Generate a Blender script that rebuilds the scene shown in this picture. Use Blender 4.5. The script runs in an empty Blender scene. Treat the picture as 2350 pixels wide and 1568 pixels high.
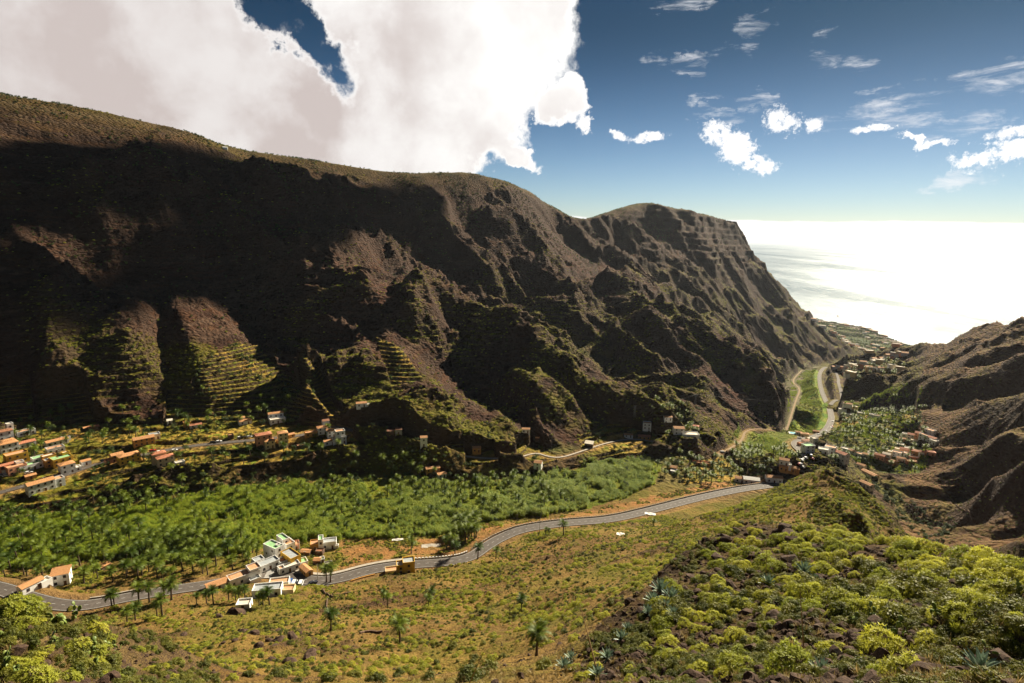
import bpy, bmesh, math, random, time
import numpy as np
from mathutils import Vector, Matrix
T0 = time.time()
random.seed(7)
RNG = np.random.default_rng(7)
scene = bpy.context.scene
COL = scene.collection

# ------------------------------------------------------------------ camera
CAM_Z = 400.0
FOC = 1306.0                       # focal length in units of a 2350-wide picture
PITCH = math.atan(249.0 / 1306.0)
ROLL = 0.022
cP, sP = math.cos(PITCH), math.sin(PITCH)
cR, sR = math.cos(ROLL), math.sin(ROLL)
FWD = np.array([0.0, cP, -sP]); UP0 = np.array([0.0, sP, cP]); RT0 = np.array([1.0, 0.0, 0.0])
RIGHT = cR * RT0 + sR * UP0
UPV = -sR * RT0 + cR * UP0
cam = bpy.data.cameras.new("camera")
cam.sensor_width = 36.0
cam.lens = FOC / 2350.0 * 36.0
cam.clip_start = 0.5
cam.clip_end = 120000.0
cam_ob = bpy.data.objects.new("camera", cam)
COL.objects.link(cam_ob)
M = Matrix(((RIGHT[0], UPV[0], -FWD[0], 0), (RIGHT[1], UPV[1], -FWD[1], 0), (RIGHT[2], UPV[2], -FWD[2], CAM_Z), (0, 0, 0, 1)))
cam_ob.matrix_world = M
scene.camera = cam_ob

# ------------------------------------------------------------------ sun, sky, exposure
SUN_EL = math.radians(31.0)
SUN_AZ = math.radians(37.0)        # clockwise from +Y (view direction), towards +X
sun_dir = np.array([math.sin(SUN_AZ) * math.cos(SUN_EL), math.cos(SUN_AZ) * math.cos(SUN_EL), math.sin(SUN_EL)])
sun = bpy.data.lights.new("sun", 'SUN')
sun.energy = 5.0
sun.angle = math.radians(0.5)
sun.color = (1.0, 0.89, 0.68)
sun_ob = bpy.data.objects.new("sun", sun)
sun_ob.rotation_euler = Vector(sun_dir.tolist()).to_track_quat('Z', 'Y').to_euler()
sun_ob.location = (600, 600, 900)
COL.objects.link(sun_ob)
scene.view_settings.view_transform = 'Standard'
scene.view_settings.look = 'None'
scene.view_settings.exposure = 1.38
scene.view_settings.gamma = 1.0
scene.view_settings.use_curve_mapping = False
cy = scene.cycles
cy.max_bounces = 5; cy.diffuse_bounces = 2; cy.glossy_bounces = 2; cy.transmission_bounces = 2
cy.volume_bounces = 0; cy.transparent_max_bounces = 4
cy.use_denoising = True
cy.sample_clamp_indirect = 4.0

world = bpy.data.worlds.new("World")
scene.world = world
world.use_nodes = True

def ray(px, py):
    """unnormalised world direction through a picture point (2350x1568 units)"""
    dx = px - 1175.0; dy = 784.0 - py
    return dx * RIGHT + dy * UPV + FOC * FWD

class NT:
    """small helper to wire node trees"""
    def __init__(self, nt):
        self.nt = nt
        nt.nodes.clear()
    def n(self, typ, **kw):
        nd = self.nt.nodes.new(typ)
        for k, v in kw.items():
            if k == 'ins':
                for kk, vv in v.items():
                    self.put(nd.inputs[kk], vv)
            else:
                setattr(nd, k, v)
        return nd
    def put(self, sock, v):
        if isinstance(v, bpy.types.NodeSocket):
            self.nt.links.new(v, sock)
        elif isinstance(v, bpy.types.Node):
            self.nt.links.new(v.outputs[0], sock)
        elif hasattr(sock, 'default_value'):
            dv = sock.default_value
            if hasattr(dv, '__len__') and not isinstance(v, (int, float)):
                v = tuple(v)
                if len(dv) == 4 and len(v) == 3: v = v + (1.0,)
            sock.default_value = v
    def math(self, op, a, b=0.0, clamp=False):
        nd = self.n('ShaderNodeMath', operation=op, use_clamp=clamp)
        self.put(nd.inputs[0], a); self.put(nd.inputs[1], b)
        return nd.outputs[0]
    def vmath(self, op, a, b=(0, 0, 0), out=0):
        nd = self.n('ShaderNodeVectorMath', operation=op)
        self.put(nd.inputs[0], a)
        if op == 'SCALE': self.put(nd.inputs[3], b)
        else: self.put(nd.inputs[1], b)
        return nd.outputs[out]
    def mix(self, f, a, b, typ='MIX'):
        nd = self.n('ShaderNodeMix', data_type='RGBA', blend_type=typ)
        self.put(nd.inputs[0], f); self.put(nd.inputs[6], a); self.put(nd.inputs[7], b)
        return nd.outputs[2]
    def ramp(self, v, lo, hi, a=0.0, b=1.0, smooth=True):
        nd = self.n('ShaderNodeMapRange', interpolation_type='SMOOTHSTEP' if smooth else 'LINEAR')
        self.put(nd.inputs[0], v); nd.inputs[1].default_value = lo; nd.inputs[2].default_value = hi
        nd.inputs[3].default_value = a; nd.inputs[4].default_value = b
        return nd.outputs[0]
    def noise(self, vec, scale, detail=4.0, rough=0.55, dist=0.0):
        nd = self.n('ShaderNodeTexNoise', noise_dimensions='3D')
        if vec is not None: self.put(nd.inputs['Vector'], vec)
        nd.inputs['Scale'].default_value = scale; nd.inputs['Detail'].default_value = detail
        nd.inputs['Roughness'].default_value = rough; nd.inputs['Distortion'].default_value = dist
        return nd.outputs[0]

def build_world():
    t = NT(world.node_tree)
    out = t.n('ShaderNodeOutputWorld')
    sky = t.n('ShaderNodeTexSky', sky_type='NISHITA', sun_disc=False)
    sky.sun_elevation = SUN_EL
    sky.sun_rotation = SUN_AZ
    sky.altitude = 400.0
    sky.air_density = 1.0; sky.dust_density = 0.25; sky.ozone_density = 2.2
    tc = t.n('ShaderNodeTexCoord')
    d = tc.outputs['Generated']
    sep = t.n('ShaderNodeSeparateXYZ'); t.put(sep.inputs[0], d)
    X, Y, Z = sep.outputs
    # clouds live on a horizontal deck 1 unit above the ground, seen from below: position = dir / (z + small)
    zz = t.math('MAXIMUM', Z, 0.0)
    # sky colour: deepen the blue
    skyc = t.n('ShaderNodeHueSaturation', ins={'Saturation': 1.12, 'Value': 1.0, 'Color': sky.outputs[0]})
    el0 = t.math('ARCTAN2', Z, t.math('SQRT', t.math('ADD', t.math('MULTIPLY', X, X), t.math('MULTIPLY', Y, Y))))
    tint = t.mix(t.ramp(el0, 0.02, 0.34), (0.44, 0.50, 0.58), (0.080, 0.138, 0.162))
    skyb = t.mix(1.0, skyc.outputs[0], tint, 'MULTIPLY')

    def blob(px, py, rx, ry, ang=0.0, warp=None):
        """soft ellipse around a direction; rx, ry in radians; returns 1 at centre, 0 at the rim"""
        r = ray(px, py); r = r / np.linalg.norm(r)
        right = np.cross(r, [0, 0, 1.0]); right /= np.linalg.norm(right)
        up = np.cross(right, r)
        a = math.radians(ang)
        e1 = (math.cos(a) * right + math.sin(a) * up) / rx
        e2 = (-math.sin(a) * right + math.cos(a) * up) / ry
        warp = warp or (big_warp if rx > 0.045 or ry > 0.045 else small_warp)
        u = t.vmath('DOT_PRODUCT', warp, tuple(e1), 1)
        v = t.vmath('DOT_PRODUCT', warp, tuple(e2), 1)
        f = t.vmath('DOT_PRODUCT', d, tuple(r), 1)
        q = t.math('SQRT', t.math('ADD', t.math('MULTIPLY', u, u), t.math('MULTIPLY', v, v)))
        s = t.math('SUBTRACT', 1.0, q)
        return t.math('SUBTRACT', s, t.math('MULTIPLY', t.math('LESS_THAN', f, 0.0), 9.0))

    # domain warp so that the rims billow
    wn = t.n('ShaderNodeTexNoise', noise_dimensions='3D')
    t.put(wn.inputs['Vector'], d); wn.inputs['Scale'].default_value = 7.0; wn.inputs['Detail'].default_value = 9.0; wn.inputs['Roughness'].default_value = 0.62
    wv = t.vmath('SUBTRACT', wn.outputs[1], (0.5, 0.5, 0.5))
    big_warp = t.vmath('ADD', d, t.vmath('SCALE', wv, 0.20)); small_warp = t.vmath('ADD', d, t.vmath('SCALE', wv, 0.035))
    fine = t.noise(d, 26.0, 9.0, 0.66)
    mid = t.noise(d, 7.5, 9.0, 0.6)
    low = t.noise(d, 2.6, 5.0, 0.5)
    def cen(n_, k):
        return t.math('MULTIPLY', t.math('SUBTRACT', n_, 0.5), k)

    def union(bl):
        m = bl[0]
        for b in bl[1:]:
            m = t.math('MAXIMUM', m, b)
        return m
    big = union([
        blob(300, 120, 0.52, 0.26, -8), blob(60, 300, 0.45, 0.22, 0), blob(520, 300, 0.20, 0.10, -20), blob(660, 280, 0.24, 0.12, -12),
        blob(960, 190, 0.17, 0.15, 0), blob(1040, 60, 0.20, 0.17, 0), blob(1080, 300, 0.12, 0.075, -20),
        blob(880, 340, 0.12, 0.05, -12), blob(1170, 20, 0.115, 0.10, 0), blob(1160, 130, 0.075, 0.09, 0), blob(1010, 230, 0.15, 0.14, 0),
        blob(-600, 100, 0.6, 0.4, 0), blob(1290, 240, 0.050, 0.050, 30), blob(1180, 375, 0.058, 0.024, -6),
        blob(960, 395, 0.022, 0.012, 0), blob(-200, -500, 0.50, 0.20, 0),
    ])
    hole = union([blob(672, 45, 0.044, 0.105, 36), blob(630, -30, 0.055, 0.06, 30)])
    field = t.math('SUBTRACT', t.math('ADD', t.math('MINIMUM', big, 0.45), t.math('MULTIPLY', t.math('MINIMUM', big, 0.0), 1.2)), t.math('MULTIPLY', t.math('MINIMUM', t.math('ADD', t.math('MAXIMUM', hole, -0.25), 0.25), 0.6), 1.0))
    field = t.math('ADD', field, cen(mid, 1.15))
    field = t.math('ADD', field, cen(fine, 0.30))
    m1 = t.ramp(field, -0.09, 0.13)
    small = union([
        blob(1650, 312, 0.030, 0.024, -20), blob(1695, 345, 0.040, 0.026, -28), blob(1740, 372, 0.030, 0.016, -20), blob(1795, 280, 0.031, 0.022, -12), blob(1868, 288, 0.013, 0.013, 0),
        blob(1490, 316, 0.030, 0.008, 8), blob(1415, 312, 0.018, 0.008, -28),
        blob(2330, 365, 0.05, 0.020, -4), blob(2335, 302, 0.034, 0.009, 4), blob(2140, 312, 0.050, 0.007, -4), blob(2010, 299, 0.03, 0.006, 3),
    ])
    sf = t.math('ADD', t.math('MINIMUM', small, 0.5), t.math('ADD', cen(t.noise(d, 34.0, 9.0, 0.70), 1.5), cen(t.noise(d, 120.0, 6.0, 0.7), 1.9)))
    m2 = t.ramp(sf, -0.02, 0.50)
    # thin streaks
    mp = t.n('ShaderNodeMapping'); t.put(mp.inputs[0], d); mp.inputs['Scale'].default_value = (7.0, 7.0, 34.0)
    st = t.noise(mp.outputs[0], 1.6, 8.0, 0.66, 0.4)
    wisps = union([
        blob(1595, 135, 0.09, 0.022, 12), blob(1630, 215, 0.06, 0.016, 6), blob(1660, 262, 0.075, 0.022, -8),
        blob(1740, 235, 0.05, 0.02, -15), blob(1900, 110, 0.04, 0.055, 10), blob(1745, 50, 0.05, 0.045, -20),
        blob(1975, 140, 0.04, 0.02, 0), blob(2190, 212, 0.12, 0.016, -5), blob(2190, 275, 0.10, 0.012, 4),
        blob(2220, 410, 0.07, 0.02, -10), blob(2170, 250, 0.2, 0.05, 8), blob(1560, 10, 0.06, 0.02, 0),
    ])
    wf = t.math('ADD', t.math('MAXIMUM', t.math('MINIMUM', wisps, 0.5), -0.6), cen(st, 2.4))
    m3 = t.math('MULTIPLY', t.ramp(wf, 0.42, 1.05), 0.75)
    # thin veil over the upper sky that stays faint
    # cloud bank resting on the sea horizon
    el = t.math('ARCTAN2', Z, t.math('SQRT', t.math('ADD', t.math('MULTIPLY', X, X), t.math('MULTIPLY', Y, Y))))
    mpb = t.n('ShaderNodeMapping'); t.put(mpb.inputs[0], d); mpb.inputs['Scale'].default_value = (1, 1, 6.0)
    bn = t.noise(mpb.outputs[0], 9.0, 6.0, 0.6)
    top = t.math('ADD', 0.020, t.math('MULTIPLY', bn, 0.016))
    m4 = t.math('MULTIPLY', t.ramp(t.math('SUBTRACT', top, el), -0.0012, 0.0022), t.ramp(el, -0.03, -0.01))
    # cloud shading: bright rims towards the sun, warm grey bodies
    sd = t.vmath('DOT_PRODUCT', d, tuple(sun_dir), 1)
    near = t.ramp(sd, 0.45, 0.86)
    body = t.ramp(low, 0.30, 0.68)
    thick = t.ramp(field, 0.04, 0.30)
    shade = t.math('MULTIPLY', thick, t.math('SUBTRACT', 1.0, t.math('MULTIPLY', near, 0.50)))
    puff = t.noise(t.vmath('ADD', d, t.vmath('SCALE', wv, 0.05)), 5.2, 9.0, 0.58)
    shade = t.math('MULTIPLY', shade, t.ramp(puff, 0.34, 0.64, 0.15, 1.15))
    shade = t.math('MULTIPLY', shade, t.math('ADD', 0.70, t.math('MULTIPLY', body, 0.45)))
    brt = t.mix(near, (6.8, 6.5, 6.35), (9.2, 9.1, 8.9))
    cw = t.mix(shade, brt, (4.9, 4.3, 4.1))
    bank_shade = t.ramp(t.noise(mpb.outputs[0], 5.0, 5.0, 0.6), 0.45, 0.75)
    bankc = t.mix(t.math('MULTIPLY', bank_shade, t.ramp(el, 0.018, 0.0)), (8.8, 8.5, 8.3), (6.0, 5.7, 5.65))
    col = skyb
    col = t.mix(m3, col, (7.2, 7.3, 7.5))
    col = t.mix(m2, col, (8.8, 8.8, 8.8))
    col = t.mix(m1, col, cw)
    col = t.mix(m4, col, bankc)
    bg = t.n('ShaderNodeBackground')
    t.put(bg.inputs[0], col); bg.inputs[1].default_value = 0.05
    t.put(out.inputs[0], bg.outputs[0])
build_world()

# ------------------------------------------------------------------ the land: control lines in world space
def PD(px, py, d):
    r = ray(px, py); hl = math.hypot(r[0], r[1])
    return np.array([r[0] / hl * d, r[1] / hl * d, CAM_Z + r[2] / hl * d])
def PZ(px, py, z):
    r = ray(px, py); hl = math.hypot(r[0], r[1])
    return PD(px, py, (z - CAM_Z) / (r[2] / hl))
def PB(px, py, d, z):
    p = PD(px, py, d); p[2] = z; return p
def PA(az, d, z):
    a = math.radians(az); return np.array([math.sin(a) * d, math.cos(a) * d, z])
def LD(*pts): return [PD(*p) for p in pts]
def LZ(*pts): return [PZ(*p) for p in pts]

AZ0, AZ1 = math.radians(-66), math.radians(66)
L0, L1 = math.log(3.0), math.log(6500.0)
NA = 420
DA = (AZ1 - AZ0) / (NA - 1)
NR = int((L1 - L0) / DA) + 1
DL = (L1 - L0) / (NR - 1)

lines = []
A = lines.append
A([PA(a, 3.0, 396.0) for a in range(-66, 67, 6)])
A([PA(a, 8.0, 390.6) for a in range(-66, 67, 6)])
# spur to the right of the viewpoint
A([PA(62, 34, 384)] + LD((2350, 1300, 45), (2150, 1265, 55), (1990, 1240, 65), (1850, 1215, 70), (1700, 1197, 75), (1640, 1230, 68), (1560, 1290, 60), (1480, 1350, 50), (1370, 1450, 42), (1300, 1560, 34)))
A(LD((2350, 1568, 16), (2080, 1560, 19), (1820, 1550, 24), (1500, 1560, 30)))
A(LD((2350, 1430, 28), (2150, 1400, 34), (1950, 1390, 40), (1750, 1380, 44), (1600, 1420, 40)))
A([PA(62, 70, 360)] + LD((2350, 1375, 75), (2150, 1330, 85), (1990, 1310, 92), (1850, 1275, 100), (1720, 1246, 108), (1610, 1300, 98), (1510, 1375, 82), (1410, 1455, 64), (1330, 1560, 50)))
# rounded hill beyond it
A(LD((1760, 1122, 262), (1850, 1082, 245), (1900, 1072, 232), (1960, 1100, 226), (2040, 1180, 215), (2100, 1245, 205), (2150, 1300, 200)))
A(LD((1700, 1165, 215), (1800, 1140, 208), (1900, 1140, 190), (1980, 1180, 180)))
A(LD((1750, 1195, 160), (1900, 1205, 145), (2000, 1245, 140)))
A([PB(2350, 1400, 220, 205), PB(2200, 1330, 250, 205), PB(2130, 1270, 270, 205), PB(2060, 1200, 285, 205), PB(1980, 1120, 300, 208), PB(1900, 1090, 310, 212)])
# open slope below the viewpoint
A(LD((1300, 1350, 150), (1500, 1255, 198), (1600, 1185, 238)))
A(LD((1150, 1450, 125), (1250, 1400, 140)))
A(LD((780, 1500, 122), (915, 1450, 135), (1100, 1400, 165), (1300, 1300, 185)))
A(LD((850, 1568, 92), (1000, 1540, 100), (1150, 1560, 92)))
A(LD((400, 1400, 225), (500, 1400, 215), (700, 1400, 200), (900, 1370, 205), (1100, 1330, 215), (1300, 1255, 245)))
A(LD((620, 1500, 125), (560, 1450, 150)))
# spur to the left of the viewpoint
A([PA(-64, 60, 372)] + LD((0, 1372, 60), (120, 1385, 60), (240, 1410, 60), (340, 1436, 62), (430, 1485, 62), (520, 1565, 56)))
A(LD((0, 1568, 30), (250, 1568, 38), (420, 1568, 48)))
A(LD((0, 1470, 43), (200, 1480, 46)))
A([PA(-64, 110, 335)] + LD((0, 1440, 105), (240, 1475, 105), (430, 1530, 98), (520, 1600, 80)))
# main road
ROAD = [(-60, 1338, 253), (0, 1348, 252), (60, 1370, 251), (130, 1388, 250), (200, 1390, 249), (300, 1368, 247.5), (400, 1352, 246), (500, 1338, 244.5), (570, 1322, 243.5), (620, 1314, 243), (670, 1324, 242.5),
        (720, 1333, 242), (770, 1330, 241.5), (850, 1306, 240.5), (930, 1295, 240), (1040, 1289, 239.5), (1085, 1276, 239), (1112, 1256, 238.7), (1145, 1235, 238.3), (1200, 1212, 238), (1300, 1199, 237),
        (1400, 1193, 235.5), (1500, 1169, 233.5), (1600, 1143, 231.5), (1700, 1122, 229.5), (1765, 1114, 228.5), (1840, 1104, 227.5)]
A(LZ(*ROAD))
# valley floor
A(LZ((-40, 1305, 241), (300, 1295, 240), (600, 1256, 236.5), (900, 1240, 235), (1050, 1222, 234), (1300, 1178, 231.5), (1500, 1130, 229), (1640, 1098, 225)))
A(LZ((-40, 1240, 238), (600, 1170, 235), (1175, 1130, 232), (1500, 1080, 228)))
A(LZ((-60, 1202, 237), (0, 1193, 236.5), (200, 1162, 236), (400, 1127, 235), (600, 1103, 234.5), (830, 1084, 234), (1000, 1098, 233.5), (1095, 1098, 233), (1225, 1086, 231.5), (1394, 1054, 229), (1502, 1050, 227), (1600, 1040, 220)))
A(LD((-60, 1170, 418), (0, 1162, 415), (200, 1137, 402), (330, 1098, 408), (400, 1087, 405), (500, 1073, 402), (600, 1062, 400), (750, 1052, 397), (835, 1044, 396)))
A(LZ((-60, 1145, 243.5), (0, 1132, 244.5), (130, 1095, 246), (250, 1060, 247.5), (360, 1035, 248.5), (500, 1020, 249), (640, 1000, 251), (765, 984, 252)))
A(LZ((-60, 1040, 252), (0, 1035, 252), (200, 1010, 252)))
A(LZ((-60, 975, 258), (0, 972, 258), (200, 960, 256), (350, 965, 255), (500, 955, 255), (650, 955, 254), (765, 972, 252.5)))
A(LZ((850, 1040, 242), (1000, 1045, 241), (1100, 1058, 240), (1200, 1058, 238), (1300, 1050, 236), (1400, 1032, 234), (1529, 1034, 229), (1620, 1020, 218)))
# river bed down to the sea
A(LZ((1600, 1100, 223), (1650, 1080, 218), (1700, 1040, 206), (1740, 1000, 192), (1800, 960, 169), (1830, 920, 141), (1832, 870, 101), (1865, 848, 66), (1930, 838, 44), (1990, 822, 22), (2080, 810, 8)))
A(LZ((1765, 1114, 228), (1800, 1060, 208), (1850, 1066, 204), (1835, 1010, 193), (1895, 985, 180), (1909, 955, 165), (1900, 915, 143), (1882, 880, 115), (1885, 855, 82), (1903, 846, 64)))
A(LZ((1790, 945, 172), (1775, 900, 135), (1785, 862, 103), (1850, 836, 62), (1925, 815, 36)))
A(LZ((1960, 1060, 200), (1900, 1040, 202), (1950, 1000, 192), (2050, 1000, 194), (2140, 1032, 205), (2200, 1065, 215)))
A(LZ((1936, 909, 150), (1926, 870, 112), (1940, 850, 80), (1980, 838, 50), (2050, 818, 20), (2100, 812, 8)))
A(LZ((1990, 955, 178), (2050, 930, 182), (2080, 960, 190)))
A(LZ((2230, 1290, 200), (2150, 1240, 196), (2080, 1180, 195), (2020, 1115, 195), (1965, 1070, 197)))
COAST = [(1853, 728), (1867, 728), (1894, 735), (1900, 739), (1948, 744), (1978, 750), (1999, 755), (2029, 769), (2057, 781), (2096, 794), (2142, 807), (2200, 822)]
A([PZ(x, y, 1.5) for x, y in COAST])
cp = [PZ(x, y, 0.0) for x, y in COAST]
A([np.array([p[0] * 1.03, p[1] * 1.03, -14.0]) for p in cp])
A([np.array([p[0] * 1.09, p[1] * 1.09, -22.0]) for p in cp])
A(LZ((1895, 750, 8), (1950, 762, 8), (2010, 785, 8), (2080, 802, 6)))
A(LZ((1905, 768, 15), (1935, 790, 22), (1980, 803, 16)))
# the long mountain wall: crest
RIDGE = [(0, 215, 870), (200, 248, 885), (435, 300, 920), (520, 340, 935), (700, 365, 970), (920, 400, 1020), (1000, 395, 1060), (1080, 393, 1100), (1160, 415, 1160), (1220, 440, 1230), (1270, 475, 1310),
         (1310, 500, 1400), (1345, 505, 1500), (1400, 485, 1600), (1450, 468, 1700), (1500, 464, 1800), (1570, 478, 1920), (1640, 497, 2040), (1680, 508, 2150)]
A([PA(-65, 840, 575), PA(-55, 855, 565)] + LD(*RIDGE))
A([PA(-65, 1350, 590)] + LD((0, 240, 1300), (435, 330, 1400), (920, 425, 1600), (1270, 515, 1800), (1400, 530, 2050), (1500, 510, 2400)))
CL = [(1700, 545, 2290), (1725, 600, 2330), (1750, 650, 2340), (1765, 670, 2350), (1800, 700, 2370), (1830, 722, 2370), (1870, 747, 2340), (1905, 775, 2200), (1938, 802, 1990)]
A(LD(*([(1680, 508, 2250)] + CL[:-2])))
A([PB(1692, 545, 2520, -14)] + [PB(x + 6, y, d + 260, -14) for x, y, d in CL[:5]])
A([PB(x, 500, 3600, -25) for x in (1400, 1600, 1750)])
A([PA(a, 5200, -25) for a in range(-66, 67, 4)])
A(LZ((1870, 745, 12), (1905, 775, 24), (1938, 802, 36), (1925, 815, 38)))
A(LD((0, 420, 765), (200, 440, 765), (400, 450, 780), (560, 500, 800), (730, 525, 830)))
# the slopes on the right
A([PA(60, 900, 330)] + LD((2350, 746, 1000), (2256, 775, 1150), (2198, 790, 1300), (2149, 806, 1480)) + LZ((2100, 812, 60)))
A([PA(60, 1300, 150), PB(2350, 770, 1350, 40), PB(2256, 780, 1500, 20), PB(2198, 790, 1650, 10), PB(2149, 806, 1850, 4)])
A([PA(60, 1700, -14), PB(2350, 770, 1750, -14), PB(2256, 780, 1850, -14), PB(2198, 790, 2050, -14), PB(2165, 806, 2250, -14)])
A([PA(58, 700, 280)] + LD((2350, 822, 790), (2241, 845, 840), (2140, 857, 910), (2023, 889, 950)))
A([PA(56, 600, 275)] + LD((2350, 886, 680), (2256, 909, 715), (2198, 932, 740), (2082, 953, 765)))
A([PA(56, 480, 270)] + LD((2350, 993, 550), (2280, 1017, 585), (2198, 1043, 620), (2150, 1056, 640)))
A([PA(56, 400, 265)] + LD((2350, 1089, 455), (2271, 1118, 480), (2198, 1156, 505)))
A([PA(56, 320, 245)] + LD((2350, 1230, 368), (2290, 1262, 378), (2240, 1300, 380)))
for g in ([(2350, 846, 840), (2241, 870, 880), (2140, 880, 950)], [(2350, 925, 740), (2256, 945, 765), (2198, 960, 790)],
          [(2350, 1035, 600), (2280, 1052, 630), (2198, 1075, 655)], [(2350, 1135, 505), (2271, 1160, 530), (2198, 1190, 540)], [(2350, 1262, 410), (2290, 1285, 412)]):
    A(LD(*g))

def raster(lines, w=None):
    acc = np.zeros((NR, NA)); cnt = np.zeros((NR, NA))
    for ln in lines:
        P = [np.asarray(ln[0])]
        for a, b in zip(ln[:-1], ln[1:]):
            a = np.asarray(a); b = np.asarray(b)
            ta = math.atan2(a[0], a[1]); tb = math.atan2(b[0], b[1])
            la = math.log(math.hypot(a[0], a[1])); lb = math.log(math.hypot(b[0], b[1]))
            n = max(2, int(2.2 * max(abs(ta - tb) / DA, abs(la - lb) / DL)) + 1)
            s = np.linspace(0, 1, n)[1:]
            P.extend(list(a[None, :] + (b - a)[None, :] * s[:, None]))
        P = np.array(P)
        th = np.arctan2(P[:, 0], P[:, 1]); lr = np.log(np.hypot(P[:, 0], P[:, 1]))
        i = np.round((lr - L0) / DL).astype(int); j = np.round((th - AZ0) / DA).astype(int)
        ok = (i >= 0) & (i < NR) & (j >= 0) & (j < NA)
        np.add.at(acc, (i[ok], j[ok]), P[ok, 2]); np.add.at(cnt, (i[ok], j[ok]), 1)
    m = cnt > 0
    v = np.zeros_like(acc); v[m] = acc[m] / cnt[m]
    return v, m

def down(v, m):
    h, w = v.shape
    h2, w2 = (h + 1) // 2, (w + 1) // 2
    vp = np.zeros((h2 * 2, w2 * 2)); mp = np.zeros((h2 * 2, w2 * 2))
    vp[:h, :w] = v * m; mp[:h, :w] = m
    s = vp.reshape(h2, 2, w2, 2).sum((1, 3)); c = mp.reshape(h2, 2, w2, 2).sum((1, 3))
    mm = c > 0
    o = np.zeros((h2, w2)); o[mm] = s[mm] / c[mm]
    return o, mm

def resize(a, h, w):
    H, W = a.shape
    yi = np.linspace(0, H - 1, h); xi = np.linspace(0, W - 1, w)
    y0 = np.clip(yi.astype(int), 0, H - 2); x0 = np.clip(xi.astype(int), 0, W - 2)
    fy = (yi - y0)[:, None]; fx = (xi - x0)[None, :]
    a00 = a[y0][:, x0]; a01 = a[y0][:, x0 + 1]; a10 = a[y0 + 1][:, x0]; a11 = a[y0 + 1][:, x0 + 1]
    return (a00 * (1 - fx) + a01 * fx) * (1 - fy) + (a10 * (1 - fx) + a11 * fx) * fy

def solve(v, m, iters=60, lvl=0):
    h, w = v.shape
    if min(h, w) <= 12:
        x = np.full((h, w), v[m].mean() if m.any() else 200.0)
        x[m] = v[m]; iters = 300
    else:
        v2, m2 = down(v, m)
        x = resize(solve(v2, m2, iters, lvl + 1), h, w)
        x[m] = v[m]
    for _ in range(iters):
        p = np.pad(x, 1, mode='edge')
        y = 0.25 * (p[:-2, 1:-1] + p[2:, 1:-1] + p[1:-1, :-2] + p[1:-1, 2:])
        x = np.where(m, v, y)
    return x

def blur(a, n=1):
    for _ in range(n):
        p = np.pad(a, 1, mode='edge')
        a = (p[:-2, 1:-1] + 2 * a + p[2:, 1:-1]) * 0.25
        p = np.pad(a, 1, mode='edge')
        a = (p[1:-1, :-2] + 2 * a + p[1:-1, 2:]) * 0.25
    return a

def sample(G, x, y):
    th = np.arctan2(x, y); lr = np.log(np.maximum(np.hypot(x, y), 3.001))
    fi = np.clip((lr - L0) / DL, 0, NR - 1.001); fj = np.clip((th - AZ0) / DA, 0, NA - 1.001)
    i = fi.astype(int); j = fj.astype(int); a = fi - i; b = fj - j
    return (G[i, j] * (1 - a) + G[i + 1, j] * a) * (1 - b) + (G[i, j + 1] * (1 - a) + G[i + 1, j + 1] * a) * b

def hit(G, px, py, rmin=6.0, rmax=5000.0):
    """first point of the land along the line of sight"""
    r = ray(px, py); hl = math.hypot(r[0], r[1]); r = r / hl
    d = np.exp(np.linspace(math.log(rmin), math.log(rmax), 4000))
    z = CAM_Z + r[2] * d
    g = sample(G, r[0] * d, r[1] * d)
    k = np.nonzero(g >= z)[0]
    if len(k) == 0:
        return None
    k = k[0]
    return np.array([r[0] * d[k], r[1] * d[k], g[k]])

# great spurs that hide the ravines behind them
A(LD((745, 532, 800), (852, 593, 740), (1009, 663, 670), (1131, 739, 620), (1173, 767, 595), (1232, 781, 580), (1271, 823, 560), (1372, 882, 530), (1429, 941, 505), (1475, 968, 495), (1502, 996, 487), (1527, 1030, 480)))
A(LD((800, 535, 850), (900, 590, 860), (1040, 652, 860), (1170, 738, 840)) + LZ((1250, 772, 255), (1300, 812, 248), (1390, 868, 238), (1450, 928, 233), (1530, 985, 229), (1560, 1015, 226)))
A(LD((1277, 545, 1230), (1375, 590, 1180), (1434, 639, 1140), (1476, 653, 1120), (1532, 678, 1080), (1581, 727, 1030), (1626, 758, 980), (1665, 796, 920), (1710, 835, 860), (1766, 859, 810), (1801, 901, 750), (1805, 942, 716)))
A(LD((1420, 580, 1400), (1480, 625, 1400), (1540, 655, 1400), (1600, 712, 1350), (1690, 780, 1260)) + LZ((1780, 845, 102),))
A(LD((848, 618, 705), (869, 695, 622), (880, 748, 562), (918, 803, 512), (967, 859, 480), (1012, 885, 464), (1063, 919, 450), (1110, 940, 442), (1156, 965, 432), (1190, 1020, 415)))
A(LD((1054, 765, 615), (1085, 860, 550), (1150, 925, 505), (1205, 990, 462), (1225, 1040, 422)))
A(LD((1180, 850, 512), (1215, 885, 482), (1269, 932, 462), (1339, 1000, 444), (1355, 1020, 440)))
A(LD((1235, 842, 520), (1270, 875, 495), (1318, 925, 477), (1366, 982, 460), (1382, 1005, 455)))
A(LD((1226, 862, 530), (1290, 925, 500), (1352, 988, 470)))
A(LD((1400, 640, 1080), (1470, 730, 880), (1520, 810, 790), (1590, 880, 745), (1640, 930, 705), (1700, 955, 690)))
A(LD((1340, 650, 1010), (1410, 760, 870), (1500, 860, 730), (1565, 940, 640)))
v0, m0 = raster(lines)
H0 = solve(v0, m0)

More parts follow.
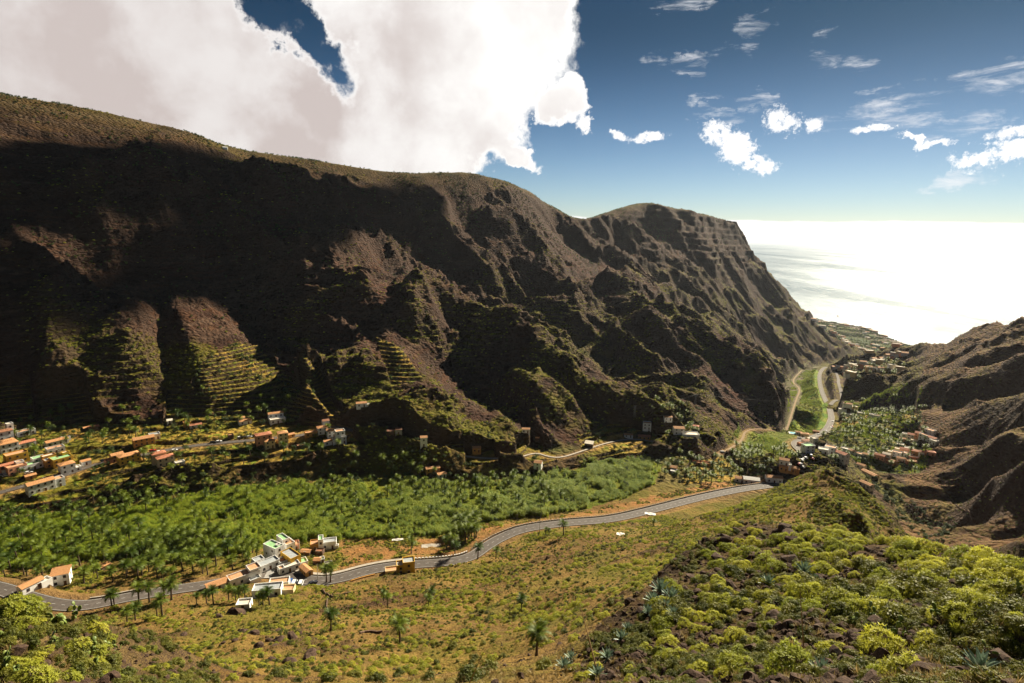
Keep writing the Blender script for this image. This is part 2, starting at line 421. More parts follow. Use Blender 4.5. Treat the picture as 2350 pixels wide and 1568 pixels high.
# spurs and gullies on the long wall: (px, py, metres towards the viewpoint)
SP = [
    
    [(510, 470, -10), (540, 560, -22), (576, 713, -30), (618, 817, -28), (653, 870, -22), (705, 922, -16), (765, 965, -4)],
    [(390, 640, 5), (410, 700, 14), (440, 780, 12), (470, 870, 7), (485, 935, 3)],
    [(690, 795, 12), (705, 850, 20), (735, 910, 14), (762, 950, 5)],
    [(745, 830, -22), (752, 890, -20), (775, 955, -8)],
    [(290, 640, 2), (300, 720, 9), (285, 800, 8), (320, 880, 6), (325, 950, 2)],
    [(80, 680, 3), (120, 750, 9), (130, 830, 8), (180, 910, 4)],
    [(190, 640, -2), (215, 760, -5), (205, 860, -6), (222, 945, -2)],
    [(355, 620, -4), (375, 760, -6), (382, 870, -6), (402, 940, -2)],
    
    [(1080, 400, 0), (1090, 470, 10), (1130, 560, 16), (1140, 600, 8)],
    [(880, 430, 0), (880, 500, 12), (870, 560, 8)],
    [(960, 450, -4), (990, 560, -10), (1040, 630, -6)],
    [(1215, 500, -5), (1225, 580, -12), (1240, 650, -12)],
    [(560, 380, 8), (620, 450, 30), (690, 500, 24)],
    [(300, 330, 10), (300, 400, 20), (420, 470, 25), (470, 540, 15)],
    [(330, 560, -8), (250, 640, -10)],
    [(120, 300, 12), (180, 420, 22), (150, 520, 18)],
    [(1560, 480, 10), (1610, 560, 30), (1640, 640, 30), (1700, 720, 20)],
    [(1765, 690, 8), (1830, 740, 12), (1900, 800, 4)],
    [(1735, 690, 2), (1800, 750, -12), (1870, 812, -4)],
    [(1710, 690, 8), (1780, 755, 12), (1840, 820, 3)],
    [(1690, 715, 0), (1750, 770, -14), (1800, 820, -5)],
    [(1660, 700, 8), (1720, 770, 14), (1780, 830, 4)],
    
    [(1590, 790, 20), (1620, 850, 25), (1690, 920, 12), (1720, 955, 4)],
    [(1560, 975, 6), (1600, 985, 8), (1650, 990, 4)],
]
for s in SP:
    ln = []
    for px, py, dl in s:
        h = hit(H0, px, py, 120.0)
        if h is None: continue
        d = math.hypot(h[0], h[1])
        ln.append(PD(px, py, d - dl))
    if len(ln) > 1: lines.append(ln)
v1, m1_ = raster(lines)
H = solve(v1, m1_)
keep = blur(m1_.astype(float), 1)
H = blur(H, 1)
_rr = np.exp(L0 + DL * np.arange(NR))[:, None]
_w = sstep(430, 700, _rr) if 'sstep' in globals() else np.clip((_rr - 430) / 270, 0, 1)
H = H * (1 - _w) + blur(H, 2) * _w
print("terrain solved", round(time.time() - T0, 1), NR, NA)

# ------------------------------------------------------------------ noise
_perm = RNG.permutation(4096).astype(np.int32)
_grad = np.stack([np.cos(np.arange(64) * 2 * math.pi / 64), np.sin(np.arange(64) * 2 * math.pi / 64)], 1).astype(np.float32)
def gnoise(x, y, seed=0):
    x = np.asarray(x, np.float32); y = np.asarray(y, np.float32)
    xi = np.floor(x).astype(np.int32); yi = np.floor(y).astype(np.int32)
    xf = x - xi; yf = y - yi
    u = xf * xf * xf * (xf * (xf * 6 - 15) + 10); v = yf * yf * yf * (yf * (yf * 6 - 15) + 10)
    def g(ix, iy, dx, dy):
        h = _perm[(_perm[(ix + seed * 131) & 4095] + iy) & 4095] & 63
        gr = _grad[h]
        return gr[..., 0] * dx + gr[..., 1] * dy
    a = g(xi, yi, xf, yf); b = g(xi + 1, yi, xf - 1, yf)
    c = g(xi, yi + 1, xf, yf - 1); d = g(xi + 1, yi + 1, xf - 1, yf - 1)
    return (a + u * (b - a)) * (1 - v) + (c + u * (d - c)) * v * 1.0
def fbm(x, y, wl, octs, gain=0.5, seed=0, ridged=False, minwl=None):
    s = 0.0; amp = 1.0; tot = 0.0
    for o in range(octs):
        n = gnoise(x / wl + 17.3 * o, y / wl - 9.1 * o, seed + o) * 1.5
        if ridged: n = 1.0 - 2.0 * np.abs(n)
        s = s + amp * n; tot += amp
        amp *= gain; wl *= 0.5
    return s / tot
def sstep(a, b, x):
    t = np.clip((x - a) / (b - a), 0, 1); return t * t * (3 - 2 * t)

def to_px(x, y, z):
    z = z - CAM_Z
    f = y * FWD[1] + z * FWD[2]
    f = np.maximum(f, 1e-3)
    u = x * RIGHT[0] + y * RIGHT[1] + z * RIGHT[2]
    v = x * UPV[0] + y * UPV[1] + z * UPV[2]
    return 1175 + FOC * u / f, 784 - FOC * v / f

def inpoly(px, py, poly):
    ins = np.zeros(px.shape, bool)
    n = len(poly)
    for i in range(n):
        x1, y1 = poly[i]; x2, y2 = poly[(i + 1) % n]
        if y1 == y2: continue
        c = ((y1 > py) != (y2 > py)) & (px < (x2 - x1) * (py - y1) / (y2 - y1) + x1)
        ins ^= c
    return ins

def softpoly(px, py, poly, w=28.0):
    """like inpoly with a feathered, ragged rim; 0..1"""
    jx = gnoise(px / 60.0, py / 60.0, 91) * w * 1.4; jy = gnoise(px / 60.0, py / 60.0, 92) * w * 1.4
    s = 0.0
    for ax, ay in ((0, 0), (1, 0), (-1, 0), (0, 1), (0, -1), (.7, .7), (-.7, .7), (.7, -.7), (-.7, -.7), (.4, 0), (-.4, 0), (0, .4), (0, -.4)):
        s = s + inpoly(px + jx + ax * w, py + jy + ay * w, poly)
    return s / 13.0

# ground polygons (world space) traced on the bare land
def wpoly(poly, rmin=100.0):
    out = []
    for px, py in poly:
        h = hit(H, px, py, rmin)
        if h is not None: out.append((h[0], h[1]))
    return out
TERR = [  # terraced fields: polygon, step height
    ([(-60, 985), (150, 960), (330, 975), (480, 965), (770, 972), (800, 990), (840, 1045), (600, 1064), (420, 1086), (300, 1110), (190, 1135), (-60, 1172)], 2.7),
    ([(470, 965), (440, 880), (470, 820), (540, 780), (590, 790), (650, 850), (772, 968)], 2.5),
    ([(0, 880), (70, 870), (85, 975), (-40, 975)], 2.6), ([(95, 930), (200, 915), (235, 990), (50, 1000)], 2.6), ([(385, 900), (450, 900), (485, 970), (375, 980)], 2.6),
    ([(675, 850), (735, 850), (790, 955), (745, 968)], 2.4), ([(862, 770), (925, 800), (975, 870), (900, 890)], 2.5),
    ([(1065, 1040), (1130, 1030), (1145, 1075), (1065, 1090)], 2.2),
    ([(1180, 1020), (1235, 1025), (1290, 1060), (1240, 1085), (1190, 1060)], 2.4),
    ([(1330, 1000), (1400, 975), (1530, 1015), (1490, 1045), (1340, 1045)], 2.4),
    ([(1000, 1030), (1060, 1020), (1065, 1045), (1000, 1060)], 2.0),
    ([(1920, 960), (2000, 935), (2100, 930), (2110, 960), (2060, 990), (1930, 1000)], 3.0),
    ([(1580, 1060), (1680, 1050), (1720, 1100), (1560, 1110)], 2.0),
]
TERRW = [(wpoly(p), s) for p, s in TERR]

# ------------------------------------------------------------------ the land: detail and mesh
CANE_W = wpoly([(-80, 1215), (100, 1190), (300, 1165), (500, 1125), (830, 1098), (1000, 1106), (1150, 1102), (1250, 1090), (1394, 1058), (1490, 1056), (1520, 1070), (1500, 1110), (1440, 1140), (1340, 1170), (1240, 1182), (1110, 1200), (1040, 1225), (900, 1236), (780, 1238), (640, 1242), (560, 1270), (420, 1290), (200, 1285), (-80, 1310)])
GREEN_W = wpoly([(1690, 990), (1790, 985), (1800, 950), (1815, 880), (1850, 850), (1878, 856), (1876, 880), (1898, 930), (1898, 975), (1840, 1000), (1815, 1020), (1840, 1060), (1800, 1100), (1740, 1080), (1690, 1050)])
DELTA_W = [(p[0], p[1]) for p in [PZ(x, y, 4) for x, y in ((1840, 722), (1900, 733), (1980, 747), (2060, 780), (2142, 806), (2060, 812), (1990, 818), (1940, 806), (1900, 780), (1860, 745))]]
SOIL_W = wpoly([(780, 1245), (1040, 1235), (1100, 1215), (1300, 1185), (1450, 1150), (1640, 1105), (1760, 1110), (1600, 1140), (1400, 1190), (1200, 1208), (1130, 1238), (1080, 1280), (930, 1292), (850, 1302), (760, 1320), (800, 1280), (770, 1262)])
GARD_W = wpoly([(1900, 1000), (1930, 940), (2050, 915), (2110, 930), (2110, 1010), (2150, 1040), (2100, 1080), (1980, 1075), (1900, 1050)])
RIVERBED_W = wpoly([(1785, 950), (1800, 905), (1790, 865), (1815, 845), (1870, 838), (1895, 842), (1870, 852), (1850, 860), (1838, 880), (1840, 910), (1825, 950)])

road3 = np.array(LZ(*ROAD))
def _smooth_path(P, step=2.0, it=3):
    P = np.asarray(P, float)
    for _ in range(it):
        Q = [P[0]]
        for a, b in zip(P[:-1], P[1:]):
            Q += [a * 0.75 + b * 0.25, a * 0.25 + b * 0.75]
        Q.append(P[-1]); P = np.array(Q)
    s = np.concatenate([[0], np.cumsum(np.linalg.norm(np.diff(P[:, :2], axis=0), axis=1))])
    n = max(2, int(s[-1] / step))
    t = np.linspace(0, s[-1], n)
    return np.stack([np.interp(t, s, P[:, k]) for k in range(3)], 1)

def path_on_ground(pts, rmin=100.0, step=2.0):
    P = []
    for px, py in pts:
        h = hit(H, px, py, rmin)
        if h is not None: P.append(h)
    P = np.array(P)
    # keep the gradient gentle
    for _ in range(6):
        z = P[:, 2].copy(); P[1:-1, 2] = 0.25 * z[:-2] + 0.5 * z[1:-1] + 0.25 * z[2:]
    return _smooth_path(P, step)

PATHS = {}   # name -> (path, half width of the levelled strip, lift)
PATHS['main_road'] = (_smooth_path(road3), 5.2)
PATHS['village_road'] = (path_on_ground([(-60, 1148), (0, 1132), (60, 1114), (130, 1098), (180, 1078), (230, 1062), (320, 1045), (380, 1033), (440, 1023), (520, 1015), (580, 1010), (640, 1004), (700, 1000), (740, 985), (770, 975), (800, 984), (850, 997), (900, 995)]), 3.6)
PATHS['valley_road'] = (path_on_ground([(1849, 1082), (1853, 1063), (1860, 1052), (1843, 1040), (1828, 1028), (1823, 1018), (1833, 1010), (1862, 1003), (1879, 996), (1895, 986), (1904, 973), (1909, 959), (1907, 945), (1903, 926), (1894, 910), (1884, 889), (1879, 868), (1883, 856), (1894, 848), (1906, 845)], 330.0), 8.0)
PATHS['side_road'] = (path_on_ground([(1906, 930), (1912, 922), (1925, 913), (1936, 909), (1931, 893), (1923, 876), (1926, 867), (1919, 855)], 330.0), 7.5)
PATHS['highway'] = (path_on_ground([(1920, 838), (1943, 836), (1971, 834), (1995, 826), (2018, 818), (2065, 812), (2096, 808), (2128, 808)], 900.0, 6.0), 15.0)
PATHS['footpath'] = (path_on_ground([(1560, 1016), (1500, 1012), (1455, 1000), (1400, 1010), (1330, 1036), (1290, 1052), (1260, 1050), (1230, 1040), (1190, 1052), (1120, 1052), (1060, 1046), (1020, 1042), (985, 1035), (960, 1022), (900, 1000), (850, 992)], 200.0), 2.2)
PATHS['dirt_track'] = (path_on_ground([(1640, 1045), (1680, 1030), (1705, 1012), (1708, 990), (1740, 985), (1790, 978), (1806, 955), (1825, 925), (1838, 895), (1815, 872), (1840, 850)], 330.0), 2.2)

def polydist(x, y, P):
    """distance to a path and height of the nearest point (vectorised, coarse bins)"""
    best = np.full(x.shape, 1e9, np.float32); bz = np.zeros(x.shape, np.float32)
    lo = P[:, :2].min(0) - 25; hi = P[:, :2].max(0) + 25
    sel = np.nonzero((x > lo[0]) & (x < hi[0]) & (y > lo[1]) & (y < hi[1]))[0]
    if len(sel) == 0: return best, bz
    xs = x[sel].astype(np.float32); ys = y[sel].astype(np.float32)
    b = np.full(xs.shape, 1e9, np.float32); z = np.zeros(xs.shape, np.float32)
    st = max(1, len(P) // 160)
    Q = P[::st]
    if (Q[-1] != P[-1]).any(): Q = np.vstack([Q, P[-1]])
    for a, c in zip(Q[:-1], Q[1:]):
        dx, dy = c[0] - a[0], c[1] - a[1]
        L = dx * dx + dy * dy + 1e-6
        t = np.clip(((xs - a[0]) * dx + (ys - a[1]) * dy) / L, 0, 1)
        d = np.hypot(xs - a[0] - t * dx, ys - a[1] - t * dy)
        k = d < b
        b[k] = d[k]; z[k] = (a[2] + t * (c[2] - a[2]))[k]
    best[sel] = b; bz[sel] = z
    return best, bz

# pads levelled for houses: filled in below from the list of houses, (x, y, radius, z)
PADS = []

CREST = _smooth_path(np.array([PA(-65, 840, 575), PA(-55, 855, 565)] + LD(*RIDGE)), 12.0, 1)
_cth = np.arctan2(CREST[:, 0], CREST[:, 1]); _cr = np.hypot(CREST[:, 0], CREST[:, 1])
def crest_gap(x, y):
    return np.abs(np.hypot(x, y) - np.interp(np.arctan2(x, y), _cth, _cr, left=870, right=1e5))
def height(x, y, full=False, pads=True):
    """final height of the land at world points, and the masks that its cover follows"""
    x = np.asarray(x, float); y = np.asarray(y, float)
    r = np.hypot(x, y)
    wx = gnoise(x / 90.0, y / 90.0, 50) * 22; wy = gnoise(x / 90.0, y / 90.0, 51) * 22
    fade = sstep(250, 500, r)
    base = sample(H, x, y)
    e = 4.0 + r * 0.01
    gx = (sample(H, x + e, y) - sample(H, x - e, y)) / (2 * e); gy = (sample(H, x, y + e) - sample(H, x, y - e)) / (2 * e)
    slope = np.hypot(gx, gy)
    far = sstep(345, 420, r) * (1 - 0.9 * inpoly(x, y, CANE_W)) if True else 0
    steep = sstep(0.08, 0.28, slope)
    land = sstep(-1, 6, base)
    rock = far * steep * land
    terr = np.zeros(x.shape)
    tstep = np.full(x.shape, 2.6)
    for poly, s in TERRW:
        k = inpoly(x + wx * 0.12, y + wy * 0.12, poly)
        terr[k] = 1.0; tstep[k] = s
    h = base.copy()
    # mountain relief: ribs and gullies
    # ridged relief: sharp crests, each octave strongest on the crests of the one before
    s_ = 0.0; wgt_ = 1.0; am = 1.0; wl = 210.0; tot_ = 0.0
    qx = x + wx * 1.6; qy = y + wy * 1.6
    for o_ in range(7):
        nn = 1.0 - np.abs(gnoise(qx / wl + 5.1 * o_, qy / wl - 3.7 * o_, 400 + o_) * 1.7)
        nn = np.clip(nn, 0, 1) ** 2 * wgt_
        s_ = s_ + nn * am; tot_ += am
        wgt_ = np.clip(nn * 1.9, 0.12, 1); am *= 0.56; wl *= 0.5
    n1 = s_ / tot_ * 2.4 - 0.85
    n2 = fbm(x, y, 38.0, 5, 0.55, 20)
    calm = (1 - 0.85 * terr) * (0.08 + 0.10 * sstep(1300, 1600, r) + 0.88 * (1 - 0.10 * sstep(1300, 1600, r)) * sstep(8, 110, crest_gap(x, y)))
    bx_, by_ = to_px(x, y, base)
    calm = calm * (1 - 0.72 * softpoly(bx_, by_, [(340, 720), (440, 640), (520, 720), (620, 810), (780, 975), (300, 975), (330, 850)], 40)) * (1 - 0.6 * softpoly(bx_, by_, [(1170, 840), (1260, 840), (1420, 1010), (1300, 1030), (1200, 960)])) * (1 - 0.5 * softpoly(bx_, by_, [(840, 740), (920, 760), (1000, 870), (930, 900), (850, 860)]))
    calm = calm * (1 - 0.38 * sstep(0.66, 0.76, x / np.maximum(y, 1.0)))
    al = (x + y) * 0.7071 + wx * 1.2; ac = (y - x) * 0.7071 + wy
    ribs = fbm(al, ac * 0.28, 62.0, 4, 0.5, 8, ridged=True)
    big = sstep(300, 700, r)
    h += rock * calm * (n1 * (13.0 + 14.0 * big) + ribs * (2.5 + 6.0 * big) + n2 * 3.0 + fbm(x, y, 7.5, 3, 0.55, 140, ridged=True) * 0.9)
    # gentle ground
    near = 1 - far
    nb = fbm(x, y, 26.0, 6, 0.5, 70)
    h += near * sstep(15, 90, r) * nb * 2.2 * (0.25 + 0.75 * sstep(0.1, 0.35, slope))
    h += (1 - sstep(140, 260, r)) * (fbm(x, y, 5.0, 5, 0.55, 80) * 0.55 * sstep(4, 12, r) + fbm(x, y, 1.1, 3, 0.5, 90, ridged=True) * 0.16 * sstep(4, 10, r) * (1 - sstep(60, 110, r)))
    h += (1 - rock) * far * land * fbm(x, y, 18.0, 4, 0.5, 60) * 0.8
    # rock outcrops breaking through the near slopes
    oc = sstep(0.10, 0.42, fbm(x, y, 34.0, 5, 0.6, 33)) * near * sstep(20, 60, r) * sstep(0.25, 0.5, slope)
    h += oc * (0.8 + 1.5 * fbm(x, y, 6.0, 4, 0.6, 36, ridged=True)) * 0.8
    # lava layers on the wall
    T = 17.0
    q = (h + 7.0 * fbm(x, y, 120.0, 6, 0.6, 41) + 0.02 * x) / T
    f = q - np.floor(q)
    st = (sstep(0.30, 0.88, f) - f) * T * 0.8
    cliffy = np.maximum(sstep(-250, -480, x) * sstep(395, 440, base), 0.8 * sstep(1400, 1800, r) * sstep(230, 310, base))
    layer = rock * calm * (1 - terr) * np.clip(cliffy * 0.85 + 0.55 * sstep(0.05, 0.35, fbm(x, y, 130.0, 4, 0.55, 44)) * sstep(270, 330, base), 0, 0.9)
    h += st * layer
    T2 = 5.2
    q2 = (h + 4.0 * fbm(x, y, 60.0, 5, 0.6, 46)) / T2
    f2 = q2 - np.floor(q2)
    h += (sstep(0.35, 0.8, f2) - f2) * T2 * (0.30 + 0.50 * sstep(0.0, 0.3, fbm(x, y, 90.0, 4, 0.55, 48))) * rock * calm * (1 - terr) * sstep(240, 260, base)
    # nothing in front of the crest stands above it
    th_ = np.arctan2(x, y); cr_ = np.interp(th_, _cth, _cr); cz_ = np.interp(th_, _cth, CREST[:, 2])
    cap = CAM_Z + (cz_ - CAM_Z) / cr_ * r - 0.012 * np.abs(r - cr_)
    h = np.where((th_ < _cth[-1] + 0.012) & (r > 600) & (h > cap), cap + 0.15 * np.minimum(h - cap, 6.0), h)
    # terraces
    q3 = (h + 0.6 * fbm(x, y, 40.0, 2, 0.5, 49)) / tstep
    f3 = q3 - np.floor(q3)
    h3 = (np.floor(q3) + sstep(0.84, 0.98, f3) * 0.95 + 0.05 * f3) * tstep
    h = h * (1 - terr * 0.92) + terr * 0.92 * h3
    # old terrace ledges on the slope above the road
    pxx, pyy = to_px(x, y, base)
    led = inpoly(pxx, pyy, [(640, 1370), (900, 1300), (1080, 1300), (1300, 1240), (1330, 1330), (1080, 1380), (760, 1420)]) & (r > 120) & (r < 300)
    q4 = (h + 1.2 * fbm(x, y, 30.0, 2, 0.5, 55)) / 2.4
    f4 = q4 - np.floor(q4)
    h += np.where(led, (sstep(0.75, 0.98, f4) - f4) * 2.4 * 0.55, 0)
    # levelled ground along the roads and under the houses
    rd = np.zeros(x.shape)
    xf = x.ravel(); yf = y.ravel()
    for nm, (P, hw) in PATHS.items():
        d, z = polydist(xf, yf, P)
        d = d.reshape(x.shape); z = z.reshape(x.shape)
        w = 1 - sstep(hw, hw + (7.0 if hw > 2.5 else 5.0), d)
        h = h * (1 - w) + (z - 0.35) * w
        rd = np.maximum(rd, w)
    if pads:
        for (cx, cy_, rad, z) in PADS:
            k = (np.abs(x - cx) < rad * 2) & (np.abs(y - cy_) < rad * 2)
            if not k.any(): continue
            d = np.hypot(x[k] - cx, y[k] - cy_)
            w = (1 - sstep(rad, rad * 1.5, d)) * (rd[k] < 0.5)
            h[k] = h[k] * (1 - w) + z * w
    if not full: return h
    return h, dict(rock=rock, terr=terr, near=near, slope=slope, oc=oc, base=base, r=r, rd=rd, n1=n1, n2=n2, px=pxx, py=pyy)

def hitw(px, py, rmin=120.0, rmax=4000.0):
    """point of the detailed land seen at a picture point"""
    r = ray(px, py); hl = math.hypot(r[0], r[1]); r = r / hl
    h = hit(H, px, py, rmin, rmax)
    d0 = math.hypot(h[0], h[1]) if h is not None else rmax * 0.6
    d = np.linspace(max(rmin, d0 * 0.9), d0 * 1.12, 500)
    g = height(r[0] * d, r[1] * d, pads=False)
    z = CAM_Z + r[2] * d
    k = np.nonzero(g >= z)[0]
    if len(k) == 0:
        return h
    k = k[0]
    return np.array([r[0] * d[k], r[1] * d[k], g[k]])

# ------------------------------------------------------------------ polar grid whose rows follow the picture's detail
def tag(o, label=None, cat=None, group=None, kind=None):
    if label: o['label'] = label
    if cat: o['category'] = cat
    if group: o['group'] = group
    if kind: o['kind'] = kind
    return o

NC_IN = 1050
uu = np.linspace(-1, 1, NC_IN)
azl = math.radians(47.0)
az_in = 0.55 * uu * azl + 0.45 * np.arctan(uu * math.tan(azl))
side = np.linspace(0, 1, 26)[1:] ** 1.3 * math.radians(16.5)
az = np.concatenate([-(azl + side[::-1]), az_in, azl + side])
NC = len(az); NROW = 1000
NS = 1700
lr_s = np.linspace(math.log(3.2), math.log(6200.0), NS)
azc = az[::4]
if azc[-1] != az[-1]: azc = np.append(azc, az[-1])
LR, AZ = np.meshgrid(lr_s, azc, indexing='ij')
zs = height(np.sin(AZ) * np.exp(LR), np.cos(AZ) * np.exp(LR), pads=False)
eps = np.arctan2(zs - CAM_Z, np.exp(LR))
de = np.diff(eps, axis=0)
cm = np.maximum.accumulate(eps, axis=0)[:-1]
vis = (eps[1:] >= cm - 0.01)
wgt = np.clip(de, 0, 0.02) * np.where(vis, 1.0, 0.15) + np.abs(np.clip(de, -0.02, 0)) * 0.12 + 1.1e-4
wgt[lr_s[:-1] > math.log(3600)] *= 0.2
for _ in range(5):
    wgt = (np.roll(wgt, 1, 1) + wgt * 2 + np.roll(wgt, -1, 1)) / 4
for _ in range(4):
    p = np.pad(wgt, ((1, 1), (0, 0)), mode='edge'); wgt = (p[:-2] + 2 * wgt + p[2:]) / 4
cdf = np.vstack([np.zeros((1, wgt.shape[1])), np.cumsum(wgt, 0)]); cdf /= cdf[-1]
tt = np.linspace(0, 1, NROW)
Lc = np.stack([np.interp(tt, cdf[:, j], lr_s) for j in range(len(azc))], 1)
Lg = np.stack([np.interp(az, azc, Lc[i]) for i in range(NROW)], 0)
R_ = np.exp(Lg); AZG = np.broadcast_to(az, Lg.shape)
GX = np.sin(AZG) * R_; GY = np.cos(AZG) * R_
GZ, MK = height(GX, GY, full=True, pads=False)
GPX, GPY = to_px(GX, GY, GZ)
GE = np.arctan2(GZ - CAM_Z, R_)
GVIS = GE >= np.maximum.accumulate(GE, axis=0) - 0.0015
print("grid", GX.shape, round(time.time() - T0, 1))

# depth lookup of the visible land (cells of 4 picture units)
CELL = 4
BW, BH = 2350 // CELL + 1, 1568 // CELL + 1
DEP = np.full((BH, BW), 1e9)
okv = (GPX >= 0) & (GPX < 2350) & (GPY >= 0) & (GPY < 1568) & GVIS
ii = (GPY[okv] / CELL).astype(int); jj = (GPX[okv] / CELL).astype(int)
np.minimum.at(DEP, (ii, jj), R_[okv])
for _ in range(2):
    p = np.pad(DEP, 1, mode='edge')
    nb = np.min(np.stack([p[1:-1, :-2], p[1:-1, 2:], p[:-2, 1:-1], p[2:, 1:-1]]), 0)
    DEP = np.where(DEP > 1e8, nb, DEP)
_fi = None
def gz_at(x, y):
    """height of the built grid at world points (bilinear in the polar grid)"""
    x = np.atleast_1d(np.asarray(x, float)); y = np.atleast_1d(np.asarray(y, float))
    a = np.clip(np.arctan2(x, y), az[0] + 1e-6, az[-1] - 1e-6); l = np.log(np.hypot(x, y))
    j = np.searchsorted(az, a) - 1; fj = (a - az[j]) / (az[j + 1] - az[j])
    out = np.empty(len(x))
    for k in range(len(x)):
        c0, c1 = Lg[:, j[k]], Lg[:, j[k] + 1]
        z0 = np.interp(l[k], c0, GZ[:, j[k]]); z1 = np.interp(l[k], c1, GZ[:, j[k] + 1])
        out[k] = z0 * (1 - fj[k]) + z1 * fj[k]
    return out
def ground(px, py):
    """world point of the land seen at picture point (px, py)"""
    i = min(max(int(py / CELL), 0), BH - 1); j = min(max(int(px / CELL), 0), BW - 1)
    d = DEP[i, j]
    r = ray(px, py); hl = math.hypot(r[0], r[1]); r = r / hl
    if d > 1e8: d = 600.0
    # refine along the ray
    ds = np.linspace(d * 0.93, d * 1.08, 60)
    g = gz_at(r[0] * ds, r[1] * ds)
    k = np.nonzero(g >= CAM_Z + r[2] * ds)[0]
    if len(k): d = ds[k[0]]
    x, y = r[0] * d, r[1] * d
    return np.array([x, y, gz_at(x, y)[0]])

# ------------------------------------------------------------------ materials of the land
def lin(r, g, b):
    f = lambda c: ((c / 255 + 0.055) / 1.055) ** 2.4 if c / 255 > 0.04045 else c / 255 / 12.92
    return (f(r), f(g), f(b))
def new_mat(name):
    m = bpy.data.materials.new(name); m.use_nodes = True
    return m, NT(m.node_tree)
def simple_mat(name, col, rough=0.8, spec=0.3, var=0.12, scale=1.5, metal=0.0, bump=0.0):
    m, t = new_mat(name)
    b = t.n('ShaderNodeBsdfPrincipled'); o = t.n('ShaderNodeOutputMaterial')
    tc = t.n('ShaderNodeTexCoord')
    if var > 0:
        n = t.noise(tc.outputs['Object'], scale, 5.0, 0.6)
        c = t.mix(t.ramp(n, 0.3, 0.7), tuple(v * (1 - var) for v in col), tuple(min(1, v * (1 + var)) for v in col))
        t.put(b.inputs['Base Color'], c)
        if bump:
            bp = t.n('ShaderNodeBump'); bp.inputs['Strength'].default_value = bump; bp.inputs['Distance'].default_value = 0.05
            t.put(bp.inputs['Height'], n); t.put(b.inputs['Normal'], bp.outputs[0])
    else:
        b.inputs['Base Color'].default_value = (*col, 1)
    b.inputs['Roughness'].default_value = rough; b.inputs['Metallic'].default_value = metal
    b.inputs['Specular IOR Level'].default_value = spec
    t.put(o.inputs[0], b.outputs[0])
    return m

def land_mat():
    m, t = new_mat("land_cover")
    b = t.n('ShaderNodeBsdfPrincipled'); o = t.n('ShaderNodeOutputMaterial')
    at = t.n('ShaderNodeAttribute', attribute_name='tint')
    mk = t.n('ShaderNodeAttribute', attribute_name='cover')   # r herbs, g stone, b fine scale
    sp = t.n('ShaderNodeSeparateColor'); t.put(sp.inputs[0], mk.outputs['Color'])
    herb, stone, finem = sp.outputs
    geo = t.n('ShaderNodeNewGeometry'); pos = geo.outputs['Position']
    n_l = t.noise(pos, 0.045, 5.0, 0.6)
    n_m = t.noise(pos, 0.33, 6.0, 0.65)
    n_f = t.noise(pos, 2.1, 6.0, 0.65)
    base = at.outputs['Color']
    # tone variation
    v = t.math('ADD', t.math('MULTIPLY', t.math('SUBTRACT', n_m, 0.5), 1.1), t.math('MULTIPLY', t.math('SUBTRACT', n_l, 0.5), 0.8))
    v = t.math('ADD', v, t.math('MULTIPLY', t.math('SUBTRACT', n_f, 0.5), 0.9))
    v = t.math('ADD', t.math('MULTIPLY', v, t.math('ADD', 1.0, t.math('MULTIPLY', t.math('SUBTRACT', 1.0, finem), 0.5))), 1.0)
    v = t.math('MAXIMUM', v, 0.15)
    c = t.mix(1.0, t.vmath('SCALE', base, v), (1.04, 0.97, 0.84), 'MULTIPLY')
    # tufts of herbs
    hn = t.math('ADD', t.math('MULTIPLY', n_f, 0.55), t.math('MULTIPLY', n_m, 0.45))
    hm = t.math('MULTIPLY', t.ramp(t.math('ADD', hn, t.math('MULTIPLY', t.math('SUBTRACT', herb, 0.5), 0.35)), 0.52, 0.64), t.math('MINIMUM', t.math('MULTIPLY', herb, 2.5), 1.0))
    hc = t.mix(n_m, (0.040, 0.045, 0.006), (0.155, 0.140, 0.018))
    c = t.mix(t.math('MULTIPLY', hm, 0.8), c, hc)
    # bare stone on steep faces
    nz = t.n('ShaderNodeSeparateXYZ'); t.put(nz.inputs[0], geo.outputs['True Normal'])
    steep = t.ramp(t.math('ADD', nz.outputs[2], t.math('MULTIPLY', t.math('SUBTRACT', n_m, 0.5), 0.25)), 0.78, 0.58)
    sc = t.mix(n_m, (0.022, 0.013, 0.010), (0.085, 0.052, 0.036))
    c = t.mix(t.math('MULTIPLY', steep, t.math('MULTIPLY', stone, 0.85)), c, sc)
    t.put(b.inputs['Base Color'], c)
    b.inputs['Roughness'].default_value = 0.95; b.inputs['Specular IOR Level'].default_value = 0.08
    # coarse broken rock where the ground is stony and far off, fine crumbs close by
    vo = t.n('ShaderNodeTexVoronoi', feature='DISTANCE_TO_EDGE'); vo.inputs['Scale'].default_value = 0.16
    mpv = t.n('ShaderNodeMapping'); t.put(mpv.inputs[0], pos); mpv.inputs['Scale'].default_value = (1.0, 1.0, 2.2)
    t.put(vo.inputs['Vector'], t.vmath('ADD', mpv.outputs[0], t.vmath('SCALE', geo.outputs['Position'], 0.0)))
    crag = t.math('MULTIPLY', t.ramp(vo.outputs[0], 0.0, 0.35), t.math('MULTIPLY', t.math('SUBTRACT', 1.0, finem), 1.0))
    bp = t.n('ShaderNodeBump'); bp.inputs['Strength'].default_value = 0.9; bp.inputs['Distance'].default_value = 1.6
    t.put(bp.inputs['Height'], t.math('ADD', t.math('ADD', t.math('MULTIPLY', n_m, 1.8), t.math('MULTIPLY', n_f, 0.4)), crag))
    t.put(b.inputs['Normal'], bp.outputs[0])
    t.put(o.inputs[0], b.outputs[0])
    return m
LAND = land_mat()

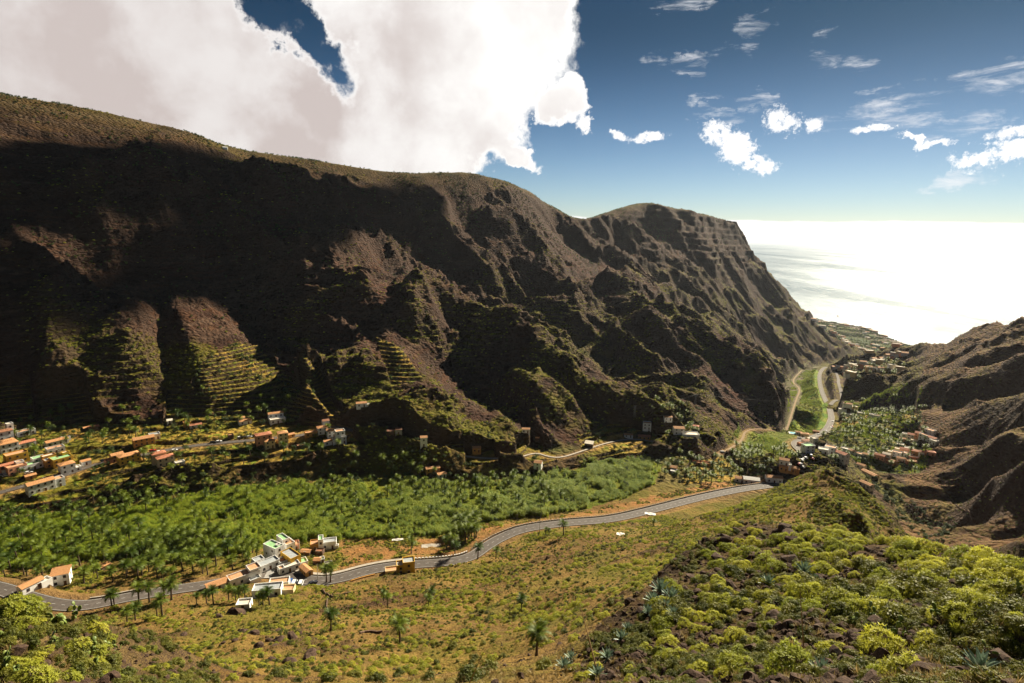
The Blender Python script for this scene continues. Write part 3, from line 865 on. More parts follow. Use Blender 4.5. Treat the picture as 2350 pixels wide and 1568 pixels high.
def cover_colours():
    x, y = GX, GY; r = MK['r']; rock = MK['rock']; near = MK['near']; terr = MK['terr']; slope = MK['slope']; z = MK['base']
    c = np.zeros(GX.shape + (3,)); 
    nA = fbm(x, y, 60.0, 5, 0.55, 201); nB = fbm(x, y, 22.0, 5, 0.6, 203); nC = fbm(x, y, 9.0, 4, 0.6, 207)
    def L(a, b, w): return np.array(a)[None, None] * (1 - w[..., None]) + np.array(b)[None, None] * w[..., None]
    def over(c, col, w):
        w = np.clip(w, 0, 1)[..., None]
        return c * (1 - w) + (col if isinstance(col, np.ndarray) and col.ndim == 3 else np.array(col)[None, None]) * w
    # near slopes: straw, ochre and brown earth
    nearc = L((0.145, 0.092, 0.034), (0.275, 0.185, 0.058), sstep(-0.35, 0.35, nA))
    nearc = over(nearc, (0.115, 0.112, 0.024), sstep(0.05, 0.35, nB + 0.25 * nC) * 0.75)
    nearc = over(nearc, (0.085, 0.052, 0.030), sstep(0.12, 0.4, -nB + 0.3 * nA) * 0.6)
    # wall: dark lava, red ash, olive scrub where it is gentler
    wall = L((0.034, 0.017, 0.012), (0.072, 0.036, 0.022), sstep(-0.3, 0.3, nB))
    wall = over(wall, (0.085, 0.034, 0.023), sstep(0.12, 0.4, fbm(x, y, 110.0, 4, 0.5, 211)) * 0.55)
    bands = sstep(0.1, 0.5, gnoise(z / 5.5 + nB, 0.05 * nA + x / 900.0, 77) + 0.15)
    wall = over(wall, (0.085, 0.054, 0.040), bands * 0.85)
    wall = over(wall, (0.020, 0.011, 0.009), sstep(0.2, 0.5, gnoise(z / 9.0 + 1.5 * nB, x / 300.0, 79)) * 0.7)
    lowpart = 1 - sstep(255, 345, z)
    scrub = sstep(0.02, 0.45, nA + 0.45 * nB + 0.25 * MK['n1'] + 0.30 * lowpart - 0.1)
    wall = over(wall, (0.115, 0.100, 0.016), scrub * (0.25 + 0.6 * lowpart))
    topg = sstep(455, 500, z - 0 * x) * sstep(0, 1, 1 - slope * 1.2)
    wall = over(wall, (0.095, 0.086, 0.020), topg * 0.25 + 0.28 * (1 - sstep(10, 70, crest_gap(x, y) - 12 * nB)))
    # flats
    flat = L((0.080, 0.090, 0.020), (0.130, 0.105, 0.038), sstep(-0.3, 0.3, nB))
    c = nearc * near[..., None] + (wall * rock[..., None] + flat * (1 - rock)[..., None]) * (1 - near)[..., None]
    # right-hand slopes: purple brown scrub
    rgt = (x / np.maximum(y, 1) > 0.74) & (r > 330) & (z > 25)
    rg = L((0.085, 0.046, 0.030), (0.150, 0.085, 0.045), sstep(-0.3, 0.3, nB)); rg = over(rg, (0.120, 0.095, 0.028), sstep(0.0, 0.35, nA + 0.4 * nC) * 0.7)
    c = over(c, rg, rgt * sstep(0.10, 0.25, slope) * 1.0)
    # rounded hill and spur
    jx = nB * 6 + nC * 3; jy = nC * 6
    xs, ys = x + jx, y + jy
    cane = inpoly(xs, ys, CANE_W); cc_ = L((0.085, 0.150, 0.010), (0.20, 0.240, 0.018), sstep(-0.3, 0.3, nA + 0.4 * nC)); c[cane] = cc_[cane]
    green = inpoly(xs, ys, GREEN_W); gc_ = L((0.080, 0.160, 0.014), (0.19, 0.215, 0.040), sstep(-0.3, 0.3, nB + 0.3 * nC)); c[green] = gc_[green]
    gard = inpoly(xs, ys, GARD_W)
    gcol = L((0.06, 0.085, 0.02), (0.15, 0.125, 0.03), sstep(-0.2, 0.3, nC + 0.5 * nB)); c[gard] = gcol[gard]
    soil = inpoly(xs, ys, SOIL_W)
    scol = L((0.26, 0.135, 0.052), (0.20, 0.125, 0.045), sstep(-0.2, 0.3, nC)); scol = over(scol, (0.15, 0.15, 0.02), sstep(0.1, 0.3, nB + 0.3 * nC) * 0.9)
    c[soil] = scol[soil]
    rb = inpoly(xs, ys, RIVERBED_W); c[rb] = L((0.145, 0.125, 0.085), (0.105, 0.11, 0.05), sstep(-0.3, 0.3, nB))[rb]
    dl = inpoly(x, y, DELTA_W) & (r > 1500)
    # patchwork of plantation fields
    fx = np.floor(x / 95.0 + 0.3 * gnoise(x / 200, y / 200, 5)); fy = np.floor(y / 60.0 + x / 300.0)
    hsh = np.modf(np.sin(fx * 12.9898 + fy * 78.233) * 43758.5453)[0] % 1.0
    dc = np.where(hsh[..., None] < 0.45, np.array((0.050, 0.075, 0.025)), np.where(hsh[..., None] < 0.75, np.array((0.095, 0.085, 0.045)), np.array((0.075, 0.100, 0.025))))
    c[dl] = dc[dl]
    # terraces: treads of grass and crops, risers of dry stone
    tc = L((0.13, 0.125, 0.014), (0.30, 0.200, 0.045), sstep(-0.25, 0.25, nB + 0.4 * nC)); tc = over(tc, (0.120, 0.200, 0.014), sstep(0.15, 0.35, nC) * 0.8)
    c = over(c, tc, terr * 0.95)
    oc = MK['oc']
    c = over(c, (0.060, 0.036, 0.025), oc * 0.85)
    # the scrubby dark spur below the viewpoint and the grassier left bank
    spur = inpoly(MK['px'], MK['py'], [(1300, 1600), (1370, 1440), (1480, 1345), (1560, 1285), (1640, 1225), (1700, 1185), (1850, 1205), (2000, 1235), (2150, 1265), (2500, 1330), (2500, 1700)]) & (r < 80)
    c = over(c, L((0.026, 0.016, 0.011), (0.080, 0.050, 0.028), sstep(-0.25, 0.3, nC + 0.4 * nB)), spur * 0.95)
    lf = inpoly(MK['px'], MK['py'], [(-900, 1300), (0, 1370), (240, 1405), (430, 1480), (540, 1600), (-900, 1900)]) & (r < 80)
    c = over(c, L((0.075, 0.060, 0.025), (0.15, 0.11, 0.05), sstep(-0.3, 0.3, nC)), lf * 0.8)
    # verge of the roads
    c = over(c, (0.20, 0.125, 0.06), (MK['rd'] ** 2) * 0.75 * (r > 100) * (r < 700))
    beach = (z < 4.0) & (z > -3); c[beach] = (0.16, 0.135, 0.115)
    herb = 0.35 + 0.5 * sstep(-0.3, 0.4, nA) ; herb = np.where(spur, 0.55, herb); herb = np.where(cane | green, 0.8, herb)
    herb = herb * np.where(rock > 0.4, 0.25 + 0.9 * scrub * (0.4 + 0.6 * lowpart), 1.0); herb = np.where(soil, 0.25, herb); herb = np.where(dl, 0.5, herb)
    herb = np.where(MK['rd'] > 0.5, 0.15, herb); herb = np.where(rgt, 0.55, herb)
    herb = np.where(beach | rb, 0.1, herb)
    stone = np.where(cane | dl | green, 0.1, 1.0)
    cov = np.stack([np.clip(herb, 0, 1), stone * np.ones_like(herb), near], -1)
    reg = dict(cane=cane, green=green, soil=soil, gard=gard, spur=spur, lf=lf, delta=dl, scrub=scrub, rgt=rgt, rb=rb)
    return np.clip(c, 0, 1), cov, reg

def build_land():
    CC, CV, reg = cover_colours()
    nr, nc = GX.shape
    # which piece of the setting each face belongs to
    r = MK['r']; b = MK['base']; sl = MK['slope']
    piece = np.full(GX.shape, 0, int)                       # 0 slope below the viewpoint
    azd = GX / np.maximum(GY, 1e-3)
    far = r > 330
    piece[far & (b >= 0)] = 1                                # valley floor
    wallm = far & (MK['rock'] > 0.35) & (azd < 0.50); piece[wallm] = 2
    piece[far & (azd >= 0.60) & (b > 20) & (MK['rock'] > 0.25)] = 3
    piece[far & (r > 1500) & (b < 60) & (azd > 0.3)] = 4
    pc = blur(piece.astype(float), 0)
    fp = piece[:-1, :-1]
    names = ['hillside', 'valley_floor', 'mountain', 'far_slopes', 'coastal_plain']
    V = np.stack([GX, GY, GZ], -1).reshape(-1, 3).astype(np.float32)
    idx = np.arange(nr * nc).reshape(nr, nc)
    Q = np.stack([idx[:-1, :-1], idx[:-1, 1:], idx[1:, 1:], idx[1:, :-1]], -1)
    drop = (GZ[:-1, :-1] < -12) & (GZ[1:, 1:] < -12)
    # smooth normals shared over the whole sheet
    for k, nm in enumerate(names):
        sel = (fp == k) & ~drop
        q = Q[sel]
        if len(q) == 0: continue
        used = np.unique(q); mp = np.zeros(nr * nc, np.int32); mp[used] = np.arange(len(used))
        me = bpy.data.meshes.new(nm)
        vv = V[used]
        me.vertices.add(len(used)); me.vertices.foreach_set('co', vv.ravel())
        ql = mp[q].ravel().astype(np.int32)
        me.loops.add(len(ql)); me.loops.foreach_set('vertex_index', ql)
        me.polygons.add(len(q)); me.polygons.foreach_set('loop_start', np.arange(0, len(ql), 4, dtype=np.int32))
        me.polygons.foreach_set('use_smooth', np.ones(len(q), bool))
        me.update(calc_edges=True)
        for an, arr in (('tint', CC), ('cover', CV)):
            ca = me.color_attributes.new(an, 'FLOAT_COLOR', 'POINT')
            a4 = np.ones((len(used), 4), np.float32); a4[:, :3] = arr.reshape(-1, 3)[used]
            ca.data.foreach_set('color', a4.ravel())
        me.materials.append(LAND)
        ob = bpy.data.objects.new(nm, me); COL.objects.link(ob)
        ob['kind'] = 'structure'
    print("land built", round(time.time() - T0, 1))
    return reg

def build_sea():
    m, t = new_mat("sea_water")
    b = t.n('ShaderNodeBsdfPrincipled'); o = t.n('ShaderNodeOutputMaterial')
    geo = t.n('ShaderNodeNewGeometry'); pos = geo.outputs['Position']
    mp = t.n('ShaderNodeMapping'); t.put(mp.inputs[0], pos); mp.inputs['Rotation'].default_value = (0, 0, math.radians(35)); mp.inputs['Scale'].default_value = (1.0, 0.35, 1.0)
    n1 = t.noise(mp.outputs[0], 0.022, 8.0, 0.72); n2 = t.noise(mp.outputs[0], 0.0016, 4.0, 0.55)
    mp2 = t.n('ShaderNodeMapping'); t.put(mp2.inputs[0], pos); mp2.inputs['Rotation'].default_value = (0, 0, math.radians(-25)); mp2.inputs['Scale'].default_value = (1.0, 0.22, 1.0)
    n3 = t.noise(mp2.outputs[0], 0.0009, 5.0, 0.6)
    bp = t.n('ShaderNodeBump'); bp.inputs['Strength'].default_value = 1.0; bp.inputs['Distance'].default_value = 16.0
    t.put(bp.inputs['Height'], t.math('ADD', n1, t.math('MULTIPLY', n2, 2.0)))
    df = t.n('ShaderNodeBsdfDiffuse'); df.inputs[0].default_value = (0.035, 0.075, 0.11, 1)
    gl = t.n('ShaderNodeBsdfGlossy'); gl.inputs[0].default_value = (0.92, 0.96, 1.0, 1)
    t.put(gl.inputs['Roughness'], t.ramp(n3, 0.35, 0.65, 0.26, 0.38)); t.put(gl.inputs['Normal'], bp.outputs[0])
    lw = t.n('ShaderNodeLayerWeight'); lw.inputs[0].default_value = 0.25
    fac = t.math('MULTIPLY', t.math('ADD', 0.02, t.math('MULTIPLY', lw.outputs[1], 0.075)), t.ramp(t.math('ADD', t.math('MULTIPLY', n3, 0.30), t.math('ADD', t.math('MULTIPLY', n1, 0.40), t.math('MULTIPLY', t.noise(mp2.outputs[0], 0.012, 6.0, 0.7), 0.30))), 0.38, 0.60, 0.55, 1.25))
    mx = t.n('ShaderNodeMixShader'); t.put(mx.inputs[0], fac); t.put(mx.inputs[1], df.outputs[0]); t.put(mx.inputs[2], gl.outputs[0])
    t.put(o.inputs[0], mx.outputs[0])
    me = bpy.data.meshes.new("sea")
    rr = [900, 2500, 6000, 15000, 40000, 95000]; na = 60
    vs = []; fs = []
    for R in rr:
        for a in np.linspace(math.radians(-80), math.radians(80), na): vs.append((R * math.sin(a), R * math.cos(a), 0.0))
    for i in range(len(rr) - 1):
        for j in range(na - 1): fs.append((i * na + j, i * na + j + 1, (i + 1) * na + j + 1, (i + 1) * na + j))
    me.from_pydata(vs, [], fs); me.materials.append(m)
    ob = bpy.data.objects.new("sea", me); COL.objects.link(ob); ob['kind'] = 'structure'
    for p in me.polygons:
        if p.normal.z < 0: p.flip()

# ------------------------------------------------------------------ building kit
def mesh_from(name, V, F, mats=(), mi=None, smooth=False):
    me = bpy.data.meshes.new(name)
    me.from_pydata([tuple(map(float, v)) for v in V], [], F)
    for m in mats: me.materials.append(m)
    if mi is not None: me.polygons.foreach_set('material_index', np.array(mi, np.int32))
    if smooth: me.polygons.foreach_set('use_smooth', np.ones(len(me.polygons), bool))
    me.update()
    return me
def link(name, me, parent=None, loc=None, rotz=None, scale=None):
    o = bpy.data.objects.new(name, me); COL.objects.link(o)
    if parent is not None: o.parent = parent
    if loc is not None: o.location = tuple(map(float, loc))
    if rotz is not None: o.rotation_euler = (0, 0, rotz)
    if scale is not None: o.scale = (scale, scale, scale) if not hasattr(scale, '__len__') else scale
    return o
def empty(name, loc, rotz=0.0, scale=1.0):
    o = bpy.data.objects.new(name, None); COL.objects.link(o)
    o.location = tuple(map(float, loc)); o.rotation_euler = (0, 0, rotz)
    o.scale = (scale,) * 3 if not hasattr(scale, '__len__') else scale
    o.empty_display_size = 0.3
    return o
def copy_thing(root, loc, rotz, scale=1.0):
    c = root.copy(); COL.objects.link(c)
    c.location = tuple(map(float, loc)); c.rotation_euler = (0, 0, rotz); c.scale = (scale,) * 3
    for ch in root.children:
        k = ch.copy(); COL.objects.link(k); k.parent = c
        for g in ch.children:
            q = g.copy(); COL.objects.link(q); q.parent = k
    return c

class MB:
    def __init__(s): s.V = []; s.F = []; s.M = []
    def add(s, V, F, m=0):
        b = len(s.V); s.V += [tuple(map(float, v)) for v in V]; s.F += [tuple(b + i for i in f) for f in F]; s.M += [m] * len(F)
    def box(s, x0, x1, y0, y1, z0, z1, m=0, top=True, bottom=False):
        V = [(x0, y0, z0), (x1, y0, z0), (x1, y1, z0), (x0, y1, z0), (x0, y0, z1), (x1, y0, z1), (x1, y1, z1), (x0, y1, z1)]
        F = [(0, 1, 5, 4), (1, 2, 6, 5), (2, 3, 7, 6), (3, 0, 4, 7)]
        if top: F.append((4, 5, 6, 7))
        if bottom: F.append((3, 2, 1, 0))
        s.add(V, F, m)
    def tube(s, P, R, n=6, m=0, cap=True):
        P = [np.array(p, float) for p in P]
        rings = []
        for i, p in enumerate(P):
            d = P[min(i + 1, len(P) - 1)] - P[max(i - 1, 0)]; d = d / (np.linalg.norm(d) + 1e-9)
            a = np.cross(d, [0, 0, 1.0]) if abs(d[2]) < 0.95 else np.cross(d, [1.0, 0, 0]); a /= np.linalg.norm(a); b = np.cross(d, a)
            rings.append([p + R[i] * (math.cos(2 * math.pi * k / n) * a + math.sin(2 * math.pi * k / n) * b) for k in range(n)])
        V = [v for r in rings for v in r]; F = []
        for i in range(len(P) - 1):
            for k in range(n):
                F.append((i * n + k, i * n + (k + 1) % n, (i + 1) * n + (k + 1) % n, (i + 1) * n + k))
        if cap: F.append(tuple((len(P) - 1) * n + k for k in range(n)))
        s.add(V, F, m)
    def me(s, name, mats, smooth=False): return mesh_from(name, s.V, s.F, mats, s.M, smooth)

# ------------------------------------------------------------------ leaf materials (tone differs from plant to plant)
def leaf_mat(name, c1, c2, trans=0.35, rough=0.55, nscale=2.0):
    m, t = new_mat(name)
    o = t.n('ShaderNodeOutputMaterial'); oi = t.n('ShaderNodeObjectInfo'); tc = t.n('ShaderNodeTexCoord')
    n = t.noise(tc.outputs['Object'], nscale, 3.0, 0.6)
    f = t.math('ADD', t.math('MULTIPLY', oi.outputs['Random'], 0.55), t.math('MULTIPLY', n, 0.6))
    c = t.mix(t.ramp(f, 0.25, 0.9), c1, c2)
    b = t.n('ShaderNodeBsdfPrincipled'); t.put(b.inputs['Base Color'], c); b.inputs['Roughness'].default_value = rough; b.inputs['Specular IOR Level'].default_value = 0.25
    tr = t.n('ShaderNodeBsdfTranslucent'); t.put(tr.inputs[0], c)
    mx = t.n('ShaderNodeMixShader'); mx.inputs[0].default_value = trans
    t.put(mx.inputs[1], b.outputs[0]); t.put(mx.inputs[2], tr.outputs[0]); t.put(o.inputs[0], mx.outputs[0])
    return m
M_PALM = leaf_mat("palm_leaf", (0.048, 0.085, 0.008), (0.160, 0.205, 0.018), 0.35)
M_TRUNK = simple_mat("palm_bark", (0.085, 0.060, 0.042), 0.95, 0.1, 0.35, 6.0, bump=0.6)
M_BARK = simple_mat("shrub_bark", (0.16, 0.125, 0.085), 0.95, 0.1, 0.3, 6.0)
M_EUPH = leaf_mat("spurge_leaf", (0.27, 0.30, 0.030), (0.48, 0.46, 0.05), 0.4, nscale=5.0)
M_SHRUB = leaf_mat("shrub_leaf", (0.080, 0.095, 0.010), (0.190, 0.185, 0.022), 0.35)
M_DARK = leaf_mat("tree_leaf", (0.032, 0.058, 0.008), (0.090, 0.125, 0.016), 0.25)
M_CANE = leaf_mat("cane_leaf", (0.17, 0.26, 0.014), (0.40, 0.44, 0.030), 0.45, nscale=1.0)
M_AGAVE = leaf_mat("agave_leaf", (0.13, 0.19, 0.14), (0.24, 0.31, 0.22), 0.12, 0.4)
M_CACT = leaf_mat("prickly_pear_pad", (0.10, 0.15, 0.035), (0.20, 0.245, 0.055), 0.08, 0.45)
M_DRY = leaf_mat("dry_grass", (0.22, 0.16, 0.055), (0.36, 0.26, 0.10), 0.3)
M_STALK = simple_mat("dry_stalk", (0.34, 0.22, 0.12), 0.9, 0.1, 0.3, 3.0)

def rock_mat():
    m, t = new_mat("boulder_stone")
    b = t.n('ShaderNodeBsdfPrincipled'); o = t.n('ShaderNodeOutputMaterial'); tc = t.n('ShaderNodeTexCoord'); oi = t.n('ShaderNodeObjectInfo')
    n = t.noise(tc.outputs['Object'], 2.2, 6.0, 0.65); n2 = t.noise(tc.outputs['Object'], 9.0, 5.0, 0.65)
    c = t.mix(t.ramp(n, 0.3, 0.7), (0.030, 0.018, 0.013), (0.095, 0.058, 0.040))
    c = t.mix(t.math('MULTIPLY', t.ramp(n2, 0.55, 0.7), 0.5), c, (0.15, 0.105, 0.065))
    t.put(b.inputs['Base Color'], c); b.inputs['Roughness'].default_value = 0.92; b.inputs['Specular IOR Level'].default_value = 0.15
    bp = t.n('ShaderNodeBump'); bp.inputs['Strength'].default_value = 0.6; bp.inputs['Distance'].default_value = 0.08
    t.put(bp.inputs['Height'], n2); t.put(b.inputs['Normal'], bp.outputs[0]); t.put(o.inputs[0], b.outputs[0])
    return m
M_ROCK = rock_mat()

# ------------------------------------------------------------------ plants
def make_palm(seed, H_=8.5, crown=2.9, nf=44):
    R = random.Random(seed)
    tr = MB()
    lean = (R.uniform(-0.5, 0.5), R.uniform(-0.5, 0.5))
    P = [(lean[0] * t * t, lean[1] * t * t, H_ * t - 0.4 * (t == 0)) for t in (0, 0.25, 0.5, 0.75, 1.0)]
    tr.tube(P, [0.42, 0.30, 0.27, 0.29, 0.34], 7)
    cr = MB(); top = np.array(P[-1])
    for i in range(nf):
        a = 2 * math.pi * (i * 0.381966) + R.uniform(-0.2, 0.2)
        e0 = math.radians(R.choice([78, 62, 45, 28, 10, -12]) + R.uniform(-8, 8))
        L = crown * R.uniform(0.9, 1.15)
        dr = R.uniform(0.75, 1.15)
        pts = []; p = top.copy(); e = e0; n = 6
        for k in range(n + 1):
            pts.append(p.copy())
            p = p + np.array([math.cos(a) * math.cos(e), math.sin(a) * math.cos(e), math.sin(e)]) * L / n
            e -= dr * (0.12 + 0.30 * k / n)
        side = np.array([-math.sin(a), math.cos(a), 0])
        for k in range(n):
            q0, q1 = pts[k], pts[k + 1]
            d = (q1 - q0); d = d / np.linalg.norm(d); up = np.cross(side, d)
            w = 0.72 * math.sin(math.pi * min(0.95, (k + 0.6) / n)) ** 0.6 + 0.12
            for sg in (-1, 1):
                for hh in (0.0, 0.5):
                    b0 = q0 + (q1 - q0) * hh; b1 = q0 + (q1 - q0) * (hh + 0.38)
                    tip = (b0 + b1) / 2 + sg * side * w + d * 0.30 - up * 0.22 * w + np.array([0, 0, R.uniform(-0.1, 0.04)])
                    cr.add([b0, b1, tip], [(0, 1, 2)])
    # old hanging fronds
    for i in range(14):
        a = R.uniform(0, 6.283); q = top + np.array([math.cos(a) * 0.3, math.sin(a) * 0.3, -0.1]); t2 = top + np.array([math.cos(a) * 1.0, math.sin(a) * 1.0, -R.uniform(1.0, 1.6)])
        s = np.array([-math.sin(a), math.cos(a), 0]) * 0.28
        cr.add([q, t2 - s, t2 + s], [(0, 1, 2)], 0)
    return tr.me("palm_trunk", [M_TRUNK], True), cr.me("palm_crown", [M_PALM])

def rosette(mb, c, n_, size, k, R, m=0, flat=0.5):
    """a few pointed leaves round a centre, facing outwards"""
    c = np.array(c); n_ = np.array(n_) / np.linalg.norm(n_)
    a = np.cross(n_, [0.3, 0.2, 1.0]); a /= np.linalg.norm(a); b = np.cross(n_, a)
    ph = R.uniform(0, 6.28)
    for i in range(k):
        t = ph + 2 * math.pi * i / k
        d = math.cos(t) * a + math.sin(t) * b
        s = -math.sin(t) * a + math.cos(t) * b
        w = size * 0.34
        tip = c + d * size + n_ * size * flat * R.uniform(0.6, 1.2)
        mb.add([c - s * w * 0.6, c + s * w * 0.6, tip], [(0, 1, 2)], m)

def make_spurge(seed, n=210, size=0.155, dome=0.62):
    """rounded spurge bush, radius about 1: branching stems under a dome of leaf rosettes"""
    R = random.Random(seed); st = MB(); lf = MB()
    for i in range(16):
        a = R.uniform(0, 6.28); e = R.uniform(0.15, 1.3); L = 0.8
        d = np.array([math.cos(a) * math.cos(e), math.sin(a) * math.cos(e), math.sin(e) * dome * 1.3])
        mid = d * L * 0.5 + np.array([0, 0, 0.05]); st.tube([(0, 0, -0.25), mid, d * L], [0.05, 0.03, 0.015], 4)
        for k in range(3):
            d2 = d * L + np.array([R.uniform(-.2, .2), R.uniform(-.2, .2), R.uniform(0.02, .14)]); st.tube([mid, d2], [0.02, 0.01], 3, cap=False)
    for i in range(n):
        z = R.uniform(-0.05, 1) ; a = R.uniform(0, 6.28); rr = math.sqrt(max(0, 1 - z * z))
        rad = 1.0 + 0.20 * math.sin(a * 3 + seed) + 0.10 * math.sin(a * 7 + 2 * seed + 4 * z) + R.uniform(-0.14, 0.10)
        if math.sin(a * 5 + seed * 1.7) * math.sin(z * 7 + seed) > 0.62: continue
        nrm = np.array([math.cos(a) * rr, math.sin(a) * rr, z])
        c = np.array([nrm[0] * rad, nrm[1] * rad, nrm[2] * dome * rad + 0.08])
        rosette(lf, c, nrm + np.array([0, 0, 0.3]), size * R.uniform(0.8, 1.3), 5, R, 0, 0.7)
    return st.me("spurge_stems", [M_BARK]), lf.me("spurge_leaves", [M_EUPH])

def make_shrub(seed, n=260, size=0.12, mat=None, h=0.8):
    R = random.Random(seed); st = MB(); lf = MB()
    lobes = [(R.uniform(-.5, .5), R.uniform(-.5, .5), R.uniform(.15, .6) * h, R.uniform(.35, .6)) for _ in range(7)]
    for l in lobes: st.tube([(0, 0, -0.25), (l[0] * .5, l[1] * .5, l[2] * .5), l[:3]], [0.05, 0.03, 0.012], 4)
    for i in range(n):
        l = R.choice(lobes); a = R.uniform(0, 6.28); z = R.uniform(-0.6, 1); rr = math.sqrt(1 - z * z) if abs(z) < 1 else 0
        q = l[3] * R.uniform(0.65, 1.08)
        nrm = np.array([math.cos(a) * rr, math.sin(a) * rr, z]); c = np.array(l[:3]) + nrm * q
        if c[2] < 0: c[2] = abs(c[2]) * 0.5
        rosette(lf, c, nrm + np.array([R.uniform(-.5, .5), R.uniform(-.5, .5), .3]), size * R.uniform(0.7, 1.4), 4, R, 0, 0.4)
    return st.me("shrub_stems", [M_BARK]), lf.me("shrub_leaves", [mat or M_SHRUB])

def make_tree(seed, n=520):
    """small broad tree, about 5 m tall"""
    R = random.Random(seed); st = MB(); lf = MB()
    st.tube([(0, 0, -0.4), (0.1, 0, 1.0), (0.15, 0.1, 2.2)], [0.22, 0.17, 0.12], 6)
    lobes = []
    for i in range(11):
        a = R.uniform(0, 6.28); rr = R.uniform(0.3, 1.9); z = R.uniform(2.0, 4.3)
        lobes.append((math.cos(a) * rr, math.sin(a) * rr, z, R.uniform(0.7, 1.15)))
        st.tube([(0.1, 0.05, 1.6), (math.cos(a) * rr * .5, math.sin(a) * rr * .5, (1.6 + z) * .5), lobes[-1][:3]], [0.08, 0.05, 0.02], 4)
    for i in range(n):
        l = R.choice(lobes); a = R.uniform(0, 6.28); z = R.uniform(-0.7, 1); rr = math.sqrt(1 - z * z) if abs(z) < 1 else 0
        nrm = np.array([math.cos(a) * rr, math.sin(a) * rr, z]); c = np.array(l[:3]) + nrm * l[3] * R.uniform(0.6, 1.1)
        rosette(lf, c, nrm + np.array([R.uniform(-.5, .5), R.uniform(-.5, .5), .4]), 0.30 * R.uniform(0.7, 1.4), 4, R, 0, 0.4)
    return st.me("tree_trunk", [M_BARK]), lf.me("tree_crown", [M_DARK])

def make_cane(seed):
    """clump of giant reed, 3.4 m tall"""
    R = random.Random(seed); lf = MB()
    for i in range(34):
        a = R.uniform(0, 6.28); rr = R.uniform(0, 1.25); x, y = math.cos(a) * rr, math.sin(a) * rr
        Hh = R.uniform(2.2, 3.6); lx, ly = R.uniform(-.4, .4), R.uniform(-.4, .4)
        t = R.uniform(0, 6.28); dx, dy = math.cos(t) * 0.10, math.sin(t) * 0.10
        lf.add([(x - dx, y - dy, -0.3), (x + dx, y + dy, -0.3), (x + lx, y + ly, Hh)], [(0, 1, 2)])
        for k in range(4):
            h = Hh * R.uniform(0.4, 0.98); f = h / Hh; b = np.array([x + lx * f, y + ly * f, h]); t = R.uniform(0, 6.28)
            d = np.array([math.cos(t), math.sin(t), 0]); s = np.array([-math.sin(t), math.cos(t), 0]) * 0.07
            m1 = b + d * 0.45 + np.array([0, 0, 0.25]); tip = b + d * 0.95 + np.array([0, 0, -0.05])
            lf.add([b, m1 - s, tip, m1 + s], [(0, 1, 2, 3)])
    return lf.me("cane_clump", [M_CANE])

def make_tuft(seed, n=26):
    R = random.Random(seed); g = MB()
    for i in range(n):
        a = R.uniform(0, 6.28); e = R.uniform(0.5, 1.45); L = R.uniform(0.25, 0.5); w = 0.018
        b = np.array([R.uniform(-.08, .08), R.uniform(-.08, .08), -0.03]); d = np.array([math.cos(a) * math.cos(e), math.sin(a) * math.cos(e), math.sin(e)])
        s = np.array([-math.sin(a), math.cos(a), 0]) * w
        m = b + d * L * .6; t = b + d * L + np.array([math.cos(a), math.sin(a), 0]) * 0.06 - np.array([0, 0, .03])
        g.add([b - s, b + s, m + s * .7, m - s * .7], [(0, 1, 2, 3)]); g.add([m - s * .7, m + s * .7, t], [(0, 1, 2)])
    return g.me("grass_tuft", [M_DRY])

def make_agave_leaf():
    g = MB(); n = 6; V = []; F = []
    for i in range(n + 1):
        t = i / n; w = 0.085 * (0.75 + 1.2 * t - 1.95 * t * t * t) ; w = max(w, 0.002)
        x = 1.05 * t; z = 0.10 * math.sin(t * 2.0); 
        V += [(x, -w, z + w * 0.55), (x, 0, z), (x, w, z + w * 0.55)]
    for i in range(n):
        b = i * 3; F += [(b, b + 1, b + 4, b + 3), (b + 1, b + 2, b + 5, b + 4)]
    g.add(V, F)
    return g.me("agave_leaf", [M_AGAVE], True)
def make_pad():
    g = MB(); V = [(0, 0, 0)]; n = 10
    rows = [(0.12, 0.08), (0.35, 0.17), (0.65, 0.20), (0.88, 0.12)]
    for z, r in rows:
        for k in range(n):
            a = 2 * math.pi * k / n; V.append((math.cos(a) * r, math.sin(a) * r * 0.22, z * 0.5))
    V.append((0, 0, 0.5)); F = []
    for k in range(n): F.append((0, 1 + (k + 1) % n, 1 + k))
    for i in range(3):
        for k in range(n): F.append((1 + i * n + k, 1 + i * n + (k + 1) % n, 1 + (i + 1) * n + (k + 1) % n, 1 + (i + 1) * n + k))
    for k in range(n): F.append((1 + 3 * n + k, 1 + 3 * n + (k + 1) % n, 1 + 4 * n))
    g.add(V, F)
    return g.me("prickly_pear_pad", [M_CACT], True)
def make_rock(seed):
    bm = bmesh.new(); bmesh.ops.create_icosphere(bm, subdivisions=2, radius=1.0)
    R = np.random.default_rng(seed); dirs = R.normal(size=(9, 3)); dirs /= np.linalg.norm(dirs, axis=1)[:, None]; cut = R.uniform(0.55, 0.9, 9)
    for v in bm.verts:
        p = np.array(v.co)
        for d, c in zip(dirs, cut):
            q = p @ d
            if q > c: p = p - d * (q - c)
        p *= 1 + 0.06 * R.normal(); v.co = Vector((p[0] * 1.15, p[1] * 0.95, p[2] * 0.75))
    me = bpy.data.meshes.new("boulder"); bm.to_mesh(me); bm.free(); me.materials.append(M_ROCK)
    return me

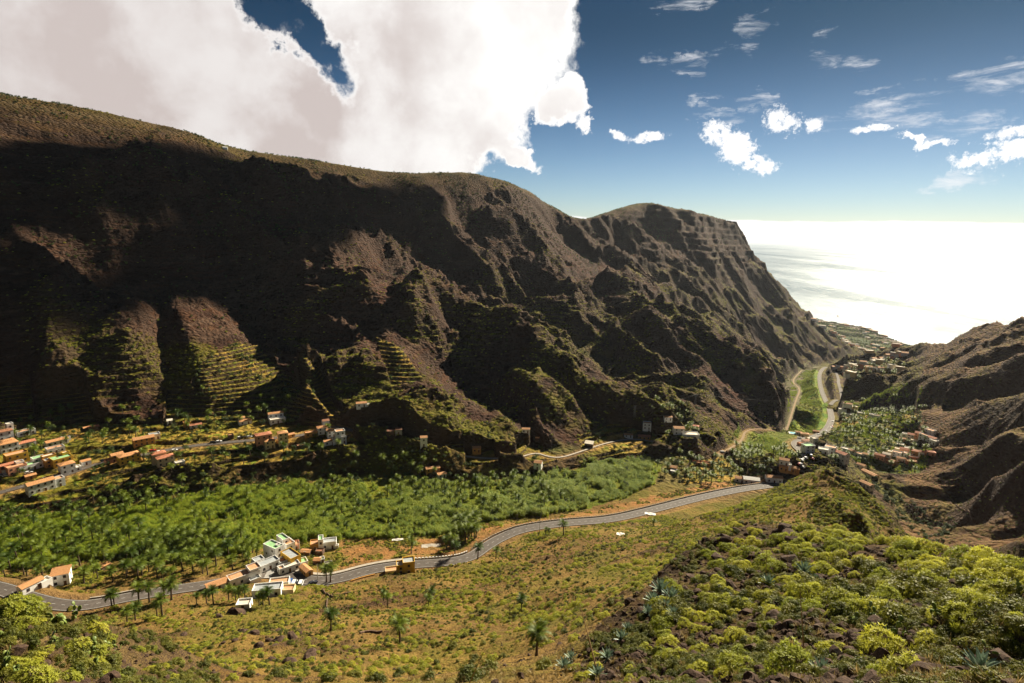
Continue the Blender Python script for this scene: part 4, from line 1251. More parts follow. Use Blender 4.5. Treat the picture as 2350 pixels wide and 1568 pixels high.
def gn_scatter(name, pts, scl, rot, srcs, tilt=0.0):
    """one object that carries many copies of the meshes in srcs (all of them stand in the scene)"""
    n = len(pts)
    me = bpy.data.meshes.new(name); me.vertices.add(n); me.vertices.foreach_set('co', np.asarray(pts, np.float32).ravel())
    a = me.attributes.new('scl', 'FLOAT', 'POINT'); a.data.foreach_set('value', np.asarray(scl, np.float32))
    r3 = np.zeros((n, 3), np.float32); r3[:, 2] = rot; r3[:, 0] = RNG.normal(0, tilt + 1e-6, n); r3[:, 1] = RNG.normal(0, tilt + 1e-6, n)
    a = me.attributes.new('rot', 'FLOAT_VECTOR', 'POINT'); a.data.foreach_set('vector', r3.ravel())
    a = me.attributes.new('pick', 'INT', 'POINT'); a.data.foreach_set('value', RNG.integers(0, len(srcs), n).astype(np.int32))
    me.update()
    ob = bpy.data.objects.new(name, me); COL.objects.link(ob)
    ng = bpy.data.node_groups.new(name, 'GeometryNodeTree')
    ng.interface.new_socket('Geometry', in_out='INPUT', socket_type='NodeSocketGeometry'); ng.interface.new_socket('Geometry', in_out='OUTPUT', socket_type='NodeSocketGeometry')
    N = ng.nodes; gi = N.new('NodeGroupInput'); go = N.new('NodeGroupOutput'); ip = N.new('GeometryNodeInstanceOnPoints'); gj = N.new('GeometryNodeGeometryToInstance')
    for s in reversed(srcs):
        oi = N.new('GeometryNodeObjectInfo'); oi.inputs[0].default_value = s; oi.transform_space = 'ORIGINAL'; oi.inputs['As Instance'].default_value = False
        ng.links.new(oi.outputs['Geometry'], gj.inputs[0])
    def attr(nm, dt):
        x = N.new('GeometryNodeInputNamedAttribute'); x.data_type = dt; x.inputs[0].default_value = nm; return x.outputs[0]
    ng.links.new(gi.outputs[0], ip.inputs['Points']); ng.links.new(gj.outputs[0], ip.inputs['Instance'])
    if len(srcs) > 1:
        ip.inputs['Pick Instance'].default_value = True; ng.links.new(attr('pick', 'INT'), ip.inputs['Instance Index'])
    ng.links.new(attr('rot', 'FLOAT_VECTOR'), ip.inputs['Rotation']); ng.links.new(attr('scl', 'FLOAT'), ip.inputs['Scale'])
    ng.links.new(ip.outputs[0], go.inputs[0])
    md = ob.modifiers.new('scatter', 'NODES'); md.node_group = ng
    ob['kind'] = 'stuff'
    return ob

# ------------------------------------------------------------------ choosing spots on the land
def cell_area():
    dx1 = np.diff(GX, axis=1)[:-1]; dy1 = np.diff(GY, axis=1)[:-1]; dx2 = np.diff(GX, axis=0)[:, :-1]; dy2 = np.diff(GY, axis=0)[:, :-1]
    return np.abs(dx1 * dy2 - dy1 * dx2)
AREA = cell_area()
def pick(mask, n, perpx=False, weight=None, visible=True):
    """n random points of the land where mask holds; spread by ground area, or by picture area when perpx"""
    m = mask[:-1, :-1].astype(float) * (MK['rd'][:-1, :-1] < 0.35)
    if visible: m = m * (GVIS[:-1, :-1])
    if perpx:
        w = m * np.clip(np.abs(np.diff(GPY, axis=0)[:, :-1]) * np.abs(np.diff(GPX, axis=1)[:-1]), 0, 50)
    else: w = m * AREA
    if weight is not None: w = w * weight[:-1, :-1]
    w = w.ravel(); s = w.sum()
    if s <= 0: return np.zeros((0, 3))
    k = RNG.choice(len(w), size=n, p=w / s)
    i, j = np.unravel_index(k, m.shape)
    a = RNG.random(n); b = RNG.random(n)
    def bl(G): return (G[i, j] * (1 - a) + G[i + 1, j] * a) * (1 - b) + (G[i, j + 1] * (1 - a) + G[i + 1, j + 1] * a) * b
    return np.stack([bl(GX), bl(GY), bl(GZ)], 1)
def thin(P, dmin):
    """drop points closer than dmin to an earlier one"""
    cell = {}; keep = []
    for k, p in enumerate(P):
        c = (int(p[0] // dmin), int(p[1] // dmin)); ok = True
        for a in (-1, 0, 1):
            for b in (-1, 0, 1):
                for q in cell.get((c[0] + a, c[1] + b), ()):
                    if (P[q][0] - p[0]) ** 2 + (P[q][1] - p[1]) ** 2 < dmin * dmin: ok = False; break
                if not ok: break
            if not ok: break
        if ok: keep.append(k); cell.setdefault(c, []).append(k)
    return P[keep]
def pxpoly(poly, rmin=0, rmax=1e9):
    m = inpoly(GPX, GPY, poly); return m & (MK['r'] > rmin) & (MK['r'] < rmax)
def where_words(px, py):
    """everyday words for a spot, by the nearest thing one can find"""
    best = min(PLACES, key=lambda q: (q[0] - px) ** 2 + ((q[1] - py) * 1.4) ** 2)
    return best[2]

# ------------------------------------------------------------------ materials of buildings and roads
W_WHITE = simple_mat("white_plaster", (0.74, 0.73, 0.70), 0.85, 0.2, 0.10, 0.7)
W_CREAM = simple_mat("cream_plaster", (0.66, 0.52, 0.30), 0.85, 0.2, 0.12, 0.7)
W_YELLOW = simple_mat("yellow_plaster", (0.66, 0.40, 0.055), 0.85, 0.2, 0.12, 0.7)
W_OCHRE = simple_mat("ochre_plaster", (0.50, 0.26, 0.07), 0.85, 0.2, 0.15, 0.7)
W_PINK = simple_mat("pink_plaster", (0.62, 0.30, 0.18), 0.85, 0.2, 0.12, 0.7)
W_STONE = simple_mat("rubble_stone", (0.13, 0.085, 0.060), 0.95, 0.1, 0.4, 2.0, bump=0.8)
W_GREY = simple_mat("grey_render", (0.34, 0.32, 0.29), 0.9, 0.1, 0.15, 0.8)
def tile_mat(name, c1, c2):
    m, t = new_mat(name)
    b = t.n('ShaderNodeBsdfPrincipled'); o = t.n('ShaderNodeOutputMaterial'); tc = t.n('ShaderNodeTexCoord')
    n = t.noise(tc.outputs['Object'], 1.6, 5.0, 0.7)
    wv = t.n('ShaderNodeTexWave', wave_type='BANDS', bands_direction='X'); t.put(wv.inputs['Vector'], tc.outputs['Object']); wv.inputs['Scale'].default_value = 1.6; wv.inputs['Distortion'].default_value = 0.3
    t.put(b.inputs['Base Color'], t.mix(t.ramp(n, 0.25, 0.75), c1, c2)); b.inputs['Roughness'].default_value = 0.85
    bp = t.n('ShaderNodeBump'); bp.inputs['Strength'].default_value = 0.5; bp.inputs['Distance'].default_value = 0.1
    t.put(bp.inputs['Height'], wv.outputs[0]); t.put(b.inputs['Normal'], bp.outputs[0]); t.put(o.inputs[0], b.outputs[0])
    return m
R_TILE = tile_mat("orange_roof_tiles", (0.40, 0.18, 0.065), (0.56, 0.28, 0.11))
R_RED = tile_mat("red_roof_tiles", (0.36, 0.12, 0.06), (0.50, 0.20, 0.10))
R_BROWN = tile_mat("brown_roof_tiles", (0.22, 0.085, 0.040), (0.34, 0.15, 0.07))
R_TERRA = simple_mat("terracotta_paving", (0.52, 0.28, 0.15), 0.85, 0.2, 0.18, 1.2)
R_GREY = simple_mat("grey_flat_roof", (0.32, 0.34, 0.35), 0.85, 0.2, 0.15, 0.8)
R_GREEN = simple_mat("green_flat_roof", (0.26, 0.46, 0.22), 0.85, 0.2, 0.2, 0.8)
R_LIGHT = simple_mat("pale_flat_roof", (0.62, 0.55, 0.45), 0.85, 0.2, 0.12, 0.8)
GLASS = simple_mat("window_glass", (0.03, 0.035, 0.045), 0.12, 0.6, 0.0)
WOOD = simple_mat("brown_joinery", (0.12, 0.055, 0.025), 0.6, 0.3, 0.1)
METAL = simple_mat("galvanised_metal", (0.30, 0.30, 0.30), 0.45, 0.5, 0.05, 1.0, 0.7)
PAINT_W = simple_mat("white_road_paint", (0.45, 0.44, 0.42), 0.7, 0.2, 0.15, 3.0)
CONC = simple_mat("pale_concrete", (0.36, 0.32, 0.27), 0.95, 0.08, 0.2, 1.0)
ASPH = simple_mat("asphalt", (0.085, 0.070, 0.060), 0.85, 0.3, 0.2, 0.6)
ASPH_L = simple_mat("worn_asphalt", (0.17, 0.155, 0.14), 0.97, 0.05, 0.15, 0.4)
EARTH = simple_mat("path_earth", (0.21, 0.145, 0.085), 0.95, 0.1, 0.2, 0.8)
WATER = simple_mat("pool_water", (0.05, 0.42, 0.55), 0.1, 0.5, 0.05)
TARP = simple_mat("white_tarpaulin", (0.58, 0.55, 0.50), 0.6, 0.3, 0.1)
BLUE = simple_mat("blue_plastic", (0.02, 0.12, 0.45), 0.4, 0.4, 0.05)

# ------------------------------------------------------------------ houses
_wcache = {}
def window_mesh(w, h):
    k = (w, h)
    if k not in _wcache:
        g = MB(); f = 0.07
        # frame bars stand proud, the pane sits behind them
        for a in ((-w/2, w/2, -0.05, 0.02, 0, f), (-w/2, w/2, -0.05, 0.02, h - f, h), (-w/2, -w/2 + f, -0.05, 0.02, f, h - f), (w/2 - f, w/2, -0.05, 0.02, f, h - f)): g.box(*a, m=0, bottom=True)
        q = MB(); q.add([(-w/2 + f, -0.012, f), (w/2 - f, -0.012, f), (w/2 - f, -0.012, h - f), (-w/2 + f, -0.012, h - f)], [(0, 1, 2, 3)], 0)
        g.box(-w/2 - 0.08, w/2 + 0.08, -0.12, 0.02, -0.07, -0.005, m=0, bottom=True)
        _wcache[k] = (g.me("window", [WOOD]), q.me("pane", [GLASS]))
    return _wcache[k]
def add_window(w, h, root, loc, rz):
    a, b = window_mesh(w, h); o = link('window', a, root, loc, rz); link('pane', b, o)
def door_mesh():
    if 'door' not in _wcache:
        g = MB(); g.box(-0.5, 0.5, -0.05, 0.02, 0, 2.1, 0); g.box(-0.6, 0.6, -0.10, 0.02, 2.1, 2.2, 1, bottom=True)
        _wcache['door'] = g.me("door", [WOOD, W_WHITE])
    return _wcache['door']

def house_block(root, b, wall, detail=True):
    dx, dy, w, d, h, kind, rm = b[:7]
    z0 = b[7] if len(b) > 7 else 0.0
    wm = b[8] if len(b) > 8 else wall
    x0, x1, y0, y1 = dx - w/2, dx + w/2, dy - d/2, dy + d/2
    g = MB(); base = z0 - (1.6 if z0 == 0 else 0.0); top = z0 + h * 1.12
    h *= 1.12
    if kind in ('flat', 'open'):
        t = 0.2; ph = 0.55 if kind == 'flat' else 0.9
        g.box(x0, x1, y0, y1, base, top, top=False)
        V = [(x0, y0, top), (x1, y0, top), (x1, y1, top), (x0, y1, top), (x0+t, y0+t, top), (x1-t, y0+t, top), (x1-t, y1-t, top), (x0+t, y1-t, top),
             (x0+t, y0+t, top-ph), (x1-t, y0+t, top-ph), (x1-t, y1-t, top-ph), (x0+t, y1-t, top-ph)]
        g.add(V, [(0,1,5,4),(1,2,6,5),(2,3,7,6),(3,0,4,7),(5,4,8,9),(6,5,9,10),(7,6,10,11),(4,7,11,8)])
        r = MB(); r.box(x0+t, x1-t, y0+t, y1-t, top-ph-0.15, top-ph+0.01)
    elif kind == 'hip':
        g.box(x0, x1, y0, y1, base, top, top=True); o = 0.3; rh = min(w, d) * 0.17
        r = MB(); e = (w - d) / 2 if w > d else 0; f = (d - w) / 2 if d > w else 0
        e *= 0.95; f *= 0.95
        V = [(x0-o, y0-o, top), (x1+o, y0-o, top), (x1+o, y1+o, top), (x0-o, y1+o, top), (dx-e, dy-f, top+rh), (dx+e, dy+f, top+rh),
             (x0-o, y0-o, top-0.14), (x1+o, y0-o, top-0.14), (x1+o, y1+o, top-0.14), (x0-o, y1+o, top-0.14)]
        F = ([(0,1,5,4),(1,2,5),(2,3,4,5),(3,0,4)] if w >= d else [(0,1,4),(1,2,5,4),(2,3,5),(3,0,4,5)]) + [(6,7,1,0),(7,8,2,1),(8,9,3,2),(9,6,0,3),(9,8,7,6)]
        r.add(V, F)
    elif kind == 'gable':
        o = 0.25; rh = (d if w >= d else w) * 0.19
        g.box(x0, x1, y0, y1, base, top, top=True)
        r = MB()
        if w >= d:
            g.add([(x0, y0, top), (x0, y1, top), (x0, dy, top+rh*0.93)], [(0, 2, 1)]); g.add([(x1, y0, top), (x1, y1, top), (x1, dy, top+rh*0.93)], [(0, 1, 2)])
            for s, ya in ((1, y0-o), (-1, y1+o)):
                r.add([(x0-o, ya, top-0.1), (x1+o, ya, top-0.1), (x1+o, dy, top+rh), (x0-o, dy, top+rh), (x0-o, ya, top-0.22), (x1+o, ya, top-0.22), (x1+o, dy, top+rh-0.12), (x0-o, dy, top+rh-0.12)],
                      [(0,1,2,3),(7,6,5,4),(0,4,5,1),(1,5,6,2),(3,2,6,7),(0,3,7,4)])
        else:
            g.add([(x0, y0, top), (x1, y0, top), (dx, y0, top+rh*0.93)], [(0, 1, 2)]); g.add([(x0, y1, top), (x1, y1, top), (dx, y1, top+rh*0.93)], [(0, 2, 1)])
            for xa in (x0-o, x1+o):
                r.add([(xa, y0-o, top-0.1), (xa, y1+o, top-0.1), (dx, y1+o, top+rh), (dx, y0-o, top+rh), (xa, y0-o, top-0.22), (xa, y1+o, top-0.22), (dx, y1+o, top+rh-0.12), (dx, y0-o, top+rh-0.12)],
                      [(0,1,2,3),(7,6,5,4),(0,4,5,1),(1,5,6,2),(3,2,6,7),(0,3,7,4)])
    elif kind == 'shed':
        rh = d * 0.22
        g.box(x0, x1, y0, y1, base, top, top=False)
        g.add([(x0, y0, top), (x1, y0, top), (x1, y1, top), (x0, y1, top), (x0, y1, top+rh), (x1, y1, top+rh)], [(2, 3, 4, 5), (0, 4, 3), (1, 2, 5)])
        r = MB(); o = 0.25
        r.add([(x0-o, y0-o, top), (x1+o, y0-o, top), (x1+o, y1+o, top+rh+0.08), (x0-o, y1+o, top+rh+0.08), (x0-o, y0-o, top-0.12), (x1+o, y0-o, top-0.12), (x1+o, y1+o, top+rh-0.05), (x0-o, y1+o, top+rh-0.05)],
              [(0,1,2,3),(7,6,5,4),(0,4,5,1),(1,5,6,2),(2,6,7,3),(3,7,4,0)])
    link('wall', g.me('house_wall', [wm]), root); link('roof', r.me('house_roof', [rm]), root)
    if not detail: return
    fl = max(1, int(round((h - 0.3) / 2.9)))
    hh = (h - (0.55 if kind == 'flat' else 0)) / fl
    if hh < 1.9: return
    for s in range(fl):
        zb = z0 + s * hh + min(0.95, hh * 0.33)
        n = max(1, int(w / 3.0))
        for k in range(n):
            xx = x0 + w * (k + 0.5) / n
            if s == 0 and k == n // 2 and z0 == 0:
                link('door', door_mesh(), root, (xx, y0, z0), 0); continue
            add_window(1.1, min(1.25, hh * 0.45), root, (xx, y0, zb), 0)
        n = max(1, int(d / 3.4))
        for k in range(n):
            yy = y0 + d * (k + 0.5) / n
            add_window(0.9, min(1.1, hh * 0.42), root, (x1, yy, zb), math.pi / 2)
            if (k + s) % 2 == 0: add_window(0.9, min(1.1, hh * 0.42), root, (x0, yy, zb), -math.pi / 2)

HOUSES = []
def H_(px, py, r, wall, label, blocks, cat='house', group=None, name='house', detail=True):
    HOUSES.append((px, py, r, wall, label, blocks, cat, group, name, detail))
fl, hp, gb, op, sh = 'flat', 'hip', 'gable', 'open', 'shed'
# --- hamlet at the bend of the road below
def A1(cx, cy): return 565.7 + cx * .1734, 1204.4 + cy * .1734
H_(*A1(368, 462), 36, W_WHITE, 'tall narrow white house with green flat roof and white box on top', [(0, 0, 5.0, 9.0, 7.5, fl, R_GREEN), (1.2, -2.0, 2.0, 2.0, 1.4, fl, R_LIGHT, 7.0)])
H_(*A1(492, 372), 26, W_WHITE, 'slim white tower house with green roof behind the tall white house', [(0, 0, 3.4, 7.0, 8.0, fl, R_GREEN)])
H_(*A1(556, 380), 24, W_WHITE, 'white house with terracotta roof terrace beside the slim tower house', [(0, 0, 4.6, 6.5, 6.2, fl, R_TERRA)])
H_(*A1(608, 318), 4, W_PINK, 'low pink house with wide terracotta roof at the back of the hamlet', [(0, 0, 7.0, 4.5, 2.8, fl, R_TERRA)])
H_(*A1(290, 570), 22, W_WHITE, 'long low white building with grey roof at the road bend', [(0, 0, 9.0, 5.0, 3.2, fl, R_GREY), (-2.5, 5.0, 4.5, 4.0, 3.4, fl, R_GREY)])
H_(*A1(150, 565), 24, W_WHITE, 'small white house with terracotta terrace left end of the roadside row', [(0, 0, 4.5, 4.0, 2.8, fl, R_TERRA), (-3.5, 0.5, 2.5, 3.0, 1.8, fl, R_TERRA)])
H_(*A1(592, 540), 28, W_YELLOW, 'yellow two storey house with grey sunken roof in the hamlet', [(0, 0, 5.2, 9.5, 5.8, fl, R_GREY)])
H_(*A1(482, 540), 22, W_WHITE, 'little white house with reddish brown roof beside the yellow house', [(0, 0, 4.2, 4.5, 3.0, fl, R_BROWN)])
H_(*A1(562, 612), 16, W_WHITE, 'white roadside building with walled yard in front of the yellow house', [(0, 0, 9.5, 3.6, 2.8, fl, R_LIGHT), (-3.4, -0.2, 2.6, 3.0, 2.9, fl, R_TERRA)])
H_(*A1(726, 545), 14, W_WHITE, 'flat white house with pale green roof below the yellow house', [(0, 0, 5.4, 4.5, 2.6, fl, R_GREEN)])
H_(*A1(790, 640), 26, W_OCHRE, 'long orange tiled shed beside the green roofed house', [(0, 0, 3.2, 7.0, 2.3, gb, R_TILE)], 'shed')
H_(*A1(912, 318), -4, W_OCHRE, 'orange house with flat terracotta roof left of the narrow white tower', [(0, 0, 4.8, 5.0, 3.4, fl, R_TERRA)])
H_(*A1(988, 322), -2, W_WHITE, 'narrow white tower with green roof between two low houses', [(0, 0, 2.4, 5.0, 6.0, fl, R_GREEN)])
H_(*A1(1092, 300), -4, W_WHITE, 'long white house with sunken grey roof at the field edge', [(0, 0, 7.6, 4.5, 3.8, fl, R_GREY), (4.0, -2.0, 2.0, 1.6, 1.9, fl, R_TERRA)])
H_(*A1(790, 388), -24, W_STONE, 'old stone hut with bright orange tiles above the hamlet lane', [(0, 0, 4.8, 3.0, 1.7, gb, R_TILE)], 'hut')
H_(*A1(972, 388), -18, W_STONE, 'square stone hut with flat brown roof below the white tower', [(0, 0, 3.8, 3.4, 2.2, fl, R_BROWN)], 'hut')
H_(*A1(940, 508), -20, W_STONE, 'small hut with orange roof beside a blue water tank', [(0, 0, 3.2, 2.8, 2.0, gb, R_TILE)], 'hut')
H_(*A1(1005, 498), 6, W_WHITE, 'tiny white and green hut behind the blue water tank', [(0, 0, 2.0, 2.8, 2.2, fl, R_GREEN)], 'hut')
H_(*A1(1086, 552), 3, W_GREY, 'grey concrete box hut with pale roof alone on the field', [(0, 0, 3.6, 2.8, 1.9, fl, R_LIGHT)], 'hut')
H_(560, 1333, 16, W_WHITE, 'long white roadside house with orange roof terrace left of the bend', [(0, 0, 13.0, 5.0, 3.6, fl, R_TERRA), (4.6, 0.5, 5.0, 5.4, 4.6, fl, R_TERRA), (3.5, -3.6, 4.6, 2.4, 1.6, fl, R_GREY)])
H_(501, 1350, 12, W_WHITE, 'low white house with broad orange tiled roof by the road', [(0, 0, 9.5, 4.5, 2.2, gb, R_TILE)])
H_(*A1(285, 925), -14, W_WHITE, 'white villa with long grey roof and pergola below the road', [(0, 0, 11.0, 5.0, 3.4, fl, R_GREY)])
H_(*A1(440, 830), -10, W_WHITE, 'white house with roof terrace next to the parked cars', [(0, 0, 8.0, 4.5, 3.2, fl, R_TERRA)])
H_(*A1(530, 890), -16, W_CREAM, 'cream outbuilding with terracotta terrace right of the white villa', [(0, 0, 6.5, 4.0, 2.0, fl, R_TERRA)])
H_(*A1(2146, 625), 3, W_YELLOW, 'bright yellow roadside house with walled grey roof', [(0, 0, 5.4, 5.0, 5.6, fl, R_GREY)])
H_(*A1(2040, 632), 3, W_YELLOW, 'narrow yellow house with grey roof left of the bright yellow house', [(0, 0, 3.8, 4.5, 4.4, fl, R_GREY)])
H_(*A1(1930, 638), 3, W_CREAM, 'low cream annex with terracotta terrace beside a tree', [(0, 0, 6.6, 4.0, 2.2, fl, R_TERRA)])
H_(561, 1394, -18, W_WHITE, 'lone small white box house above a brown boulder', [(0, 0, 5.0, 4.0, 2.2, fl, R_LIGHT)])
H_(143, 1338, -14, W_WHITE, 'white house with plain gable wall and orange roof among palms', [(0, 0, 6.5, 5.0, 4.8, sh, R_TILE)])
H_(72, 1354, 26, W_WHITE, 'white house with orange stripe roof beside the lower left road', [(0, 0, 8.0, 4.0, 2.8, gb, R_TILE), (4.5, -1.0, 4.0, 3.5, 2.0, fl, R_LIGHT)])
H_(240, 1306, 30, W_STONE, 'small orange roofed hut among the valley palms', [(0, 0, 4.2, 3.0, 2.0, gb, R_TILE)], 'hut')
# --- village on the terraces
def A2(cx, cy): return cx * .1164, 961 + cy * .1164
H_(*A2(300, 372), 14, W_WHITE, 'white villa with square lookout tower, topmost house in the village', [(-5.5, 0, 8.5, 6.0, 5.6, hp, R_BROWN), (-1.5, 2.5, 3.6, 3.6, 9.0, fl, R_LIGHT), (6.0, 0, 10.0, 5.0, 3.2, fl, R_TERRA)])
H_(*A2(330, 612), 14, W_WHITE, 'white two storey villa with stepped red tiled roofs below the tower villa', [(-4.0, 0, 9.5, 6.0, 5.4, hp, R_TILE), (5.5, 0, 9.0, 5.0, 3.4, gb, R_RED), (-3.0, 4.0, 6.5, 4.0, 6.0, hp, R_TILE)])
H_(*A2(330, 845), 12, W_YELLOW, 'square yellow house with roof parapet below the stepped villa', [(0, 0, 11.0, 7.0, 5.4, fl, R_TERRA)])
H_(*A2(330, 1070), 16, W_PINK, 'salmon house with orange roof above the parked cars', [(0, 0, 9.5, 6.0, 4.6, fl, R_TERRA), (-3.5, 4.5, 8.0, 3.5, 5.0, gb, R_RED)])
H_(*A2(600, 1000), 16, W_WHITE, 'white house with pale green terrace in the middle of the village row', [(0, 0, 12.0, 6.0, 3.4, fl, R_GREEN), (-4.0, 3.0, 4.0, 3.5, 5.4, fl, R_TERRA)])
H_(*A2(770, 905), 16, W_WHITE, 'white house with light green upper terrace behind the middle row', [(0, 0, 6.5, 5.0, 4.6, fl, R_GREEN)])
H_(*A2(1010, 935), 16, W_OCHRE, 'ochre house with white roof slab left of the yellow corner house', [(0, 0, 7.0, 5.5, 4.4, fl, R_GREY), (0.5, 4.5, 7.0, 4.0, 5.6, fl, R_LIGHT)])
H_(*A2(1215, 905), 16, W_YELLOW, 'big yellow corner house with green terrace and parapets', [(0, 0, 10.5, 8.0, 4.8, fl, R_GREEN), (3.6, 3.0, 4.0, 3.0, 6.0, fl, R_LIGHT)])
H_(*A2(1330, 1062), 14, W_WHITE, 'white house with orange hip roof on the outside of the road bend', [(0, 0, 7.6, 6.0, 5.4, hp, R_TILE), (5.0, -0.5, 3.6, 5.0, 2.4, fl, R_LIGHT)])
H_(*A2(130, 1085), 20, W_WHITE, 'little white house with tiled roof far left beside the parking lane', [(0, 0, 4.6, 4.0, 3.0, hp, R_RED)])
H_(*A2(605, 1195), 12, W_OCHRE, 'small shed with bright orange roof above the village road', [(0, 0, 5.4, 3.6, 2.2, gb, R_TILE)], 'shed')
H_(*A2(890, 1400), 15, W_WHITE, 'long white two storey house with tiled roof below the village road', [(-2.0, 0, 13.0, 6.0, 5.2, gb, R_TILE), (7.0, 0, 5.0, 5.5, 4.6, fl, R_TERRA)])
H_(*A2(1120, 505), 16, W_WHITE, 'long low white house with single orange roof in the upper village', [(0, 0, 12.5, 5.0, 2.8, gb, R_TILE)])
H_(*A2(1305, 425), 16, W_WHITE, 'small white annex at the right end of the long orange roofed house', [(0, 0, 4.6, 4.0, 2.4, fl, R_LIGHT)])
H_(*A2(1095, 670), 14, W_WHITE, 'white flat roofed house with open terrace above the yellow corner house', [(0, 0, 9.5, 5.0, 3.4, fl, R_TERRA)])
H_(*A2(1692, 905), 14, W_WHITE, 'small white house with bright orange roof beside the village road', [(0, 0, 5.2, 4.0, 2.6, gb, R_TILE)])
H_(*A2(1850, 240), 10, W_STONE, 'brown stone farmhouse with red roof under the gully', [(0, 0, 6.5, 4.5, 2.8, gb, R_RED)])
H_(*A2(1715, 225), 14, W_STONE, 'low stone barn with orange roof left of the brown farmhouse', [(0, 0, 4.6, 3.5, 1.8, gb, R_TILE)], 'barn')
def A3(cx, cy): return cx * .2716, 912.5 + cy * .2716
H_(*A3(1090, 545), 16, W_YELLOW, 'long yellow house with orange roof and balcony windows by the road', [(0, 0, 12.0, 6.5, 4.6, hp, R_TILE)])
H_(*A3(990, 535), 16, W_OCHRE, 'ochre house with orange roof joined left of the long yellow house', [(0, 0, 7.0, 5.0, 4.2, gb, R_TILE)])
H_(*A3(935, 552), 16, W_PINK, 'low salmon garage at the left end of the yellow row', [(0, 0, 6.0, 4.5, 2.4, fl, R_TERRA)], 'garage')
H_(*A3(1215, 395), 8, W_OCHRE, 'ochre house with stone ground floor behind the parked red car', [(0, 0, 12.5, 6.0, 4.4, gb, R_TILE)])
H_(*A3(1308, 350), 8, W_WHITE, 'pale house partly hidden by palms at the road junction', [(0, 0, 6.5, 5.0, 3.6, fl, R_GREY)])
H_(*A3(1385, 572), 12, W_CREAM, 'cream two storey house with pink stepped hip roofs below the road', [(1.0, 0, 10.0, 6.0, 5.0, hp, R_RED), (-1.5, 5.0, 8.0, 5.0, 6.6, hp, R_RED)])
H_(*A3(1520, 568), 14, W_WHITE, 'small white annex on the terrace right of the pink roofed house', [(0, 0, 5.5, 3.5, 2.2, fl, R_LIGHT)], 'annex')
H_(*A3(1436, 222), 0, W_WHITE, 'tiny white shed with sloping roof on the green terraces', [(0, 0, 3.6, 3.0, 1.8, sh, R_LIGHT)], 'shed')
H_(*A3(1582, 246), 2, W_OCHRE, 'orange fronted house left of the low red roofed house on the terraces', [(0, 0, 5.0, 4.5, 3.2, fl, R_TERRA)])
H_(*A3(1655, 254), 2, W_WHITE, 'low white house with red roof right of the orange fronted house', [(0, 0, 8.0, 4.0, 2.2, gb, R_RED)])
H_(*A3(2070, 226), 12, W_WHITE, 'white house with orange roof and raised orange room on the upper terraces', [(0, 0, 8.6, 4.5, 2.6, gb, R_TILE), (-1.5, 3.0, 4.2, 3.5, 4.2, gb, R_TILE)])
H_(*A3(1950, 340), 6, W_STONE, 'small orange walled hut above the village road', [(0, 0, 3.6, 3.4, 2.4, fl, R_TERRA)], 'hut')
def A4(cx, cy): return 547.5 + cx * .2716, 851.6 + cy * .2716
H_(*A4(315, 402), 6, W_WHITE, 'white house with long orange roof behind a dark round tree', [(0, 0, 11.0, 4.5, 3.0, gb, R_TILE)])
H_(*A4(330, 440), 12, W_WHITE, 'white flat roofed house in front of a dark round tree', [(0, 0, 11.0, 4.5, 3.2, fl, R_LIGHT)])
H_(*A4(212, 612), 10, W_PINK, 'salmon two storey house with red hip roofs above the road', [(0, 0, 10.5, 6.0, 6.2, hp, R_RED)])
H_(*A4(262, 650), 12, W_CREAM, 'yellowish two storey house with orange roof in front of the salmon house', [(0, 0, 6.5, 5.5, 4.8, hp, R_TILE)])
H_(*A4(376, 612), 8, W_CREAM, 'tall cream house with orange hip roof standing alone by the road', [(0, 0, 6.4, 6.0, 7.2, hp, R_TILE)])
H_(*A4(430, 562), 20, W_OCHRE, 'low orange roofed wing right of the tall cream house', [(0, 0, 7.0, 3.5, 2.2, gb, R_TILE)])
H_(*A4(625, 548), 10, W_OCHRE, 'long ochre house with terracotta terrace on the village edge', [(0, 0, 10.5, 4.5, 3.0, fl, R_TERRA)])
H_(*A4(708, 528), 10, W_WHITE, 'white house with pink roof joined right of the long ochre house', [(0, 0, 7.0, 5.0, 4.6, hp, R_TILE)])
H_(*A4(735, 462), 12, W_WHITE, 'small white house at the mouth of the ravine', [(0, 0, 5.0, 4.5, 3.4, gb, R_BROWN)])
H_(*A4(800, 552), 12, W_WHITE, 'white house with broad orange roof near the ravine', [(0, 0, 9.0, 6.0, 4.2, hp, R_TILE)])
H_(*A4(858, 602), 10, W_WHITE, 'tall white three storey house with terraces on the village point', [(0, 0, 6.5, 5.5, 8.2, fl, R_TERRA), (0.8, -3.2, 6.0, 2.4, 4.8, fl, R_LIGHT)])
H_(*A4(822, 618), 12, W_WHITE, 'small white cube house left of the three storey house', [(0, 0, 4.4, 4.0, 3.8, fl, R_TERRA)])
H_(*A4(768, 626), 12, W_WHITE, 'long low white house with orange roofs at the terrace rim', [(0, 0, 8.0, 4.0, 2.8, gb, R_TILE)])
H_(*A4(526, 652), 8, W_STONE, 'small brown ruin with orange roof patch on the lower terraces', [(0, 0, 5.2, 3.5, 2.2, fl, R_TERRA)], 'ruin')
H_(*A4(1038, 318), 6, W_WHITE, 'lone farmhouse with orange roof and terrace on the dark slope', [(0, 0, 7.6, 4.5, 2.8, gb, R_TILE), (4.8, -0.8, 3.0, 3.0, 1.8, fl, R_LIGHT)])
H_(*A4(1285, 532), 2, W_STONE, 'old stone cottage with grey roof in the shaded ravine', [(0, 0, 5.0, 4.0, 2.6, gb, R_BROWN)], 'cottage')
H_(*A4(1352, 534), 2, W_GREY, 'pale cottage with gable roof in the shaded ravine', [(0, 0, 4.6, 4.0, 3.4, gb, R_BROWN)], 'cottage')
H_(*A4(1565, 638), 2, W_WHITE, 'narrow white two storey house with orange roof on the shaded knoll', [(0, 0, 4.8, 4.5, 6.0, gb, R_TILE)])
